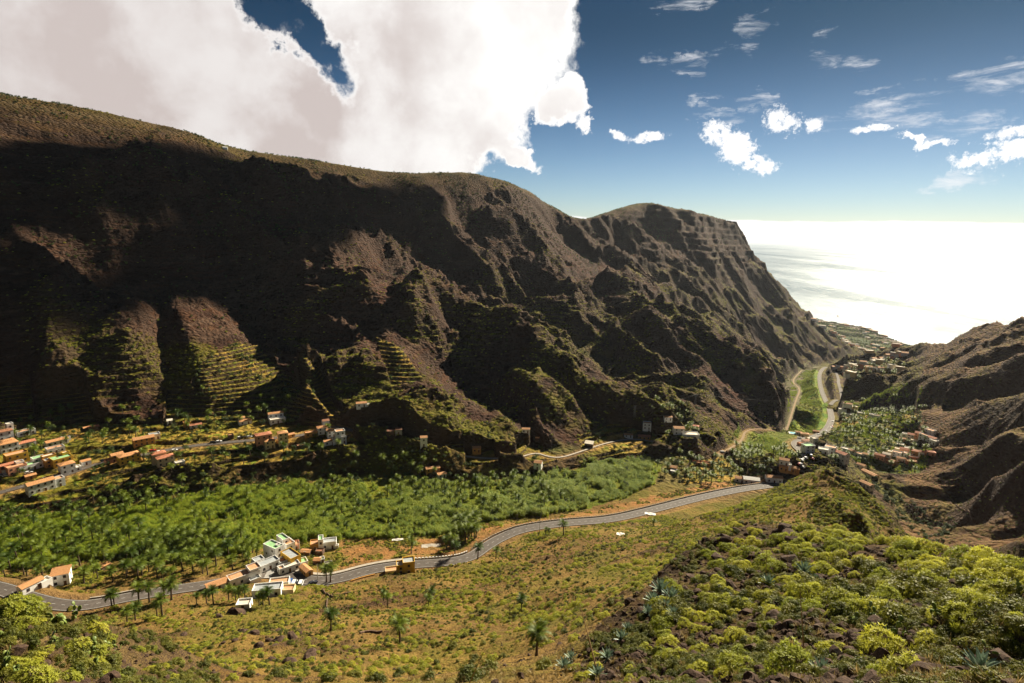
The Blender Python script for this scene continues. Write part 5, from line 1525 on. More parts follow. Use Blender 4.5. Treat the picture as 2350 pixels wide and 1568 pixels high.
H_(*A4(2010, 688), 6, W_OCHRE, 'orange house above the footpath at the foot of the ridge', [(0, 0, 6.0, 4.5, 3.0, gb, R_TILE)])
H_(*A4(1640, 856), 12, W_OCHRE, 'long barn with orange roof at the upper end of the cane field', [(0, 0, 9.5, 4.0, 2.6, gb, R_TILE)], 'barn')
H_(*A4(1712, 896), 24, W_WHITE, 'small white walled barn with steep orange roof below the long barn', [(0, 0, 6.0, 4.0, 2.4, gb, R_TILE)], 'barn')
def A5(cx, cy): return 1095 + cx * .2716, 851.6 + cy * .2716
H_(*A5(410, 562), 0, W_WHITE, 'white cottage with orange roof in the side gully above the path', [(0, 0, 6.2, 4.0, 2.8, gb, R_TILE)], 'cottage')
H_(*A5(510, 588), 0, W_STONE, 'tiny orange roofed hut right of the gully cottage', [(0, 0, 3.2, 2.8, 1.8, gb, R_TILE)], 'hut')
H_(*A5(515, 826), -14, W_WHITE, 'white gabled house with bright orange roof at the edge of the cane', [(0, 0, 5.4, 5.0, 4.4, gb, R_TILE)])
H_(*A5(945, 645), -10, W_STONE, 'grey stone barn half sunk in the slope by the footpath', [(0, 0, 6.5, 4.5, 3.0, sh, R_LIGHT)], 'barn')
H_(*A5(1276, 566), 8, W_WHITE, 'low house with orange roof on the reddish terraces', [(0, 0, 7.2, 4.0, 2.2, gb, R_TILE)])
H_(*A5(1430, 526), 4, W_WHITE, 'white two storey house on the ridge end above the terraces', [(0, 0, 6.8, 5.5, 5.2, fl, R_TERRA)])
H_(*A5(1408, 580), 10, W_OCHRE, 'long red roofed house below the white house on the ridge end', [(0, 0, 10.0, 4.5, 2.6, gb, R_RED)])
H_(*A5(1605, 474), 20, W_WHITE, 'white house with slanting orange roof among the trees of the hollow', [(0, 0, 6.8, 4.0, 2.8, gb, R_TILE)])
H_(*A5(1752, 540), 14, W_WHITE, 'white manor house with orange roof on a walled terrace above the river bed', [(-5.0, 1.0, 8.5, 6.0, 5.0, gb, R_TILE), (4.0, -0.6, 14.0, 8.0, 1.6, fl, R_LIGHT)])
H_(*A5(1846, 492), -10, W_OCHRE, 'small red roofed summer house right of the manor terrace', [(0, 0, 5.2, 4.0, 2.2, hp, R_RED)])
H_(*A5(1655, 838), -6, W_OCHRE, 'orange roofed shed at the end of the cane field', [(0, 0, 5.6, 4.5, 2.2, gb, R_TILE)], 'shed')
H_(*A5(1662, 862), -6, W_GREY, 'low shed with white sheet roof below the orange shed', [(0, 0, 4.6, 3.0, 1.6, sh, TARP)], 'shed')
H_(*A5(1905, 792), 8, W_PINK, 'row of roofless salmon walls beside the valley gardens', [(0, 0, 16.0, 4.5, 2.2, op, R_TERRA)], 'ruin')
H_(*A5(2215, 936), 6, W_WHITE, 'white house with orange roof just above the long road', [(0, 0, 6.4, 4.5, 2.8, gb, R_TILE)])
H_(1723, 1109, 10, W_WHITE, 'white walled shed with broad white roof at the end of the long road', [(0, 0, 11.0, 6.0, 3.0, gb, TARP)], 'shed')
H_(1775, 1106, 16, W_WHITE, 'long white house with orange gable roof beside the dark rocks', [(0, 0, 11.0, 5.0, 3.6, gb, R_TILE)])
# --- houses along the valley road on the right
def A6(cx, cy): return 1794.5 + cx * .1683, 949 + cy * .1683
G6 = None
H_(*A6(330, 440), 40, W_WHITE, 'white house with dark red roof inside the bend of the valley road', [(0, 0, 8.0, 6.0, 5.0, hp, R_BROWN)])
H_(*A6(345, 545), 40, W_WHITE, 'tall white house with green grey roof casting a shadow on the valley road', [(0, 0, 8.5, 6.0, 6.8, fl, R_GREEN)])
H_(*A6(378, 388), 40, W_CREAM, 'pale flat house nearest the upper end of the road bend', [(0, 0, 7.5, 5.0, 4.2, fl, R_LIGHT)])
H_(*A6(432, 408), 40, W_WHITE, 'white square house behind the red roofed house on the bend', [(0, 0, 5.5, 5.0, 5.2, fl, R_LIGHT)])
H_(*A6(245, 450), 36, W_PINK, 'small pink house touching the inside kerb of the bend', [(0, 0, 4.5, 4.0, 3.6, fl, R_TERRA)])
H_(*A6(560, 526), 0, W_WHITE, 'square white house with pale roof left of the orange topped house', [(0, 0, 7.0, 6.0, 3.6, fl, R_LIGHT)])
H_(*A6(652, 545), -10, W_WHITE, 'white house with orange topped walls at the start of the hamlet row', [(0, 0, 7.6, 6.0, 5.2, fl, R_TERRA)])
H_(*A6(755, 628), -34, W_WHITE, 'longest white building of the hamlet with three orange strip roofs', [(0, 0, 16.0, 6.0, 6.0, gb, R_RED)])
H_(*A6(770, 535), -10, W_OCHRE, 'little orange house behind the longest white building', [(0, 0, 5.0, 4.5, 3.4, gb, R_TILE)])
H_(*A6(868, 545), -18, W_WHITE, 'white house with pale roof right of the longest white building', [(0, 0, 8.5, 5.0, 4.6, fl, R_LIGHT)])
H_(*A6(945, 540), -12, W_WHITE, 'low white house above the shaded gully', [(0, 0, 6.5, 4.5, 3.0, fl, R_TERRA)])
H_(*A6(1030, 592), -14, W_WHITE, 'row of joined white houses along the shaded gully rim', [(-5.0, 0, 6.0, 5.0, 4.2, gb, R_TILE), (1.0, 0, 6.0, 5.0, 3.6, fl, R_TERRA), (6.5, 0, 5.0, 5.0, 4.4, gb, R_TILE)])
H_(*A6(1228, 588), -10, W_WHITE, 'white house with sunlit yellow gable in the hamlet row', [(0, 0, 7.0, 5.0, 3.8, gb, R_LIGHT)])
H_(*A6(1325, 632), -14, W_PINK, 'pink house with long tiled roof in the hamlet row', [(0, 0, 9.0, 5.0, 4.0, gb, R_RED)])
H_(*A6(1418, 640), -10, W_WHITE, 'brightest white gabled house of the hamlet row', [(0, 0, 6.5, 5.5, 5.6, gb, R_LIGHT)])
H_(*A6(1475, 690), -20, W_PINK, 'pink roofed house at the lowest point of the hamlet', [(0, 0, 7.5, 5.0, 3.4, gb, R_TILE)])
H_(*A6(1452, 572), 0, W_CREAM, 'cream house with flat roof above the brightest gabled house', [(0, 0, 5.5, 5.0, 4.4, fl, R_LIGHT)])
H_(*A6(1560, 590), -8, W_WHITE, 'white stepped house in the middle of the crowded hamlet', [(0, 0, 7.5, 5.0, 4.4, fl, R_TERRA)])
H_(*A6(1600, 530), -4, W_CREAM, 'pale terraced house at the top of the crowded hamlet', [(0, 0, 8.0, 5.0, 3.4, fl, R_LIGHT)])
H_(*A6(1665, 545), -4, W_PINK, 'pink terraced house left of the reddish roofs', [(0, 0, 7.5, 5.0, 4.0, gb, R_RED)])
H_(*A6(1725, 510), -4, W_WHITE, 'white flat house furthest up the crowded hamlet', [(0, 0, 7.0, 4.5, 3.0, fl, R_LIGHT)])
H_(*A6(1715, 600), -4, W_WHITE, 'white house tucked below the terraced houses', [(0, 0, 7.0, 5.0, 4.0, fl, R_TERRA)])
H_(*A6(1835, 578), 0, W_OCHRE, 'biggest dark fronted house with red roof in the hamlet', [(0, 0, 8.4, 6.0, 4.4, hp, R_RED)])
H_(*A6(1918, 580), 0, W_WHITE, 'red roofed house with white side wall between two red roofs', [(0, 0, 6.6, 5.0, 3.2, gb, R_RED)])
H_(*A6(2012, 578), 8, W_PINK, 'red roofed house standing last in the hamlet', [(0, 0, 8.0, 5.0, 3.0, hp, R_RED)])
H_(*A6(1622, 662), 4, W_WHITE, 'white house with pink roof below the crowded hamlet', [(0, 0, 7.5, 4.5, 3.2, gb, R_TILE)])
H_(*A6(1795, 628), 4, W_PINK, 'pale pink house with flat terrace below the dark fronted house', [(0, 0, 8.0, 5.0, 2.8, fl, R_LIGHT)])
H_(*A6(1762, 690), 20, W_PINK, 'long pink roof at the foot of the hamlet', [(0, 0, 8.5, 4.5, 2.6, gb, R_TILE)])
H_(*A6(1608, 460), 0, W_WHITE, 'small white house between the gardens and the upper hamlet', [(0, 0, 6.0, 4.5, 3.0, fl, R_LIGHT)])
H_(*A6(1640, 385), 0, W_OCHRE, 'small orange house left of the upper hamlet', [(0, 0, 5.5, 4.5, 3.0, gb, R_TILE)])
H_(*A6(1695, 332), -6, W_WHITE, 'first white house of the upper hamlet on the left', [(0, 0, 8.0, 5.0, 3.8, fl, R_LIGHT)])
H_(*A6(1780, 350), -6, W_WHITE, 'white house with reddish roof in the upper hamlet', [(0, 0, 9.0, 6.0, 4.6, gb, R_RED)])
H_(*A6(1885, 335), -6, W_PINK, 'pink house in the centre of the upper hamlet', [(0, 0, 9.5, 6.0, 4.6, gb, R_RED)])
H_(*A6(2015, 300), -30, W_WHITE, 'highest white house of the upper hamlet', [(0, 0, 8.5, 5.5, 5.0, fl, R_TERRA)])
H_(*A6(1985, 385), -32, W_WHITE, 'long white stepped building on the rim of the dark ravine', [(-3.5, 0, 8.0, 6.0, 5.4, fl, R_TERRA), (4.5, 0, 8.0, 6.0, 4.6, gb, R_RED)])
H_(*A6(2065, 430), -34, W_WHITE, 'white end house on the tip above the dark ravine', [(0, 0, 6.5, 5.0, 4.0, fl, R_LIGHT)])
H_(*A6(1810, 412), -6, W_CREAM, 'low pale house below the upper hamlet', [(0, 0, 7.5, 4.5, 2.6, fl, R_LIGHT)])
H_(*A6(1078, 752), -20, W_WHITE, 'white house with tiled roof in the shaded gully', [(0, 0, 7.0, 4.5, 3.4, gb, R_TILE)])
H_(*A6(1190, 868), -42, W_CREAM, 'long narrow cream house running down the gully side', [(0, 0, 14.0, 5.0, 3.4, gb, R_TILE)])
H_(*A6(1145, 1020), -34, W_WHITE, 'white house with orange roof peeping over the green hill', [(0, 0, 9.0, 4.5, 3.2, gb, R_TILE)])
H_(*A6(25, 700), 0, W_WHITE, 'white house among palms left of the valley road', [(0, 0, 6.5, 5.0, 3.6, gb, R_TILE)])
H_(*A6(70, 745), 4, W_WHITE, 'small pale house behind the three orange roofs', [(0, 0, 5.0, 4.0, 2.8, fl, R_LIGHT)])
H_(*A6(15, 800), 4, W_OCHRE, 'leftmost of the three orange roofed houses behind the green hill', [(0, 0, 6.0, 4.5, 3.0, gb, R_TILE)])
H_(*A6(110, 825), 4, W_OCHRE, 'middle of the three orange roofed houses behind the green hill', [(0, 0, 6.5, 4.5, 3.0, gb, R_TILE)])
H_(*A6(175, 810), 4, W_OCHRE, 'rightmost of the three orange roofed houses behind the green hill', [(0, 0, 5.5, 4.5, 3.0, gb, R_TILE)])
H_(*A6(222, 290), 10, W_WHITE, 'low white house next to the blue swimming pool', [(0, 0, 6.0, 4.0, 2.8, gb, R_TILE)])
H_(*A6(305, 318), 10, W_CREAM, 'house with double orange roof between pool and road', [(0, 0, 8.0, 5.0, 3.4, hp, R_TILE)])
H_(*A6(235, 350), 10, W_WHITE, 'white garden hut below the double orange roof', [(0, 0, 4.0, 3.0, 2.0, fl, R_LIGHT)], 'hut')
H_(*A6(460, 272), 10, W_OCHRE, 'orange roofed house behind the kerb of the valley road', [(0, 0, 6.5, 4.5, 2.6, gb, R_TILE)])
H_(*A6(880, 45), 8, W_WHITE, 'long white house at the gardens above the road', [(0, 0, 10.0, 5.0, 3.6, fl, R_LIGHT)])
H_(*A6(890, 100), 8, W_WHITE, 'small orange roofed house beside the striped terraces', [(0, 0, 5.5, 4.5, 3.0, gb, R_TILE)])
H_(*A6(1230, 45), 4, W_WHITE, 'white house behind the yellow green orchard', [(0, 0, 6.5, 4.5, 3.2, fl, R_LIGHT)])
H_(*A6(1290, 55), 4, W_WHITE, 'low white annex right of the orchard house', [(0, 0, 6.5, 4.0, 2.4, fl, R_TERRA)], 'annex')
H_(1932, 950, 8, W_WHITE, 'white house at the left of the cluster over the road fork', [(0, 0, 9.0, 6.0, 4.4, fl, R_LIGHT)])
H_(1943, 943, 8, W_WHITE, 'highest white house in the cluster over the road fork', [(0, 0, 10.0, 6.0, 5.0, gb, R_TILE)])
H_(1957, 947, 8, W_CREAM, 'pale house at the right of the cluster over the road fork', [(0, 0, 9.0, 6.0, 4.2, fl, R_LIGHT)])
H_(1975, 953, 8, W_WHITE, 'single white house right of the cluster over the road fork', [(0, 0, 8.0, 5.0, 3.4, fl, R_LIGHT)])
# --- far houses: only specks, alike
def A7(cx, cy): return 1800.5 + cx * .1553, 717.8 + cy * .1553
FARH = []
def far_row(pts, label, group, w=9.0, mats=(W_WHITE, W_WHITE, W_CREAM, W_PINK)):
    for k, (cx, cy) in enumerate(pts):
        x, y = A7(cx, cy)
        FARH.append((x, y, RNG.uniform(-30, 40), mats[k % len(mats)], label, group, w * RNG.uniform(0.8, 1.35), k))
far_row([(720, 862), (780, 850), (820, 856), (860, 838), (890, 868), (900, 812), (935, 850), (960, 856), (1000, 806), (1012, 848), (1050, 830), (1130, 838), (1150, 792), (1180, 815), (1240, 870), (1245, 835), (1270, 860)],
        'pale house in the cluster beside the bend of the river wall', 'houses beside the bend of the river wall', 10)
far_row([(925, 945), (960, 955), (985, 940), (900, 930)], 'pale house beside the brown gardens above the second road', 'houses above the second road', 12)
far_row([(1395, 852), (1575, 832), (1700, 858)], 'single pale house on the lower right slope', 'single houses on the lower right slope', 11)
far_row([(1330, 700), (1370, 716), (1400, 735), (1430, 705), (1460, 722), (1500, 690), (1530, 670), (1560, 682), (1600, 655), (1650, 662), (1700, 640), (1740, 650), (1790, 625), (1350, 745)],
        'pale house squeezed between river wall and slope', 'houses between river wall and slope', 12)
far_row([(420, 112), (450, 128), (480, 140), (510, 148), (560, 222), (590, 238), (690, 305), (720, 318), (750, 322), (790, 340), (830, 355), (860, 365), (880, 385), (850, 400), (900, 405), (880, 425), (905, 440), (930, 460),
         (970, 488), (1000, 495), (1060, 490), (1080, 515), (1130, 545), (1160, 560), (1180, 585), (1210, 600), (1230, 520), (1300, 480), (1340, 490), (1380, 505), (1440, 512), (1470, 455), (1500, 470), (1320, 540), (1250, 590), (1640, 495), (1690, 500), (1220, 380), (1240, 395)],
        'tiny pale house on the coastal plain among plantations', 'tiny houses on the coastal plain', 15)
far_row([(680, 210), (720, 216), (850, 185), (920, 195), (980, 200), (1120, 220), (1150, 235), (1210, 245), (1240, 250), (1270, 265), (1300, 275), (1330, 290), (1220, 300), (1180, 310), (1450, 350), (1490, 358)],
        'tiny pale house along the shore', 'tiny houses along the shore', 16)

ORD = ['first', 'second', 'third', 'fourth', 'fifth', 'sixth', 'seventh', 'eighth', 'ninth', 'tenth', 'eleventh', 'twelfth', 'thirteenth', 'fourteenth', 'fifteenth', 'sixteenth', 'seventeenth', 'eighteenth', 'nineteenth', 'twentieth']
TENS = {2: 'twenty', 3: 'thirty', 4: 'forty', 5: 'fifty', 6: 'sixty', 7: 'seventy', 8: 'eighty'}
def ordinal(k):
    k += 1
    if k <= 20: return ORD[k - 1]
    t_, u = divmod(k, 10)
    return TENS[t_] + '-' + ORD[u - 1] if u else {3: 'thirtieth', 4: 'fortieth', 5: 'fiftieth', 6: 'sixtieth', 7: 'seventieth', 8: 'eightieth'}[t_]
FAR_LABEL = {}
_grp = {}
for f_ in FARH: _grp.setdefault(f_[4], []).append(f_)
for lb_, fs_ in _grp.items():
    for k, f_ in enumerate(sorted(fs_, key=lambda q: q[0])):
        head, rest = lb_.split(' house ', 1)
        FAR_LABEL[(f_[0], f_[1])] = '%s house %s, %s from the left' % (head, rest, ordinal(k))
HP = []
for (px, py, r, wall, label, blocks, cat, group, name, detail) in HOUSES:
    p = ground(px, py)
    rad = max(math.hypot(abs(b[0]) + b[2] / 2, abs(b[1]) + b[3] / 2) for b in blocks) * 0.75
    HP.append(p); PADS.append((p[0], p[1], rad, p[2]))
FP = []
for (x, y, *_r) in FARH:
    p = ground(x, y); FP.append(p)
def apply_pads():
    for (cx, cy_, rad, z) in PADS:
        a = math.atan2(cx, cy_); l = math.hypot(cx, cy_)
        j0 = max(0, np.searchsorted(az, a - rad * 2 / l) - 1); j1 = min(NC, np.searchsorted(az, a + rad * 2 / l) + 1)
        X = GX[:, j0:j1]; Y = GY[:, j0:j1]; d = np.hypot(X - cx, Y - cy_)
        w = (1 - sstep(rad, rad * 1.5, d)) * (MK['rd'][:, j0:j1] < 0.5)
        GZ[:, j0:j1] = GZ[:, j0:j1] * (1 - w) + z * w
apply_pads()
REG = build_land()
build_sea()

def place_houses():
    protos = {}
    for (spec, p) in zip(HOUSES, HP):
        px, py, r, wall, label, blocks, cat, group, name, detail = spec
        a = math.atan2(p[0], p[1])
        root = empty(name if cat == 'house' else cat, p, -a + math.radians(r))
        tag(root, label, cat, group)
        big = math.hypot(p[0], p[1]) < 720
        for b in blocks: house_block(root, b, wall, detail and big)
    for (x, y, r, wall, label, group, w, k), p in zip(FARH, FP):
        a = math.atan2(p[0], p[1])
        root = empty('house', p, -a + math.radians(r)); tag(root, FAR_LABEL[(x, y)], 'house', group)
        house_block(root, (0, 0, w, w * 0.7, 4.0 + (k % 3), 'gable' if k % 3 == 0 else 'flat', R_TILE if k % 3 == 0 else R_LIGHT), wall, False)
place_houses()
print("houses", round(time.time() - T0, 1))

# ------------------------------------------------------------------ roads and paths
def offset_path(P, off):
    d = np.gradient(P[:, :2], axis=0); d /= np.linalg.norm(d, axis=1)[:, None] + 1e-9
    n = np.stack([d[:, 1], -d[:, 0]], 1)
    Q = P.copy(); o = np.asarray(off); Q[:, :2] += n * (o[:, None] if o.ndim else o)
    return Q
def ribbon(mb, P, o0, o1, z, m=0, thick=0.0):
    A_ = offset_path(P, o0); B_ = offset_path(P, o1); n = len(P)
    V = [tuple(a[:2]) + (a[2] + z,) for a in A_] + [tuple(b[:2]) + (b[2] + z,) for b in B_]
    F = [(i, i + 1, n + i + 1, n + i) for i in range(n - 1)]
    if thick:
        V += [(v[0], v[1], v[2] - thick) for v in V[:2 * n]]
        F += [(i + 1, i, 2 * n + i, 2 * n + i + 1) for i in range(n - 1)] + [(n + i, n + i + 1, 3 * n + i + 1, 3 * n + i) for i in range(n - 1)]
        F += [(0, n, 3 * n, 2 * n), (n - 1, 3 * n - 1, 4 * n - 1, 2 * n - 1)]
    mb.add(V, F, m)
def arc(P):
    return np.concatenate([[0], np.cumsum(np.linalg.norm(np.diff(P[:, :2], axis=0), axis=1))])
def sub(P, s, a, b):
    t = np.linspace(a, b, max(2, int((b - a) / 1.5) + 1))
    return np.stack([np.interp(t, s, P[:, k]) for k in range(3)], 1)
def fix_up(ob):
    pass
def make_road(key, name, half, mat, zoff=-0.12, dash=None, edge=None, walls=None, wall_mat=None):
    P = PATHS[key][0]; g = MB(); ribbon(g, P, -half, half, zoff, 0, 0.8)
    me = g.me(name, [mat]); 
    bm = bmesh.new(); bm.from_mesh(me); bmesh.ops.recalc_face_normals(bm, faces=bm.faces); bm.to_mesh(me); bm.free()
    o = link(name, me); o['kind'] = 'structure'
    s = arc(P)
    if dash:
        q = MB(); t = 2.0
        while t + dash[0] < s[-1]:
            ribbon(q, sub(P, s, t, t + dash[0]), -0.07, 0.07, zoff + 0.02); t += dash[0] + dash[1]
        k = link('lane_dashes', q.me('lane_dashes', [PAINT_W]), o); k['kind'] = 'stuff'
    if edge:
        q = MB()
        for e in edge: ribbon(q, P, e - 0.06, e + 0.06, zoff + 0.02)
        link('edge_lines', q.me('edge_lines', [PAINT_W]), o)
    return o, P, s
mr, MP, MS = make_road('main_road', 'main_road', 3.5, ASPH, dash=(1.5, 2.6), edge=(-3.1, 3.1))
make_road('village_road', 'village_road', 2.6, ASPH, dash=(2.0, 4.0))
make_road('valley_road', 'valley_road', 3.5, ASPH_L, zoff=0.45, dash=(3.0, 5.0))
make_road('side_road', 'side_road', 2.8, ASPH_L, zoff=0.5)
make_road('highway', 'river_road', 8.0, ASPH_L, zoff=0.9)
make_road('footpath', 'footpath', 0.8, CONC, zoff=0.15)
make_road('dirt_track', 'dirt_track', 1.2, EARTH, zoff=-0.15)
# zebra crossing at the hamlet
c = ground(*A1(262, 630)); k0 = int(np.argmin(np.hypot(MP[:, 0] - c[0], MP[:, 1] - c[1])))
q = MB()
for i in range(8):
    o0 = -3.0 + i * 0.8
    ribbon(q, sub(MP, MS, MS[k0], MS[k0] + 3.2), o0, o0 + 0.42, -0.098)
zc = link('zebra_crossing', q.me('zebra_crossing', [PAINT_W]), mr)
# parking lay-by
c = ground(*A1(700, 790)); k1 = int(np.argmin(np.hypot(MP[:, 0] - c[0], MP[:, 1] - c[1])))
q = MB(); lay = sub(MP, MS, MS[k1] - 14, MS[k1] + 12); sgn = 1.0
dd = offset_path(MP, 5.0)[k1]; sgn = 1.0 if np.hypot(dd[0], dd[1]) < np.hypot(MP[k1, 0], MP[k1, 1]) else -1.0
ribbon(q, lay, sgn * 3.85, sgn * 9.0, -0.13, 0, 1.2)
me = q.me('parking_bay', [ASPH]); bm = bmesh.new(); bm.from_mesh(me); bmesh.ops.recalc_face_normals(bm, faces=bm.faces); bm.to_mesh(me); bm.free()
lb = link('parking_bay', me); lb['kind'] = 'structure'

def wall_along(name, label, cat, P, off, w, h, mat, blocks=None, zoff=-0.4):
    g = MB(); A_ = offset_path(P, off - w / 2); B_ = offset_path(P, off + w / 2); n = len(P)
    V = []
    for Q, z in ((A_, zoff), (B_, zoff), (A_, h), (B_, h)): V += [(a[0], a[1], a[2] + z) for a in Q]
    F = []
    for i in range(n - 1): F += [(i, i + 1, 2 * n + i + 1, 2 * n + i), (n + i + 1, n + i, 3 * n + i, 3 * n + i + 1), (2 * n + i, 2 * n + i + 1, 3 * n + i + 1, 3 * n + i)]
    F += [(0, 2 * n, 3 * n, n), (n - 1, 2 * n - 1, 4 * n - 1, 3 * n - 1)]
    g.add(V, F)
    root = empty(name, P[0]); tag(root, label, cat)
    me = g.me('wall_body', [mat]); bm = bmesh.new(); bm.from_mesh(me)
    for v in bm.verts: v.co -= Vector(P[0].tolist())
    bmesh.ops.recalc_face_normals(bm, faces=bm.faces); bm.to_mesh(me); bm.free()
    link('wall_body', me, root)
    if blocks:
        L, gap, bh, bm_ = blocks; s = arc(P); q = MB(); t = 0.3
        while t + L < s[-1]:
            pp = sub(P, s, t, t + L); pp = pp - P[0]
            a, b = pp[0], pp[-1]; d = (b - a)[:2]; d /= np.linalg.norm(d) + 1e-9; nn = np.array([d[1], -d[0]])
            x = [a[:2] + nn * (off - w / 2 - .03), b[:2] + nn * (off - w / 2 - .03), b[:2] + nn * (off + w / 2 + .03), a[:2] + nn * (off + w / 2 + .03)]
            z = (a[2] + b[2]) / 2
            q.add([(*v, z + h - 0.05) for v in x] + [(*v, z + h + bh) for v in x], [(0, 1, 5, 4), (1, 2, 6, 5), (2, 3, 7, 6), (3, 0, 4, 7), (4, 5, 6, 7)])
            t += L + gap
        me = q.me('parapet_block', [bm_]); bm = bmesh.new(); bm.from_mesh(me); bmesh.ops.recalc_face_normals(bm, faces=bm.faces); bm.to_mesh(me); bm.free()
        k = link('parapet_block', me, root); k['kind'] = 'stuff'
    return root
def seg_near(P, s, pa, pb):
    a = ground(*pa); b = ground(*pb)
    ka = int(np.argmin(np.hypot(P[:, 0] - a[0], P[:, 1] - a[1]))); kb = int(np.argmin(np.hypot(P[:, 0] - b[0], P[:, 1] - b[1])))
    return P[min(ka, kb):max(ka, kb) + 1]
far_side = -sgn
wall_along('parapet_wall', 'long low stone parapet with spaced blocks on the valley side of the main road', 'parapet', seg_near(MP, MS, (1095, 1270), (1765, 1116)), far_side * 4.3, 0.35, 0.15, CONC, (0.9, 0.8, 0.35, CONC))
wall_along('parapet_wall', 'parapet with white blocks along the road right of the yellow house', 'parapet', seg_near(MP, MS, (955, 1294), (1085, 1275)), far_side * 4.3, 0.4, 0.15, CONC, (0.9, 0.8, 0.4, W_WHITE))
wall_along('pavement', 'pale kerb pavement along the hamlet side of the road', 'pavement', seg_near(MP, MS, (560, 1326), (930, 1296)), far_side * 4.9, 1.6, 0.10, CONC)
wall_along('kerb_wall', 'pale roadside kerb wall curving down at the lower left', 'kerb', seg_near(MP, MS, (195, 1392), (330, 1362)), far_side * 4.4, 0.5, 0.25, CONC)
wall_along('retaining_wall', 'smooth brown retaining wall holding up the road left of the yellow houses', 'wall', seg_near(MP, MS, A1(1330, 700), A1(1700, 620)), sgn * 4.5, 0.4, 0.2, W_OCHRE, zoff=-2.6)
VP_, VS_ = PATHS['valley_road'][0], None
wall_along('road_wall', 'white wall along the outer edge of the valley road', 'wall', PATHS['valley_road'][0], 3.7, 0.25, 0.85, CONC)
wall_along('road_wall', 'white wall along the inner edge of the valley road', 'wall', PATHS['valley_road'][0], -3.7, 0.25, 0.75, CONC)
wall_along('river_wall', 'dark embankment wall of the river bed by the lower village', 'wall', PATHS['highway'][0], 10.5, 1.2, 1.5, W_GREY, zoff=-3)
wall_along('river_wall', 'pale embankment wall between the river bed and the houses', 'wall', PATHS['highway'][0], -10.5, 1.2, 1.2, CONC, zoff=-3)
# dry stone walls on the near slope
def stone_wall(pts, label, h=1.0, w=0.4):
    h *= 0.6
    P = np.array([ground(*p) for p in pts]); P = _smooth_path(P, 1.5, 2); P[:, 2] = gz_at(P[:, 0], P[:, 1])
    return wall_along('stone_wall', label, 'stone wall', P, 0, w, h, W_STONE)
def A8(cx, cy): return 547.5 + cx * .263, 1155.8 + cy * .263
stone_wall([A8(735, 755), A8(750, 785), A8(785, 800), A8(820, 825)], 'crooked dry stone wall running down below the parked cars', 1.3)
stone_wall([A8(775, 840), A8(772, 880), A8(768, 915)], 'short dry stone wall running straight downhill', 1.2)
stone_wall([A8(1060, 1140), A8(1110, 1122), A8(1180, 1122), A8(1250, 1125)], 'low dark ledge of stones above the lone round palm', 0.9)
stone_wall([A8(1380, 290), A8(1500, 272), A8(1620, 268), A8(1700, 275)], 'low stone wall at the edge of the cane behind the fields', 1.0)
stone_wall([A8(860, 800), A8(920, 790), A8(980, 780)], 'fallen terrace wall beside the crooked stone wall', 0.7)
stone_wall([(2175, 1148), (2200, 1170), (2230, 1195)], 'pale broken wall on the dark slope at the right', 1.0)
print("roads", round(time.time() - T0, 1))

# ------------------------------------------------------------------ vehicles
def car_proto(kind, paint, label, loc, rz, group='cars parked in the valley'):
    L, Wd = (4.2, 1.7) if kind == 'car' else (4.8, 1.85)
    root = empty('parked_car' if kind == 'car' else 'parked_van', loc, rz); tag(root, label, kind if kind == 'car' else 'van', group)
    prof = [(-L/2, 0.35), (-L/2, 0.78), (-L/2 + 0.2, 0.86), (L/2 - 0.9, 0.84), (L/2 - 0.05, 0.70), (L/2, 0.35)]
    g = MB()
    def extr(prof, w, mat):
        n = len(prof); V = [(x, -w/2, z) for x, z in prof] + [(x, w/2, z) for x, z in prof]
        F = [tuple(range(n)), tuple(range(2 * n - 1, n - 1, -1))] + [((i + 1) % n, i, n + i, n + (i + 1) % n) for i in range(n)]
        g.add(V, F, mat)
    extr(prof, Wd, 0); me = g.me('car_body', [paint]); link('body', me, root)
    g = MB()
    cab = [(-L/2 + 0.25, 0.85), (-L/2 + 0.55, 1.36), (L/2 - 1.9, 1.38), (L/2 - 1.15, 0.85)] if kind == 'car' else [(-L/2 + 0.05, 0.85), (-L/2 + 0.15, 1.85), (L/2 - 1.5, 1.9), (L/2 - 0.7, 0.85)]
    extr(cab, Wd * 0.86, 0); link('window', g.me('car_windows', [GLASS]), root)
    g = MB(); x0, x1, zt = (-L/2 + 0.6, L/2 - 1.95, 1.38) if kind == 'car' else (-L/2 + 0.15, L/2 - 1.5, 1.88)
    g.box(x0, x1, -Wd * 0.4, Wd * 0.4, zt - 0.03, zt + 0.05); link('roof', g.me('car_roof', [paint]), root)
    for sx in (-1, 1):
        for sy in (-1, 1):
            g = MB(); n = 10; V = []
            for yy in (-0.1, 0.1): V += [(0.32 * math.cos(2*math.pi*k/n), yy, 0.32 * math.sin(2*math.pi*k/n)) for k in range(n)]
            g.add(V, [tuple(range(n)), tuple(range(2*n-1, n-1, -1))] + [((k+1) % n, k, n + k, n + (k+1) % n) for k in range(n)])
            link('wheel', g.me('wheel', [simple_cache('tyre', (0.02, 0.02, 0.02))]), root, (sx * L * 0.31, sy * (Wd / 2 - 0.08), 0.32))
    return root
_sm = {}
def simple_cache(n, c):
    if n not in _sm: _sm[n] = simple_mat(n, c, 0.6, 0.3, 0.0)
    return _sm[n]
def paintm(n, c):
    if n not in _sm: _sm[n] = simple_mat(n, c, 0.25, 0.6, 0.0)
    return _sm[n]
PW, PR, PB_, PD_, PS = paintm('white_car_paint', (0.75, 0.75, 0.74)), paintm('red_car_paint', (0.45, 0.02, 0.02)), paintm('blue_car_paint', (0.03, 0.10, 0.35)), paintm('dark_car_paint', (0.02, 0.022, 0.03)), paintm('silver_car_paint', (0.45, 0.46, 0.47))
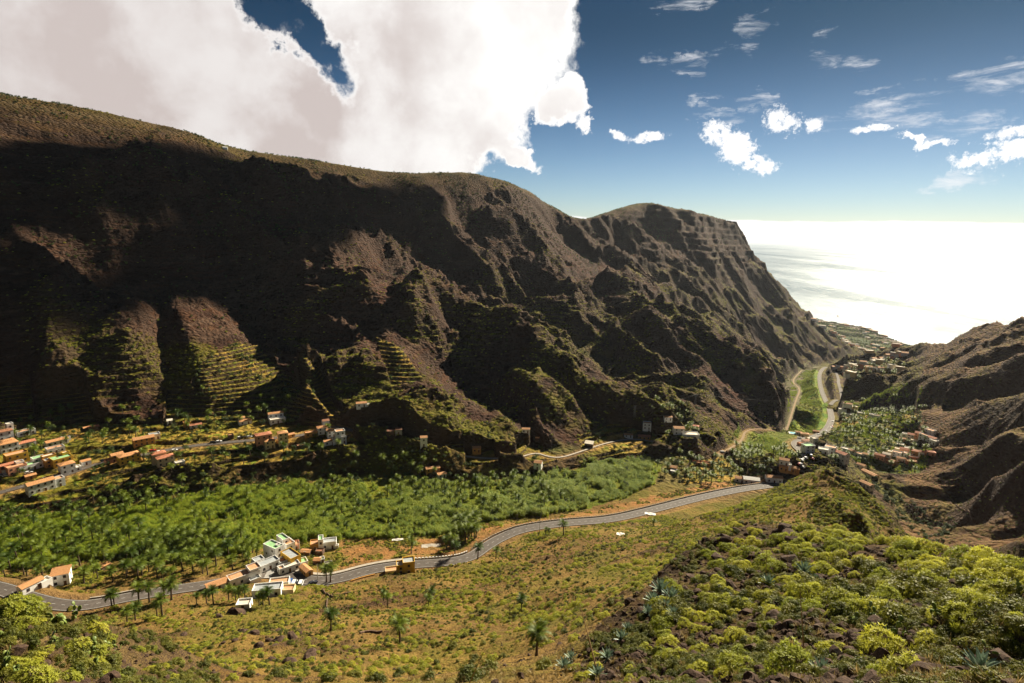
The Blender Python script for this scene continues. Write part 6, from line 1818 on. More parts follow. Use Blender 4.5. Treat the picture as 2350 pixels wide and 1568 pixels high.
def put_car(px, py, r, kind, paint, label, group='cars parked in the valley', lift=0.0):
    p = ground(px, py); a = math.atan2(p[0], p[1])
    z = p[2] + 0.02
    for nm in ('main_road', 'village_road', 'valley_road', 'side_road'):
        P, hw = PATHS[nm]; d = np.hypot(P[:, 0] - p[0], P[:, 1] - p[1]); k = int(np.argmin(d))
        if d[k] < hw + 4.5: z = P[k, 2] - 0.12
    return car_proto(kind, paint, label, (p[0], p[1], z), -a + math.radians(r), group)
put_car(*A1(570, 776), 70, 'car', PB_, 'blue car parked beside the white house terrace')
put_car(*A1(634, 800), 72, 'van', PW, 'left of the two white vans in the roadside bay')
put_car(*A1(722, 802), 76, 'van', PW, 'right of the two white vans in the roadside bay')
put_car(*A1(682, 800), 74, 'car', PD_, 'dark car between the two white vans')
put_car(*A1(880, 790), 22, 'car', PD_, 'dark car parked alone at the end of the bay')
put_car(*A2(1222, 1108), 20, 'car', PR, 'dark red car below the hip roofed house on the bend')
put_car(*A2(1100, 1148), 20, 'car', PS, 'silver car on the village road left of the red car')
put_car(*A2(990, 1190), 20, 'car', PR, 'bright red car above the long tiled house')
put_car(*A2(915, 1200), 20, 'car', PW, 'white car behind the long tiled roof')
put_car(*A2(35, 1135), 8, 'car', PS, 'silver car first in the lane at the far left')
put_car(*A2(130, 1132), 8, 'car', PW, 'white car second in the lane at the far left')
put_car(*A2(570, 1088), 8, 'car', PW, 'white car parked below the salmon house')
put_car(*A3(880, 545), 20, 'car', PD_, 'dark car by the salmon garage')
put_car(*A3(1200, 460), 10, 'car', PD_, 'black car at the road junction under the ochre house')
put_car(*A3(1290, 458), 10, 'car', PR, 'red car at the road junction under the ochre house')
put_car(*A3(1350, 468), 10, 'car', PW, 'white car above the pink roofed house')
put_car(*A3(1475, 458), 12, 'car', PW, 'white car on the open stretch above the terraces')
put_car(*A3(1850, 380), 12, 'car', PW, 'white car rightmost on the open stretch of the village road')
put_car(*A3(1800, 387), 12, 'car', PD_, 'dark car behind the white car on the open stretch')
put_car(*A3(2030, 350), 10, 'car', PW, 'white car left of the dark car above the salmon house')
put_car(*A3(2066, 348), 10, 'car', PD_, 'dark car in the middle of the three above the salmon house')
put_car(*A3(2108, 344), 10, 'car', PS, 'silver car nearest the salmon house')
put_car(*A5(2076, 696), 20, 'van', PS, 'pale van on the dirt track by the river bed')
for k, (cx, cy) in enumerate([(225, 530), (245, 550), (262, 570), (285, 585), (300, 600), (310, 618), (300, 640), (280, 655), (262, 640), (245, 700), (255, 725), (270, 745), (285, 765), (395, 600), (400, 630), (565, 262), (600, 250), (640, 245), (670, 205), (685, 190), (690, 120), (500, 298)]):
    put_car(*A6(cx, cy), [60, 100, 140][k % 3], 'car', [PW, PS, PD_, PW, PR][k % 5], {0: 'white', 1: 'silver', 2: 'dark', 3: 'white', 4: 'red'}[k % 5] + ' car parked along the valley road bend, ' + ordinal(k) + ' along the line', 'cars lined up along the valley road')

# ------------------------------------------------------------------ poles, tarpaulins, tank, pool, greenhouse, boat
def pylon(px, py, h, label):
    p = ground(px, py); root = empty('power_pylon', p, -math.atan2(p[0], p[1]) + 0.5); tag(root, label, 'pylon')
    g = MB()
    for sx in (-1, 1):
        for sy in (-1, 1): g.tube([(sx * 0.9, sy * 0.9, -0.5), (sx * 0.25, sy * 0.25, h)], [0.09, 0.07], 4)
    link('leg', g.me('leg', [METAL]), root)
    g = MB(); n = 7
    for i in range(n):
        a = 0.9 - 0.65 * i / n; b = 0.9 - 0.65 * (i + 1) / n; z0, z1 = h * i / n, h * (i + 1) / n
        for sy in (-1, 1): g.tube([(-a, sy * a, z0), (b, sy * b, z1)], [0.045, 0.045], 3); g.tube([(sy * a, a, z0), (sy * b, -b, z1)], [0.045, 0.045], 3)
    link('brace', g.me('brace', [METAL]), root)
    for zz in (0.78, 0.88, 0.98):
        g = MB(); g.tube([(-1.8, 0, h * zz), (1.8, 0, h * zz)], [0.09, 0.09], 4); link('crossarm', g.me('crossarm', [METAL]), root)
    return p + np.array([0, 0, h * 0.97])
t1 = pylon(1456, 957, 10, 'steel power pylon on the ridge crest above the white house')
t2 = pylon(1595, 930, 12, 'reddish power pylon on the knoll right of the manor house')
def wire(a, b, sag, label, r=0.03):
    a = np.array(a); b = np.array(b); P = [a + (b - a) * t - np.array([0, 0, sag * 4 * t * (1 - t)]) for t in np.linspace(0, 1, 24)]
    g = MB(); g.tube([p - a for p in P], [r] * 24, 3, cap=False)
    o = link('power_line', g.me('power_line', [simple_cache('cable', (0.08, 0.07, 0.065))]), None, a); tag(o, label, 'power line')
wire(t1, t2, 2.5, 'thin power line strung between the two pylons')
far_pt = PD(2000, 925, 900); wire(t2, far_pt + np.array([0, 0, 6.0]), 6.0, 'thin power line running from the reddish pylon down the valley')
near_pt = ground(1225, 1047); wire(t1, near_pt + np.array([0, 0, 7.0]), 4.0, 'thin power line running from the ridge pylon towards the cane field')
b0 = ground(1268, 1000); b1 = ground(1240, 1225)
def mast(px, py, h, label, lamp=False):
    p = ground(px, py); root = empty('utility_pole', p); tag(root, label, 'pole')
    g = MB(); g.tube([(0, 0, -0.5), (0, 0, h)], [0.16, 0.11], 6); link('pole', g.me('pole', [CONC]), root)
    g = MB(); g.tube([(-0.8, 0, h - 0.4), (0.8, 0, h - 0.4)], [0.07, 0.07], 4); link('crossarm', g.me('crossarm', [CONC]), root)
    return p + np.array([0, 0, h - 0.3])
u1 = mast(1270, 1003, 9, 'pale utility pole standing on the scree above the footpath')
u2 = mast(1238, 1228, 8, 'utility pole between the cane field and the main road')
wire(u1, u2, 5.0, 'nearly vertical looking cable hanging across the cane field', 0.05)
mast(945 / 1.0, 1290, 8, 'lamp pole beside the bright yellow house')
mast(*A1(944, 735), 8, 'utility pole at the kerb below the hamlet')
mast(*A1(706, 365), 6, 'thin pole behind the orange tiled hut')
mast(*A5(1388, 1436), 7, 'thin pole alone on the brown slope below the road')
mast(*A5(336, 1310), 7, 'pole beside the long road above the bend')
def sheet(px, py, w, d, label, mat=TARP, h=0.5, name='tarpaulin', cat='tarpaulin', r=0):
    p = ground(px, py); root = empty(name, p, -math.atan2(p[0], p[1]) + math.radians(r)); tag(root, label, cat)
    g = MB(); n = 5; V = []
    for i in range(n):
        for j in range(n): V.append((w * (i / 4 - .5), d * (j / 4 - .5), h + 0.18 * math.sin(i * 2.1 + j)))
    F = [(i * n + j, (i + 1) * n + j, (i + 1) * n + j + 1, i * n + j + 1) for i in range(n - 1) for j in range(n - 1)]
    g.add(V, F); link('sheet', g.me('sheet', [mat]), root)
    for sx in (-1, 1):
        for sy in (-1, 1):
            q = MB(); q.tube([(sx * w * .48, sy * d * .48, -0.6), (sx * w * .48, sy * d * .48, h)], [0.06, 0.06], 4); link('leg', q.me('leg', [WOOD]), root)
sheet(1492, 1181, 6.5, 3.0, 'large white sheet stretched over the ground just below the road')
sheet(1424, 1228, 3.6, 2.6, 'small white sheet on the brown slope')
sheet(*A1(2000, 212), 6, 2.0, 'low pale cover at the far edge of the fields')
sheet(*A8(1500 + 180, 372), 10, 4.0, 'pale stone threshing floor on the reddish field', CONC, 0.15, 'threshing_floor', 'floor')
p = ground(*A1(960, 505)); g = MB(); g.tube([(0, 0, -0.2), (0, 0, 1.0), (0, 0, 1.15)], [0.6, 0.6, 0.4], 12); o = link('water_tank', g.me('water_tank', [BLUE]), None, p); tag(o, 'round blue water tank in front of the small hut', 'water tank')
p = ground(*A6(160, 275)); root = empty('swimming_pool', p, -0.3); tag(root, 'blue swimming pool with white surround near the valley road', 'pool')
g = MB(); g.box(-5, 5, -3.4, 3.4, -1, 0.5); link('surround', g.me('surround', [W_WHITE]), root); g = MB(); g.box(-3.6, 3.6, -2.0, 2.0, 0.3, 0.53); link('water', g.me('water', [WATER]), root)
p0 = PZ(*A7(965, 598), 24); p1 = PZ(*A7(1248, 662), 26)
def greenhouse(a, b, w, label):
    d = b - a; L = np.linalg.norm(d[:2]); root = empty('greenhouse', (a + b) / 2, math.atan2(d[1], d[0])); tag(root, label, 'greenhouse')
    g = MB(); g.box(-L/2, L/2, -w/2, w/2, -1.5, 3.0); link('wall', g.me('wall', [W_CREAM]), root)
    g = MB(); g.add([(-L/2, -w/2, 3.0), (L/2, -w/2, 3.0), (L/2, 0, 4.2), (-L/2, 0, 4.2), (-L/2, w/2, 3.0), (L/2, w/2, 3.0)], [(0, 1, 2, 3), (3, 2, 5, 4), (0, 3, 4), (1, 5, 2)]); link('roof', g.me('roof', [TARP]), root)
greenhouse(p0, p1, 14.0, 'very long pale greenhouse on the coastal plain')
pb = PZ(1923, 726, 0.3); root = empty('boat', pb, 0.6); tag(root, 'small boat on the glittering sea off the coast', 'boat')
g = MB(); g.add([(-7, -2, 1.2), (4, -2, 1.2), (8, 0, 1.6), (4, 2, 1.2), (-7, 2, 1.2), (-6, -1.4, -0.5), (4, -1.4, -0.5), (6.5, 0, -0.3), (4, 1.4, -0.5), (-6, 1.4, -0.5)], [(0, 1, 6, 5), (1, 2, 7, 6), (2, 3, 8, 7), (3, 4, 9, 8), (4, 0, 5, 9), (0, 4, 3, 2, 1)])
link('hull', g.me('hull', [R_RED]), root); g = MB(); g.box(-4, 0, -1.3, 1.3, 1.2, 3.4); link('cabin', g.me('cabin', [R_BROWN]), root)
p = PD(518, 340, 880); p[2] = sample(H, p[0], p[1]) ; pp = ground(517, 343)
g = MB(); g.box(-3, 3, -2, 2, -1.5, 2.2); root = empty('chapel', pp, 0.4); tag(root, 'tiny white hut high on the mountain crest', 'hut'); link('wall', g.me('wall', [W_WHITE]), root)
g = MB(); g.add([(-3.2, -2.3, 2.2), (3.2, -2.3, 2.2), (3.2, 0, 3.6), (-3.2, 0, 3.6), (-3.2, 2.3, 2.2), (3.2, 2.3, 2.2)], [(0, 1, 2, 3), (3, 2, 5, 4)]); link('roof', g.me('roof', [W_WHITE]), root)
print("props", round(time.time() - T0, 1))

# ------------------------------------------------------------------ plants, one kind at a time
def words(n):
    return n
def label_zone(items, text):
    """items: (root, px); text has a slot for the ordinal counted from the left of the picture"""
    for k, (o, px) in enumerate(sorted(items, key=lambda q: q[1])):
        o['label'] = text % ordinal(k)
def things(protos, name, cat, group, pts, scl, label, zone_w=None, tilt=0.0, sink=0.0):
    """separate copies of the prototypes at pts, labelled by their place in the row"""
    out = []
    for k, p in enumerate(pts):
        pr = protos[k % len(protos)]
        root = empty(name, (p[0], p[1], p[2] - sink), RNG.uniform(0, 6.28), scl[k])
        if tilt: root.rotation_euler = (RNG.normal(0, tilt), RNG.normal(0, tilt), RNG.uniform(0, 6.28))
        root['category'] = cat; root['group'] = group
        for nm, me in pr: link(nm, me, root)
        px, py = to_px(p[0], p[1], p[2])
        out.append((root, float(px)))
    label_zone(out, label)
    return out
def P_(pts): return np.array([ground(*q) for q in pts])

palms = [make_palm(s, 6.3, 3.2, 44) for s in (1, 2, 3)]
PALM = [[('trunk', t), ('crown', c)] for t, c in palms]
def AB(cx, cy): return cx * .263, 1155.8 + cy * .263
def AC(cx, cy): return 1125.4 + cx * .2824, 1125.4 + cy * .2824
def AD(cx, cy): return 1703.2 + cx * .3019, 1094.9 + cy * .3019
PG = 'palms of the valley'
single = [
    ((918, 1478), 0.85, 'stout palm with full round crown alone on the near slope'),
    ((760, 1448), 0.80, 'slim palm alone on the brown slope below the crooked wall'),
    ((1231, 1506), 0.55, 'short palm at the foot of the dark rocks near the flower stalk'),
    (A8(1680, 842), 0.60, 'small palm above a dark patch of stones on the mid slope'),
    (A8(1660, 908), 0.55, 'low dark palm just under the palm with the patch of stones'),
    (A8(1268, 852), 0.55, 'upper of two small palms beside the pale agaves on the slope'),
    (A8(1300, 893), 0.60, 'lower of two small palms beside the pale agaves on the slope'),
    (A8(1508, 437), 1.05, 'tall dark palm standing alone on the reddish field'),
    (A8(1812, 402), 0.85, 'palm between the lone field palm and the roadside grove'),
    (A8(1888, 457), 0.95, 'palm just left of the roadside grove'),
    (A8(2088, 487), 1.05, 'palm leaning over the road bend right of the grove'),
    (A8(768, 694), 1.10, 'left of the twin palms at the roadside'), (A8(802, 690), 1.10, 'right of the twin palms at the roadside'),
    (AB(1215, 880), 1.15, 'tall palm at the lower kerb, left of the shadow on the road'), (AB(1305, 866), 1.1, 'tall palm at the lower kerb, in the middle of the road shadow'),
    (AB(1440, 846), 0.95, 'palm at the lower kerb right of the road shadow'), (AB(1498, 846), 1.15, 'tallest palm at the lower kerb, crown above the road'),
    (AB(978, 917), 0.9, 'left of two bushy palms beside the striped kerb'), (AB(1002, 916), 0.95, 'right of two bushy palms beside the striped kerb'),
    (AB(1417, 985), 1.0, 'thin tall palm on the slope below the road'), (AB(1372, 992), 0.7, 'short palm left of the thin tall palm'),
    (AB(1110, 1040), 0.75, 'round palm lowest on the left slope'), (AB(1182, 1022), 0.8, 'palm just right of the lowest round palm'),
    (AB(1803, 872), 0.7, 'left of two palms below the orange roofed roadside house'), (AB(1862, 877), 0.85, 'right of two palms below the orange roofed roadside house'),
    (AB(1715, 880), 0.55, 'small palm on the grass left of the two palms'),
    (AB(1997, 852), 0.75, 'first of four palms above the lone white box house'), (AB(2058, 848), 0.7, 'second of four palms above the lone white box house'),
    (AB(2090, 858), 0.8, 'third of four palms above the lone white box house'), (AB(2140, 850), 0.8, 'last of four palms above the lone white box house'),
    (A8(180, 892), 0.6, 'left of three palms in front of the white villa'), (A8(215, 888), 0.65, 'middle of three palms in front of the white villa'), (A8(270, 887), 0.9, 'right of three palms in front of the white villa'),
    ((1251, 1230), 0.55, 'left of a small pair of palms below the long road'), ((1260, 1229), 0.5, 'right of a small pair of palms below the long road'),
    ((1293, 1231), 1.0, 'tall shaggy palm below the long road'), ((1138, 1283), 0.75, 'palm on the shoulder inside the road bend'),
    ((1500, 1210), 0.55, 'small crooked palm on the brown slope under the white sheet'), ((1196, 1405), 0.6, 'dark little palm on the slope under the long stone wall'),
    ((944, 1062), 0.0, ''),
]
for (q, s, lb_) in single:
    if s == 0: continue
    p = ground(*q); root = empty('palm_tree', p, RNG.uniform(0, 6.28), s); tag(root, lb_, 'palm', PG)
    for nm, me in PALM[int(RNG.integers(0, 3))]: link(nm, me, root)
near_r = MK['r'] < 1100
zones = [
    ([(0, 1240), (150, 1225), (330, 1215), (330, 1310), (260, 1345), (60, 1340), (0, 1330)], 46, 'in the grove by the lower left road', (0.75, 1.2), 5.0),
    ([(330, 1215), (560, 1245), (600, 1290), (540, 1315), (420, 1335), (300, 1350), (330, 1300)], 48, 'in the grove left of the roadside houses', (0.75, 1.2), 4.0),
    ([(0, 1175), (200, 1150), (420, 1105), (430, 1160), (200, 1210), (0, 1235)], 36, 'in the dark grove under the village cliff', (0.7, 1.05), 5.0),
    ([(440, 1110), (700, 1110), (700, 1200), (440, 1230)], 12, 'in the left part of the cane field', (0.6, 0.95), 7.0),
    ([(700, 1105), (960, 1110), (960, 1225), (700, 1230)], 24, 'in the middle of the cane field', (0.6, 0.95), 6.0),
    ([(960, 1110), (1240, 1095), (1300, 1160), (1100, 1195), (960, 1220)], 28, 'in the right part of the cane field', (0.6, 0.95), 6.0),
    ([(1040, 1215), (1090, 1205), (1100, 1240), (1090, 1262), (1040, 1265)], 13, 'in the tall roadside grove at the bend', (1.0, 1.3), 2.2),
    ([(60, 930), (330, 950), (340, 1000), (180, 1040), (60, 1060), (20, 1000)], 20, 'on the terraces above the left village', (0.6, 0.95), 6.0),
    ([(390, 860), (460, 880), (780, 955), (830, 1010), (600, 970), (400, 1000)], 17, 'on the terraces above the village road', (0.6, 0.95), 6.0),
    ([(300, 1040), (840, 1030), (820, 1060), (440, 1090), (300, 1100)], 14, 'on the rim of the terraces above the cliff', (0.7, 1.05), 9.0),
    ([(1480, 1100), (1500, 1060), (1760, 1040), (1770, 1100), (1560, 1120)], 12, 'in the gardens left of the valley road', (0.7, 1.0), 6.0),
]
rest_pts, rest_s = [], []
for poly, n, where, (s0, s1), dm in zones:
    m = pxpoly(poly, 100, 1100)
    P = thin(pick(m, n * 8, weight=0.06 + sstep(0.0, 0.3, fbm(GX, GY, 32.0, 3, 0.6, 401)) ** 2), dm)
    first, more = P[:n], P[n:int(n * 1.6)]
    things(PALM, 'palm_tree', 'palm', PG, first, RNG.uniform(s0, s1, len(first)), 'palm %s, %%s from the left' % where, sink=0.1)
    rest_pts.append(more); rest_s.append(RNG.uniform(s0, s1, len(more)))
for poly, n, dm, (s0, s1) in [([(1860, 1000), (1930, 930), (2060, 915), (2120, 940), (2130, 1020), (2100, 1085), (1960, 1080), (1880, 1060)], 110, 7.0, (0.6, 1.1)),
        ([(1500, 1050), (1760, 1030), (1850, 1010), (1830, 1060), (1790, 1100), (1560, 1112)], 60, 7.0, (0.6, 1.0)), ([(1490, 930), (1560, 930), (1610, 1000), (1500, 1010)], 26, 5.0, (0.6, 0.9)),
        ([(1940, 840), (2080, 835), (2050, 870), (1950, 880)], 40, 9.0, (0.8, 1.1)), ([(860, 1055), (1010, 1050), (1020, 1100), (860, 1090)], 22, 6.0, (0.6, 1.0)),
        ([(1850, 730), (2050, 790), (2050, 812), (1940, 805)], 110, 14.0, (0.9, 1.4))]:
    P = thin(pick(pxpoly(poly, 300), n * 3), dm)[:n]
    rest_pts.append(P); rest_s.append(RNG.uniform(s0, s1, len(P)))
# the rest of the palms as one mass: a copy of trunk and crown in one mesh each
srcs = [o for o in bpy.data.objects if o.name.startswith('trunk') and o.data == palms[0][0]][:1] + [o for o in bpy.data.objects if o.name.startswith('crown') and o.data == palms[0][1]][:1]
RP = np.vstack(rest_pts); RS = np.concatenate(rest_s)
def palm_rest():
    # trunk and crown share their spots: build one merged light mesh
    t, c = palms[0]
    g = MB(); 
    for me, mi in ((t, 0), (c, 1)):
        V = [v.co[:] for v in me.vertices]; F = [tuple(p.vertices) for p in me.polygons]
        if mi == 1:
            pass
        g.add(V, F, mi)
    base = g
    V0 = np.array(base.V); F0 = base.F; M0 = base.M
    nP = len(RP); sub_ = 1
    Vs = []; Fs = []; Ms = []
    for k in range(nP):
        a = RNG.uniform(0, 6.28); ca, sa = math.cos(a), math.sin(a); s = RS[k]
        v = np.stack([(V0[:, 0] * ca - V0[:, 1] * sa) * s + RP[k, 0], (V0[:, 0] * sa + V0[:, 1] * ca) * s + RP[k, 1], V0[:, 2] * s + RP[k, 2]], 1)
        Vs.append(v)
    return Vs, F0, M0
def joined(name, Vs, F0, M0, mats):
    n0 = len(Vs[0]); V = np.vstack(Vs).astype(np.float32)
    lens = np.array([len(f) for f in F0]); idx = np.concatenate([np.array(f) for f in F0])
    me = bpy.data.meshes.new(name); me.vertices.add(len(V)); me.vertices.foreach_set('co', V.ravel())
    K = len(Vs); L = np.concatenate([idx + k * n0 for k in range(K)]).astype(np.int32)
    me.loops.add(len(L)); me.loops.foreach_set('vertex_index', L)
    ll = np.tile(lens, K); st = np.concatenate([[0], np.cumsum(ll)[:-1]]).astype(np.int32)
    me.polygons.add(len(ll)); me.polygons.foreach_set('loop_start', st)
    me.polygons.foreach_set('material_index', np.tile(np.array(M0, np.int32), K))
    me.update(calc_edges=True)
    for m in mats: me.materials.append(m)
    o = bpy.data.objects.new(name, me); COL.objects.link(o); o['kind'] = 'stuff'
    return o
o = joined('palm_groves', *palm_rest(), [M_TRUNK, M_PALM])
print("palms", len(RP), round(time.time() - T0, 1))

# ---- broad trees
trees = [make_tree(s) for s in (11, 12)]
TREE = [[('trunk', t), ('crown', c)] for t, c in trees]
tz = [([(0, 1215), (600, 1130), (1000, 1110), (1480, 1060), (1500, 1110), (1240, 1180), (640, 1240), (0, 1300)], 60, 'out in the cane field'), ([(380, 960), (760, 965), (780, 1000), (560, 1050), (380, 1080)], 22, 'between the village houses'), ([(0, 1000), (330, 990), (330, 1080), (0, 1120)], 18, 'between the left village houses'),
      ([(0, 1165), (430, 1100), (830, 1060), (860, 1085), (440, 1130), (0, 1200)], 26, 'at the foot of the village cliff'), ([(1480, 920), (1620, 940), (1610, 1010), (1480, 1000)], 10, 'in the hollow below the ridge pylon'),
      ([(880, 1040), (1080, 1050), (1080, 1100), (880, 1095)], 12, 'round the barns at the upper cane'), ([(1930, 1090), (2060, 1100), (2140, 1230), (2080, 1230), (1980, 1130)], 12, 'in the ravine behind the green hill')]
for poly, n, where in tz:
    P = thin(pick(pxpoly(poly, 280, 900), n * 4), 4.0)[:n]
    things(TREE, 'broad_tree', 'tree', 'broad trees of the valley', P, RNG.uniform(0.5, 1.0, len(P)), 'dark round tree %s, %%s from the left' % where)
tsrc = [o for o in bpy.data.objects if o.data in (trees[0][1], trees[1][1])][:2]
m = (REG['cane'] * 1.6 * sstep(0.08, 0.25, fbm(GX, GY, 28.0, 3, 0.6, 402)) + pxpoly([(-20, 1175), (430, 1105), (860, 1075), (1090, 1085), (1090, 1110), (860, 1112), (430, 1150), (-20, 1235)], 300, 700) * 3.0 + pxpoly([(1860, 930), (2120, 930), (2130, 1080), (1880, 1080)], 400, 900) * 1.2
     + pxpoly([(1500, 1040), (1850, 1020), (1800, 1100), (1560, 1115)], 330, 700) * 0.8 + pxpoly([(0, 980), (840, 980), (840, 1060), (0, 1150)], 300, 700) * 0.16 + REG['delta'] * 0.03 + pxpoly([(1990, 1100), (2200, 1200), (2150, 1260), (2060, 1200)], 280) * 2.0)
P = pick(m > 0, 2000, weight=m.astype(float))
gn_scatter('undergrowth', P - np.array([0, 0, 1.2]), RNG.uniform(0.28, 0.8, len(P)), RNG.uniform(0, 6.28, len(P)), tsrc)

# ---- cane
canes = [make_cane(s) for s in (21, 22, 23)]
CP = P_([(1150, 1210), (1255, 1185), (700, 1245)])
for k, me in enumerate(canes):
    o = link('cane_clump', me, None, CP[k], RNG.uniform(0, 6)); tag(o, ['cane clump at the field edge inside the road bend', 'cane clump at the field edge above the long road', 'cane clump at the field edge behind the hamlet'][k], 'cane', 'single cane clumps')
csrc = [o for o in bpy.data.objects if o.data in canes]
dens = sstep(-0.18, 0.02, fbm(GX, GY, 34.0, 4, 0.55, 301) + 0.05) + 0.04
P = pick(REG['cane'], 15000, weight=dens)
hgt = 0.55 + 0.6 * sstep(-0.3, 0.4, fbm(P[:, 0], P[:, 1], 24.0, 3, 0.5, 303))
gn_scatter('cane_field', P, hgt * RNG.uniform(0.75, 1.15, len(P)), RNG.uniform(0, 6.28, len(P)), csrc)
P = pick(REG['green'] | REG['gard'], 9000, weight=sstep(-0.1, 0.3, fbm(GX, GY, 40.0, 4, 0.5, 305)))
gn_scatter('valley_greenery', P, RNG.uniform(0.25, 0.75, len(P)), RNG.uniform(0, 6.28, len(P)), csrc)

# ---- spurge bushes on the near spur
sp = [make_spurge(s, n=520, dome=dm) for s, dm in ((31, 0.55), (32, 0.75), (33, 0.45), (34, 0.9), (35, 0.62))]
SPG = [[('stems', a), ('leaves', b)] for a, b in sp]
spots = [((60, 1400), 1.2, 'big spurge hiding the lower left road bend'), ((105, 1392), 1.3, 'tall spurge on the crest of the left bank'), ((165, 1398), 1.4, 'bushy spurge on the left bank just below the road'), ((262, 1398), 1.5, 'pale flat topped spurge beside the lower road'), ((350, 1425), 1.5, 'light spurge at the right end of the left bank'), ((20, 1400), 1.2, 'spurge at the left edge under the road'), ((1822, 1548), 1.0, 'largest bright spurge dome at the bottom edge, left of the big agave'), ((1925, 1218), 1.3, 'wide flat topped spurge on the crest below the green hill'), ((2035, 1500), 1.0, 'broad pale spurge near the bottom right of the spur'),
         ((1780, 1310), 0.9, 'spurge dome above the left flower stalk on the spur'), ((1700, 1310), 1.0, 'round spurge standing on the dark rocks'), ((1690, 1545), 0.8, 'pale spurge at the bottom edge left of the largest dome'),
         ((2070, 1258), 1.0, 'umbrella shaped spurge on the skyline of the spur'), ((2270, 1300), 1.25, 'long yellow spurge at the right on the skyline'), ((1862, 1372), 1.2, 'wide spurge right of the agave clump')]
for q, s, lb_ in spots:
    p = ground(*q); root = empty('spurge_bush', p, RNG.uniform(0, 6.28), s); tag(root, lb_, 'bush', 'spurge bushes')
    for nm, me in SPG[int(RNG.integers(0, 5))]: link(nm, me, root)
rr = MK['r']
bz = [
    ([(1560, 1290), (1700, 1200), (1850, 1215), (1850, 1290), (1700, 1310), (1600, 1330)], 26, 'on the rocky crest of the spur', (0.5, 1.0)),
    ([(1850, 1215), (2060, 1240), (2060, 1310), (1850, 1290)], 22, 'on the middle of the spur skyline', (0.6, 1.1)),
    ([(2060, 1250), (2350, 1300), (2350, 1380), (2060, 1310)], 26, 'on the right end of the spur skyline', (0.6, 1.2)),
    ([(1470, 1370), (1600, 1330), (1700, 1310), (1720, 1420), (1500, 1450)], 26, 'on the left flank of the spur', (0.4, 0.85)),
    ([(1720, 1310), (1950, 1290), (1960, 1420), (1720, 1420)], 26, 'in the heart of the spur', (0.4, 0.95)),
    ([(1960, 1300), (2350, 1380), (2350, 1450), (1960, 1430)], 24, 'on the right flank of the spur', (0.4, 1.0)),
    ([(1340, 1500), (1500, 1450), (1700, 1420), (1700, 1568), (1300, 1568)], 22, 'at the lower left of the spur', (0.35, 0.7)),
    ([(1700, 1430), (2350, 1460), (2350, 1568), (1700, 1568)], 18, 'at the bottom of the spur', (0.3, 0.6)),
    ([(0, 1380), (240, 1400), (240, 1568), (0, 1568)], 16, 'on the left bank by the lower road', (0.4, 0.9)),
    ([(240, 1410), (540, 1500), (560, 1568), (240, 1568)], 14, 'on the left bank near the prickly pears', (0.3, 0.6)),
    ([(1150, 1300), (1330, 1330), (1330, 1480), (1150, 1480)], 16, 'on the brown slope left of the spur', (0.5, 0.9)),
]
for poly, n, where, (s0, s1) in bz:
    m = pxpoly(poly, 12, 260)
    P = thin(pick(m, n * 6, perpx=True), 1.0)[:n]
    things(SPG, 'spurge_bush', 'bush', 'spurge bushes', P, RNG.uniform(s0, s1, len(P)), 'spurge bush %s, %%s from the left' % where, tilt=0.08, sink=0.05)
ssrc = [o for o in bpy.data.objects if o.data in [b for a, b in sp]][:3]

# ---- green shrubs
sh_ = [make_shrub(s, n=420, size=0.16) for s in (41, 42)]
SHR = [[('stems', a), ('leaves', b)] for a, b in sh_]
for poly, n, where, (s0, s1) in [
    ([(0, 1370), (250, 1400), (250, 1568), (0, 1568)], 34, 'on the left bank', (0.4, 1.0)), ([(250, 1420), (560, 1520), (600, 1568), (250, 1568)], 26, 'at the lower end of the left bank', (0.35, 0.8)),
    ([(1480, 1350), (1700, 1310), (1950, 1290), (1950, 1420), (1480, 1440)], 44, 'between the spurges of the spur', (0.5, 1.0)), ([(1950, 1290), (2350, 1350), (2350, 1450), (1950, 1430)], 36, 'between rocks right on the spur', (0.5, 1.1)),
    ([(1340, 1500), (1700, 1430), (2350, 1450), (2350, 1568), (1300, 1568)], 46, 'at the bottom edge of the spur', (0.3, 0.6)), ([(600, 1520), (1250, 1520), (1250, 1568), (600, 1568)], 30, 'along the bottom edge of the slope', (0.5, 1.1))]:
    P = thin(pick(pxpoly(poly, 12, 260), n * 6, perpx=True), 0.8)[:n]
    things(SHR, 'green_shrub', 'shrub', 'green shrubs', P, RNG.uniform(s0, s1, len(P)), 'green shrub %s, %%s from the left' % where, tilt=0.08, sink=0.05)
gsrc = [o for o in bpy.data.objects if o.data in [b for a, b in sh_]][:2]

# low scrub scattered over the near and middle slopes
near = MK['near'] > 0.5
nz = fbm(GX, GY, 22.0, 4, 0.6, 310)
w = sstep(-0.05, 0.35, nz) + 0.15
slope_m = near & ~REG['soil'] & ~REG['cane'] & (MK['rd'] < 0.3) & (rr > 14) & (rr < 330)
def scat(name, mask, n, s0, s1, src, weight=None, perpx=False, sink=0.0, tilt=0.1, big=0.0):
    P = pick(mask, n, perpx=perpx, weight=weight)
    s = RNG.uniform(s0, s1, len(P)) * (1 + big * RNG.random(len(P)) ** 6)
    P = P - np.array([0, 0, sink]) * s[:, None]
    return gn_scatter(name, P, s, RNG.uniform(0, 6.28, len(P)), src, tilt)
scat('low_scrub', slope_m & (rr > 80), 13000, 0.18, 0.55, gsrc + ssrc[:1], w, big=1.2)
scat('low_spurge', slope_m & (rr > 90), 2600, 0.35, 0.9, ssrc, sstep(0.12, 0.3, fbm(GX, GY, 35.0, 3, 0.6, 313)) + 0.03)
hump = pxpoly([(1500, 1180), (1700, 1125), (1850, 1085), (1900, 1075), (1960, 1100), (2100, 1245), (2150, 1265), (1990, 1240), (1850, 1210), (1700, 1190), (1560, 1280)], 90, 330)
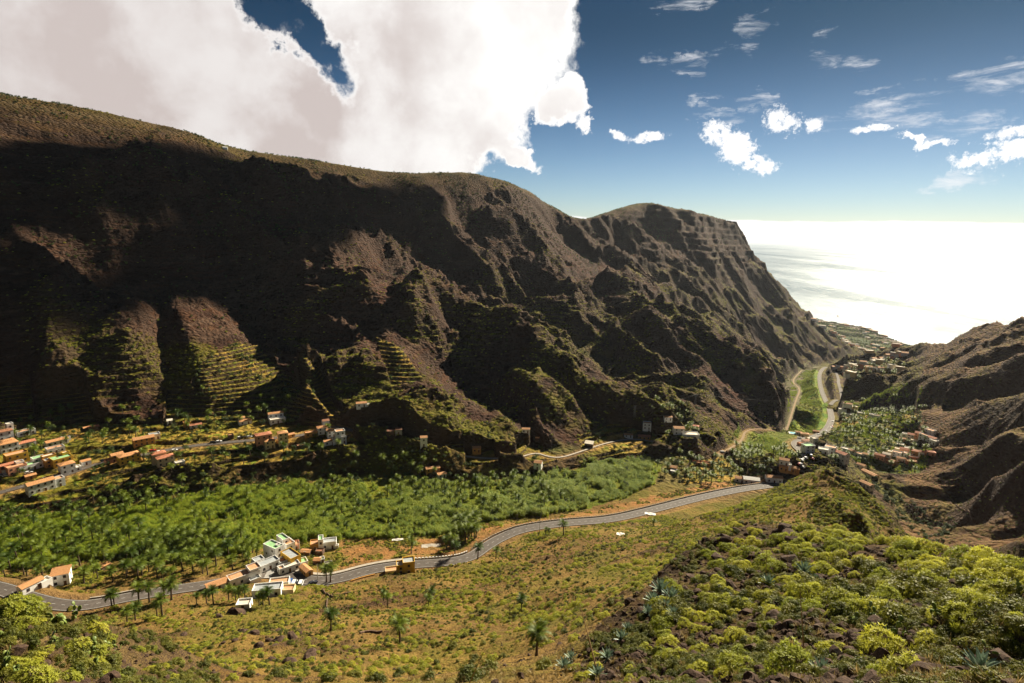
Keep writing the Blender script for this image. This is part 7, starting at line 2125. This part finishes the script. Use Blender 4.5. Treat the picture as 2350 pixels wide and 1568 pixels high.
scat('hill_scrub', hump, 4600, 0.18, 0.5, gsrc + ssrc, sstep(-0.2, 0.3, nz) + 0.2)
scat('spur_scrub', (REG['spur'] | REG['lf']) & (rr > 11), 4600, 0.12, 0.45, gsrc + tsrc[:0] + gsrc, sstep(-0.05, 0.25, fbm(GX, GY, 6.0, 3, 0.6, 330)) + 0.05, perpx=True)
# scrub on the long wall, thicker on the low spurs that catch the light
wallm = (MK['rock'] > 0.3) & (GX / np.maximum(GY, 1) < 0.6) & (MK['terr'] < 0.5)
wl = (REG['scrub'] * (0.35 + 0.65 * (1 - sstep(280, 420, MK['base']))) + 0.05) * np.clip(900 / rr, 0.2, 1.6)
scat('mountain_scrub', wallm & (rr < 1300), 11000, 0.4, 1.2, ssrc + gsrc, wl)
scat('dark_mountain_scrub', wallm & (rr < 2300), 6000, 0.25, 0.7, tsrc, sstep(-0.1, 0.3, fbm(GX, GY, 90.0, 4, 0.6, 320)) * sstep(300, 480, MK['base']) + 0.04, sink=1.4)
scat('terrace_scrub', (MK['terr'] > 0.5) | REG['gard'], 1800, 0.25, 0.9, gsrc + tsrc[:1], sstep(0.0, 0.3, fbm(GX, GY, 20.0, 3, 0.6, 322)) + 0.05, sink=0.3)
scat('right_slope_scrub', REG['rgt'] & (rr < 1500), 8000, 0.4, 1.1, gsrc, sstep(-0.2, 0.3, fbm(GX, GY, 40.0, 4, 0.6, 324)) + 0.1, sink=0.4)
scat('field_herbs', REG['soil'], 1500, 0.25, 0.7, gsrc + ssrc[:1], sstep(0.0, 0.25, fbm(GX, GY, 16.0, 3, 0.6, 326)) + 0.02)
scat('riverside_bushes', REG['green'] | REG['rb'], 1300, 0.5, 1.3, gsrc, sstep(0.0, 0.3, fbm(GX, GY, 45.0, 3, 0.6, 327)) + 0.03)
dm = REG['delta'] & (MK['base'] > 2)
scat('plantation_rows', dm, 3800, 0.5, 1.2, tsrc, sstep(-0.1, 0.25, fbm(GX, GY, 120.0, 3, 0.6, 328)) + 0.02, sink=1.5)
tf = [make_tuft(s) for s in (51, 52)]
TP = P_([(2010, 1470), (1960, 1455)])
for k, me in enumerate(tf):
    o = link('dry_grass_tuft', me, None, TP[k], 0.3, 1.2); tag(o, ['straw coloured grass tuft beside a flat rock low on the spur', 'straw coloured grass tuft under the leafless bush'][k], 'grass tuft', 'single grass tufts')
usrc = [o for o in bpy.data.objects if o.data in tf]
scat('dry_grass', near & (rr > 9) & (rr < 130) & (MK['rd'] < 0.3), 9000, 0.5, 1.3, usrc, (0.35 + sstep(-0.2, 0.3, nz)) * np.clip(60 / rr, 0.3, 3), perpx=True)
print("scrub", round(time.time() - T0, 1))

# ---- rocks
rocks = [make_rock(s) for s in (61, 62, 63, 64, 65)]
def boulder_set(poly, n, where, s0, s1, rmin=10, rmax=260, dm=0.9):
    P = thin(pick(pxpoly(poly, rmin, rmax), n * 6, perpx=True), dm)[:n]; out = []
    for k, p in enumerate(P):
        s = RNG.uniform(s0, s1); o = link('boulder', rocks[k % 5], None, (p[0], p[1], p[2] + 0.05 * s)); o.rotation_euler = tuple(RNG.uniform(-0.5, 0.5, 2)) + (RNG.uniform(0, 6.28),)
        o.scale = (s * RNG.uniform(0.8, 1.4), s, s * RNG.uniform(0.7, 1.2)); o['category'] = 'boulder'; o['group'] = 'boulders'
        out.append((o, float(to_px(*p)[0])))
    label_zone(out, 'dark boulder %s, %%s from the left' % where)
boulder_set([(1640, 1230), (1700, 1195), (1850, 1210), (1850, 1300), (1640, 1320)], 30, 'on the rocky crest of the spur', 0.3, 0.95)
boulder_set([(1470, 1360), (1640, 1310), (1950, 1300), (1950, 1430), (1480, 1450)], 36, 'on the flank of the spur', 0.2, 0.65)
boulder_set([(1950, 1300), (2350, 1350), (2350, 1568), (1950, 1568)], 26, 'at the right of the spur', 0.15, 0.5)
boulder_set([(1340, 1480), (1900, 1440), (1900, 1568), (1300, 1568)], 30, 'at the bottom of the spur', 0.15, 0.45)
boulder_set([(0, 1400), (540, 1500), (580, 1568), (0, 1568)], 34, 'on the left bank', 0.15, 0.5)
boulder_set([(480, 1400), (720, 1450), (720, 1530), (480, 1500)], 16, 'on the slope below the white box house', 0.5, 1.5)
for q, s, lb_ in [((542, 1410), 3.1, 'big angular brown boulder below the lone white box house'), (AB(1600, 1150), 1.1, 'dark boulder left of the big angular one, lower on the slope'), (AB(2120, 1125), 1.3, 'boulder downhill right of the big angular one'),
                 (A8(45, 1125), 1.3, 'dark boulder above the bottom centre slope'), (A8(350, 1195), 1.4, 'split dark boulder on the central slope'), (A8(620, 1362), 1.6, 'dark overhanging rock near the bottom centre'), (A8(450, 1400), 1.5, 'round dark rock left of the overhanging rock')]:
    p = ground(*q); o = link('boulder', rocks[int(RNG.integers(0, 5))], None, p, RNG.uniform(0, 6), (s * 1.1, s, s)); tag(o, lb_, 'boulder', 'boulders')
rsrc = [o for o in bpy.data.objects if o.data in rocks][:5]
scat('scattered_stones', near & (rr > 9) & (rr < 300) & (MK['rd'] < 0.3), 5000, 0.04, 0.16, rsrc, (sstep(0.0, 0.35, -nz + 0.1) + 0.1) * np.clip(80 / rr, 0.4, 3), perpx=True, tilt=0.6, big=3.0)
scat('scree', (REG['spur'] | (MK['oc'] > 0.4)) & (rr < 300), 2600, 0.06, 0.26, rsrc, None, perpx=True, tilt=0.6, big=1.2)

# ---- agaves: every leaf its own piece
AL = make_agave_leaf()
def agave(px, py, s, label, n=26):
    p = ground(px, py); root = empty('agave', p, RNG.uniform(0, 6.28), s); tag(root, label, 'agave', 'agaves')
    for i in range(n):
        f = i / n; o = link('leaf', AL, root); e = math.radians(12 + 72 * f + RNG.uniform(-6, 6))
        o.rotation_euler = Matrix.Rotation(2.39996 * i, 4, 'Z').to_euler(); M_ = Matrix.Rotation(2.39996 * i, 4, 'Z') @ Matrix.Rotation(-e, 4, 'Y'); o.rotation_euler = M_.to_euler()
        q = 1.0 - 0.25 * abs(f - 0.4); o.scale = (q, q, q); o.location = (0, 0, 0.05 + 0.12 * f)
for q in [(1515, 1362, 1.25, 'tallest agave in the big clump at the left edge of the spur'), (1498, 1385, 1.0, 'agave at the left of the big clump'), (1540, 1378, 1.1, 'agave at the right of the big clump'), (1527, 1402, 0.9, 'lowest agave of the big clump'),
          (1486, 1412, 0.8, 'pale agave under the big clump'), (1545, 1415, 0.75, 'agave right below the big clump'), (1425, 1472, 0.8, 'dark green agave beside the round spurge'), (1440, 1448, 0.65, 'small agave above the dark green one'),
          (1394, 1514, 0.75, 'agave right of the leaning flower stalk base'), (1295, 1536, 0.8, 'silvery agave at the bottom left of the spur'), (1310, 1516, 0.65, 'small silvery agave above the bottom one'), (1371, 1556, 0.75, 'agave at the foot of the leaning flower stalk'),
          (1845, 1318, 1.05, 'agave with pale drooping leaves in the heart of the spur'), (1763, 1345, 0.95, 'bluish agave left of the pale drooping one'), (1884, 1552, 0.62, 'agave at the bottom edge right of the largest spurge dome'), (2247, 1548, 0.85, 'largest agave with long leaves at the bottom right corner'),
          (1870, 1335, 0.6, 'small agave right of the pale drooping one'), (1188, 1402, 0.7, 'pale agave on the brown slope by the dark little palm')]:
    agave(*q)
# ---- dried flower stalks
def stalk(pb, pt, label, arms=True):
    b = ground(*pb); d = math.hypot(b[0], b[1]); t = PD(pt[0], pt[1], d * 1.0)
    root = empty('flower_stalk', b); tag(root, label, 'flower stalk', 'dried agave flower stalks')
    v = t - b; L = np.linalg.norm(v)
    g = MB(); P = [v * f + np.array([0, 0, 0.04 * L * math.sin(f * 3.1)]) * 0.3 for f in np.linspace(0, 1, 7)]; r = 0.0075 * L
    g.tube(P, [r * (1.25 - f) + 0.008 for f in np.linspace(0, 1, 7)], 5); link('stem', g.me('stem', [M_STALK]), root)
    if arms:
        R = random.Random(int(pb[0]))
        for k in range(7):
            f = 0.45 + 0.08 * k; c_ = v * f; a = R.uniform(0, 6.28); l = L * 0.10 * R.uniform(.6, 1.2)
            g = MB(); g.tube([c_, c_ + np.array([math.cos(a) * l * .7, math.sin(a) * l * .7, 0.02]), c_ + np.array([math.cos(a) * l, math.sin(a) * l, l * .35])], [r * .4, r * .3, r * .2], 4); link('branch', g.me('branch', [M_STALK]), root)
stalk((1371, 1545), (1330, 1385), 'tall leaning dried stalk at the left edge of the spur')
stalk((1845, 1500), (1836, 1358), 'straight dried stalk with side branches in the middle of the spur')
stalk((1808, 1322), (1806, 1262), 'thick dark stalk above the agave with drooping leaves')
stalk((1757, 1330), (1760, 1258), 'thin upright stalk left of the thick dark one', False)
stalk((1521, 1410), (1540, 1340), 'pale bent stalk rising from the big agave clump')
stalk((1078, 1567), (1114, 1488), 'thin leaning stalk at the bottom centre', False)
stalk((1518, 1335), (1516, 1300), 'short brown stalk at the upper rim of the agave clump', False)
stalk((1722, 1300), (1727, 1262), 'little pale stalk among the dark rocks', False)

# ---- prickly pears: every pad its own piece
PAD = make_pad()
def prickly(px, py, s, label, n=13):
    p = ground(px, py); root = empty('prickly_pear', p, RNG.uniform(0, 6.28), s); tag(root, label, 'cactus', 'prickly pears')
    tips = []
    for i in range(n):
        if i < 4: base = Vector((RNG.uniform(-.3, .3), RNG.uniform(-.3, .3), -0.05)); d = Vector((RNG.uniform(-.6, .6), RNG.uniform(-.6, .6), 1)).normalized()
        else:
            b_, d_ = tips[int(RNG.integers(0, len(tips)))]; base = b_; d = (d_ + Vector((RNG.uniform(-.7, .7), RNG.uniform(-.7, .7), RNG.uniform(-.2, .5)))).normalized()
        k = RNG.uniform(0.75, 1.1); o = link('pad', PAD, root, base); q = d.to_track_quat('Z', 'Y') @ Matrix.Rotation(RNG.uniform(0, 3.14), 3, 'Z').to_quaternion(); o.rotation_euler = q.to_euler(); o.scale = (k, k, k)
        tips.append((base + d * 0.47 * k, d))
PL = [(AB(170, 945), 1.6, 'upper left of the bank'), (AB(255, 965), 1.4, 'upper left of the bank behind a shrub'), (AB(540, 1065), 1.9, 'middle of the left bank, tall and spreading'), (AB(625, 1015), 1.4, 'left bank under the pale spurge'),
      (AB(735, 1345), 1.1, 'left bank with bright pads in a row'), (AB(790, 1335), 1.1, 'left bank right of the bright pads'), (AB(1030, 1265), 1.1, 'slope just right of the left bank'), (AB(80, 1425), 1.0, 'bottom left corner'),
      (AB(150, 1485), 0.9, 'bottom left corner, lower one'), (AB(870, 1505), 0.9, 'bottom edge of the left bank'), (AB(1060, 1510), 1.0, 'bottom edge below two bright shrubs'), (AB(60, 1155), 1.2, 'left edge of the bank'), (AB(505, 1225), 1.0, 'left bank above the dark shrub'),
      (AD(1180, 1225), 0.9, 'lower spur among grass'), (AD(830, 1135), 0.9, 'spur beside the reddish bare patch'), (AD(985, 1120), 0.9, 'spur right of the reddish bare patch'), (AD(1505, 1085), 1.0, 'spur under the round broom bush'), (AD(1900, 1365), 0.7, 'right part of the lower spur'),
      (AD(765, 905), 0.9, 'spur above the reddish bare patch'), (AD(1250, 775), 1.0, 'dark hollow of the spur'), (AD(700, 1425), 0.7, 'bottom of the spur right of the largest dome'), (AD(2080, 900), 1.0, 'right edge of the spur')]
for q, s, lb_ in PL: prickly(*q, s * 0.72, 'prickly pear cactus on the ' + lb_ if not lb_.startswith('bottom') else 'prickly pear cactus at the ' + lb_)
print("plants", round(time.time() - T0, 1))

# ------------------------------------------------------------------ unseen cloud added overhead, shaped to cast the shade on the upper mountain
M_CLOUD = simple_mat("shade_cloud_white", (0.9, 0.9, 0.9), 1.0, 0.0, 0.0)
def shade_cloud(polys, alt, label, seed, cell=22.0):
    """a cloud at height alt over every spot whose shade, along the sun's rays, lies inside one of the picture outlines"""
    for poly in polys:
        pp = np.array(poly, float)
        Q = []
        for px, py in poly:
            g = ground(min(max(px, 2), 2345), py)
            Q.append(g + sun_dir * (alt - g[2]) / sun_dir[2])
        Q = np.array(Q); lo = Q[:, :2].min(0) - 330; hi = Q[:, :2].max(0) + 150
        xs = np.arange(lo[0], hi[0], cell); ys = np.arange(lo[1], hi[1], cell); X, Y = np.meshgrid(xs, ys, indexing='ij')
        jx = fbm(X, Y, 160.0, 5, 0.6, seed) * 45; jy = fbm(X, Y, 160.0, 5, 0.6, seed + 9) * 45
        z = np.full(X.shape, 450.0)
        for _ in range(14):
            tt_ = (alt - z) / sun_dir[2]; gx = X + jx - sun_dir[0] * tt_; gy = Y + jy - sun_dir[1] * tt_
            z = 0.5 * z + 0.5 * np.where(gy > 20, sample(H, gx, np.maximum(gy, 20.0)), 500.0)
        qx, qy = to_px(gx, gy, z)
        ins = inpoly(qx, qy, poly) & (gy > 40)
        f = blur(ins.astype(float), 6)
        f = f * ins; ok = ins & (fbm(X, Y, 110.0, 5, 0.6, seed + 3) > -0.08)
        up = alt + 10 + f * 90 + fbm(X, Y, 70.0, 4, 0.6, seed + 5) * 30 * f; dn = alt - 8 - f * 25 + fbm(X, Y, 60.0, 4, 0.6, seed + 6) * 14 * f
        up = np.maximum(up, dn + 4)
        n0, n1 = X.shape; idx = np.arange(n0 * n1).reshape(n0, n1); V = np.vstack([np.stack([X, Y, up], -1).reshape(-1, 3), np.stack([X, Y, dn], -1).reshape(-1, 3)]); N = n0 * n1
        c = ok[:-1, :-1] & ok[1:, :-1] & ok[1:, 1:] & ok[:-1, 1:]
        F = []
        for i, j in zip(*np.nonzero(c)):
            a, b, d, e = idx[i, j], idx[i + 1, j], idx[i + 1, j + 1], idx[i, j + 1]
            F.append((a, b, d, e)); F.append((N + e, N + d, N + b, N + a))
            if i == 0 or not c[i - 1, j]: F.append((a, e, N + e, N + a))
            if i == c.shape[0] - 1 or not c[i + 1, j]: F.append((d, b, N + b, N + d))
            if j == 0 or not c[i, j - 1]: F.append((b, a, N + a, N + b))
            if j == c.shape[1] - 1 or not c[i, j + 1]: F.append((e, d, N + d, N + e))
        me = mesh_from('cloud', V, F, [M_CLOUD], smooth=True)
        o = link('cloud', me); o['kind'] = 'stuff'  # added out of view; only the shade it casts is seen
shade_cloud([[(-900, 180), (0, 238), (150, 268), (330, 312), (470, 362), (600, 390), (760, 415), (900, 440), (985, 520), (960, 585), (880, 590), (845, 575), (740, 525), (690, 560), (720, 640), (680, 700), (640, 720), (560, 690), (520, 640), (420, 640), (330, 690), (230, 700), (215, 800), (130, 760), (60, 880), (0, 940), (-900, 980)]], 1700.0, '', 71)

# ------------------------------------------------------------------ the air between here and the sea
def build_haze():
    m = bpy.data.materials.new("haze_air"); m.use_nodes = True; t = NT(m.node_tree)
    o = t.n('ShaderNodeOutputMaterial'); v = t.n('ShaderNodeVolumePrincipled')
    v.inputs['Color'].default_value = (0.74, 0.82, 0.95, 1); v.inputs['Density'].default_value = HAZE; v.inputs['Anisotropy'].default_value = 0.35
    t.put(o.inputs[1], v.outputs[0])
    g = MB(); g.box(-7000, 60000, -400, 60000, -40, 640, bottom=True)
    ob = link('haze', g.me('haze', [m])); ob['kind'] = 'stuff'
HAZE = 0.000013
if HAZE > 0: build_haze()
print("script done", round(time.time() - T0, 1))
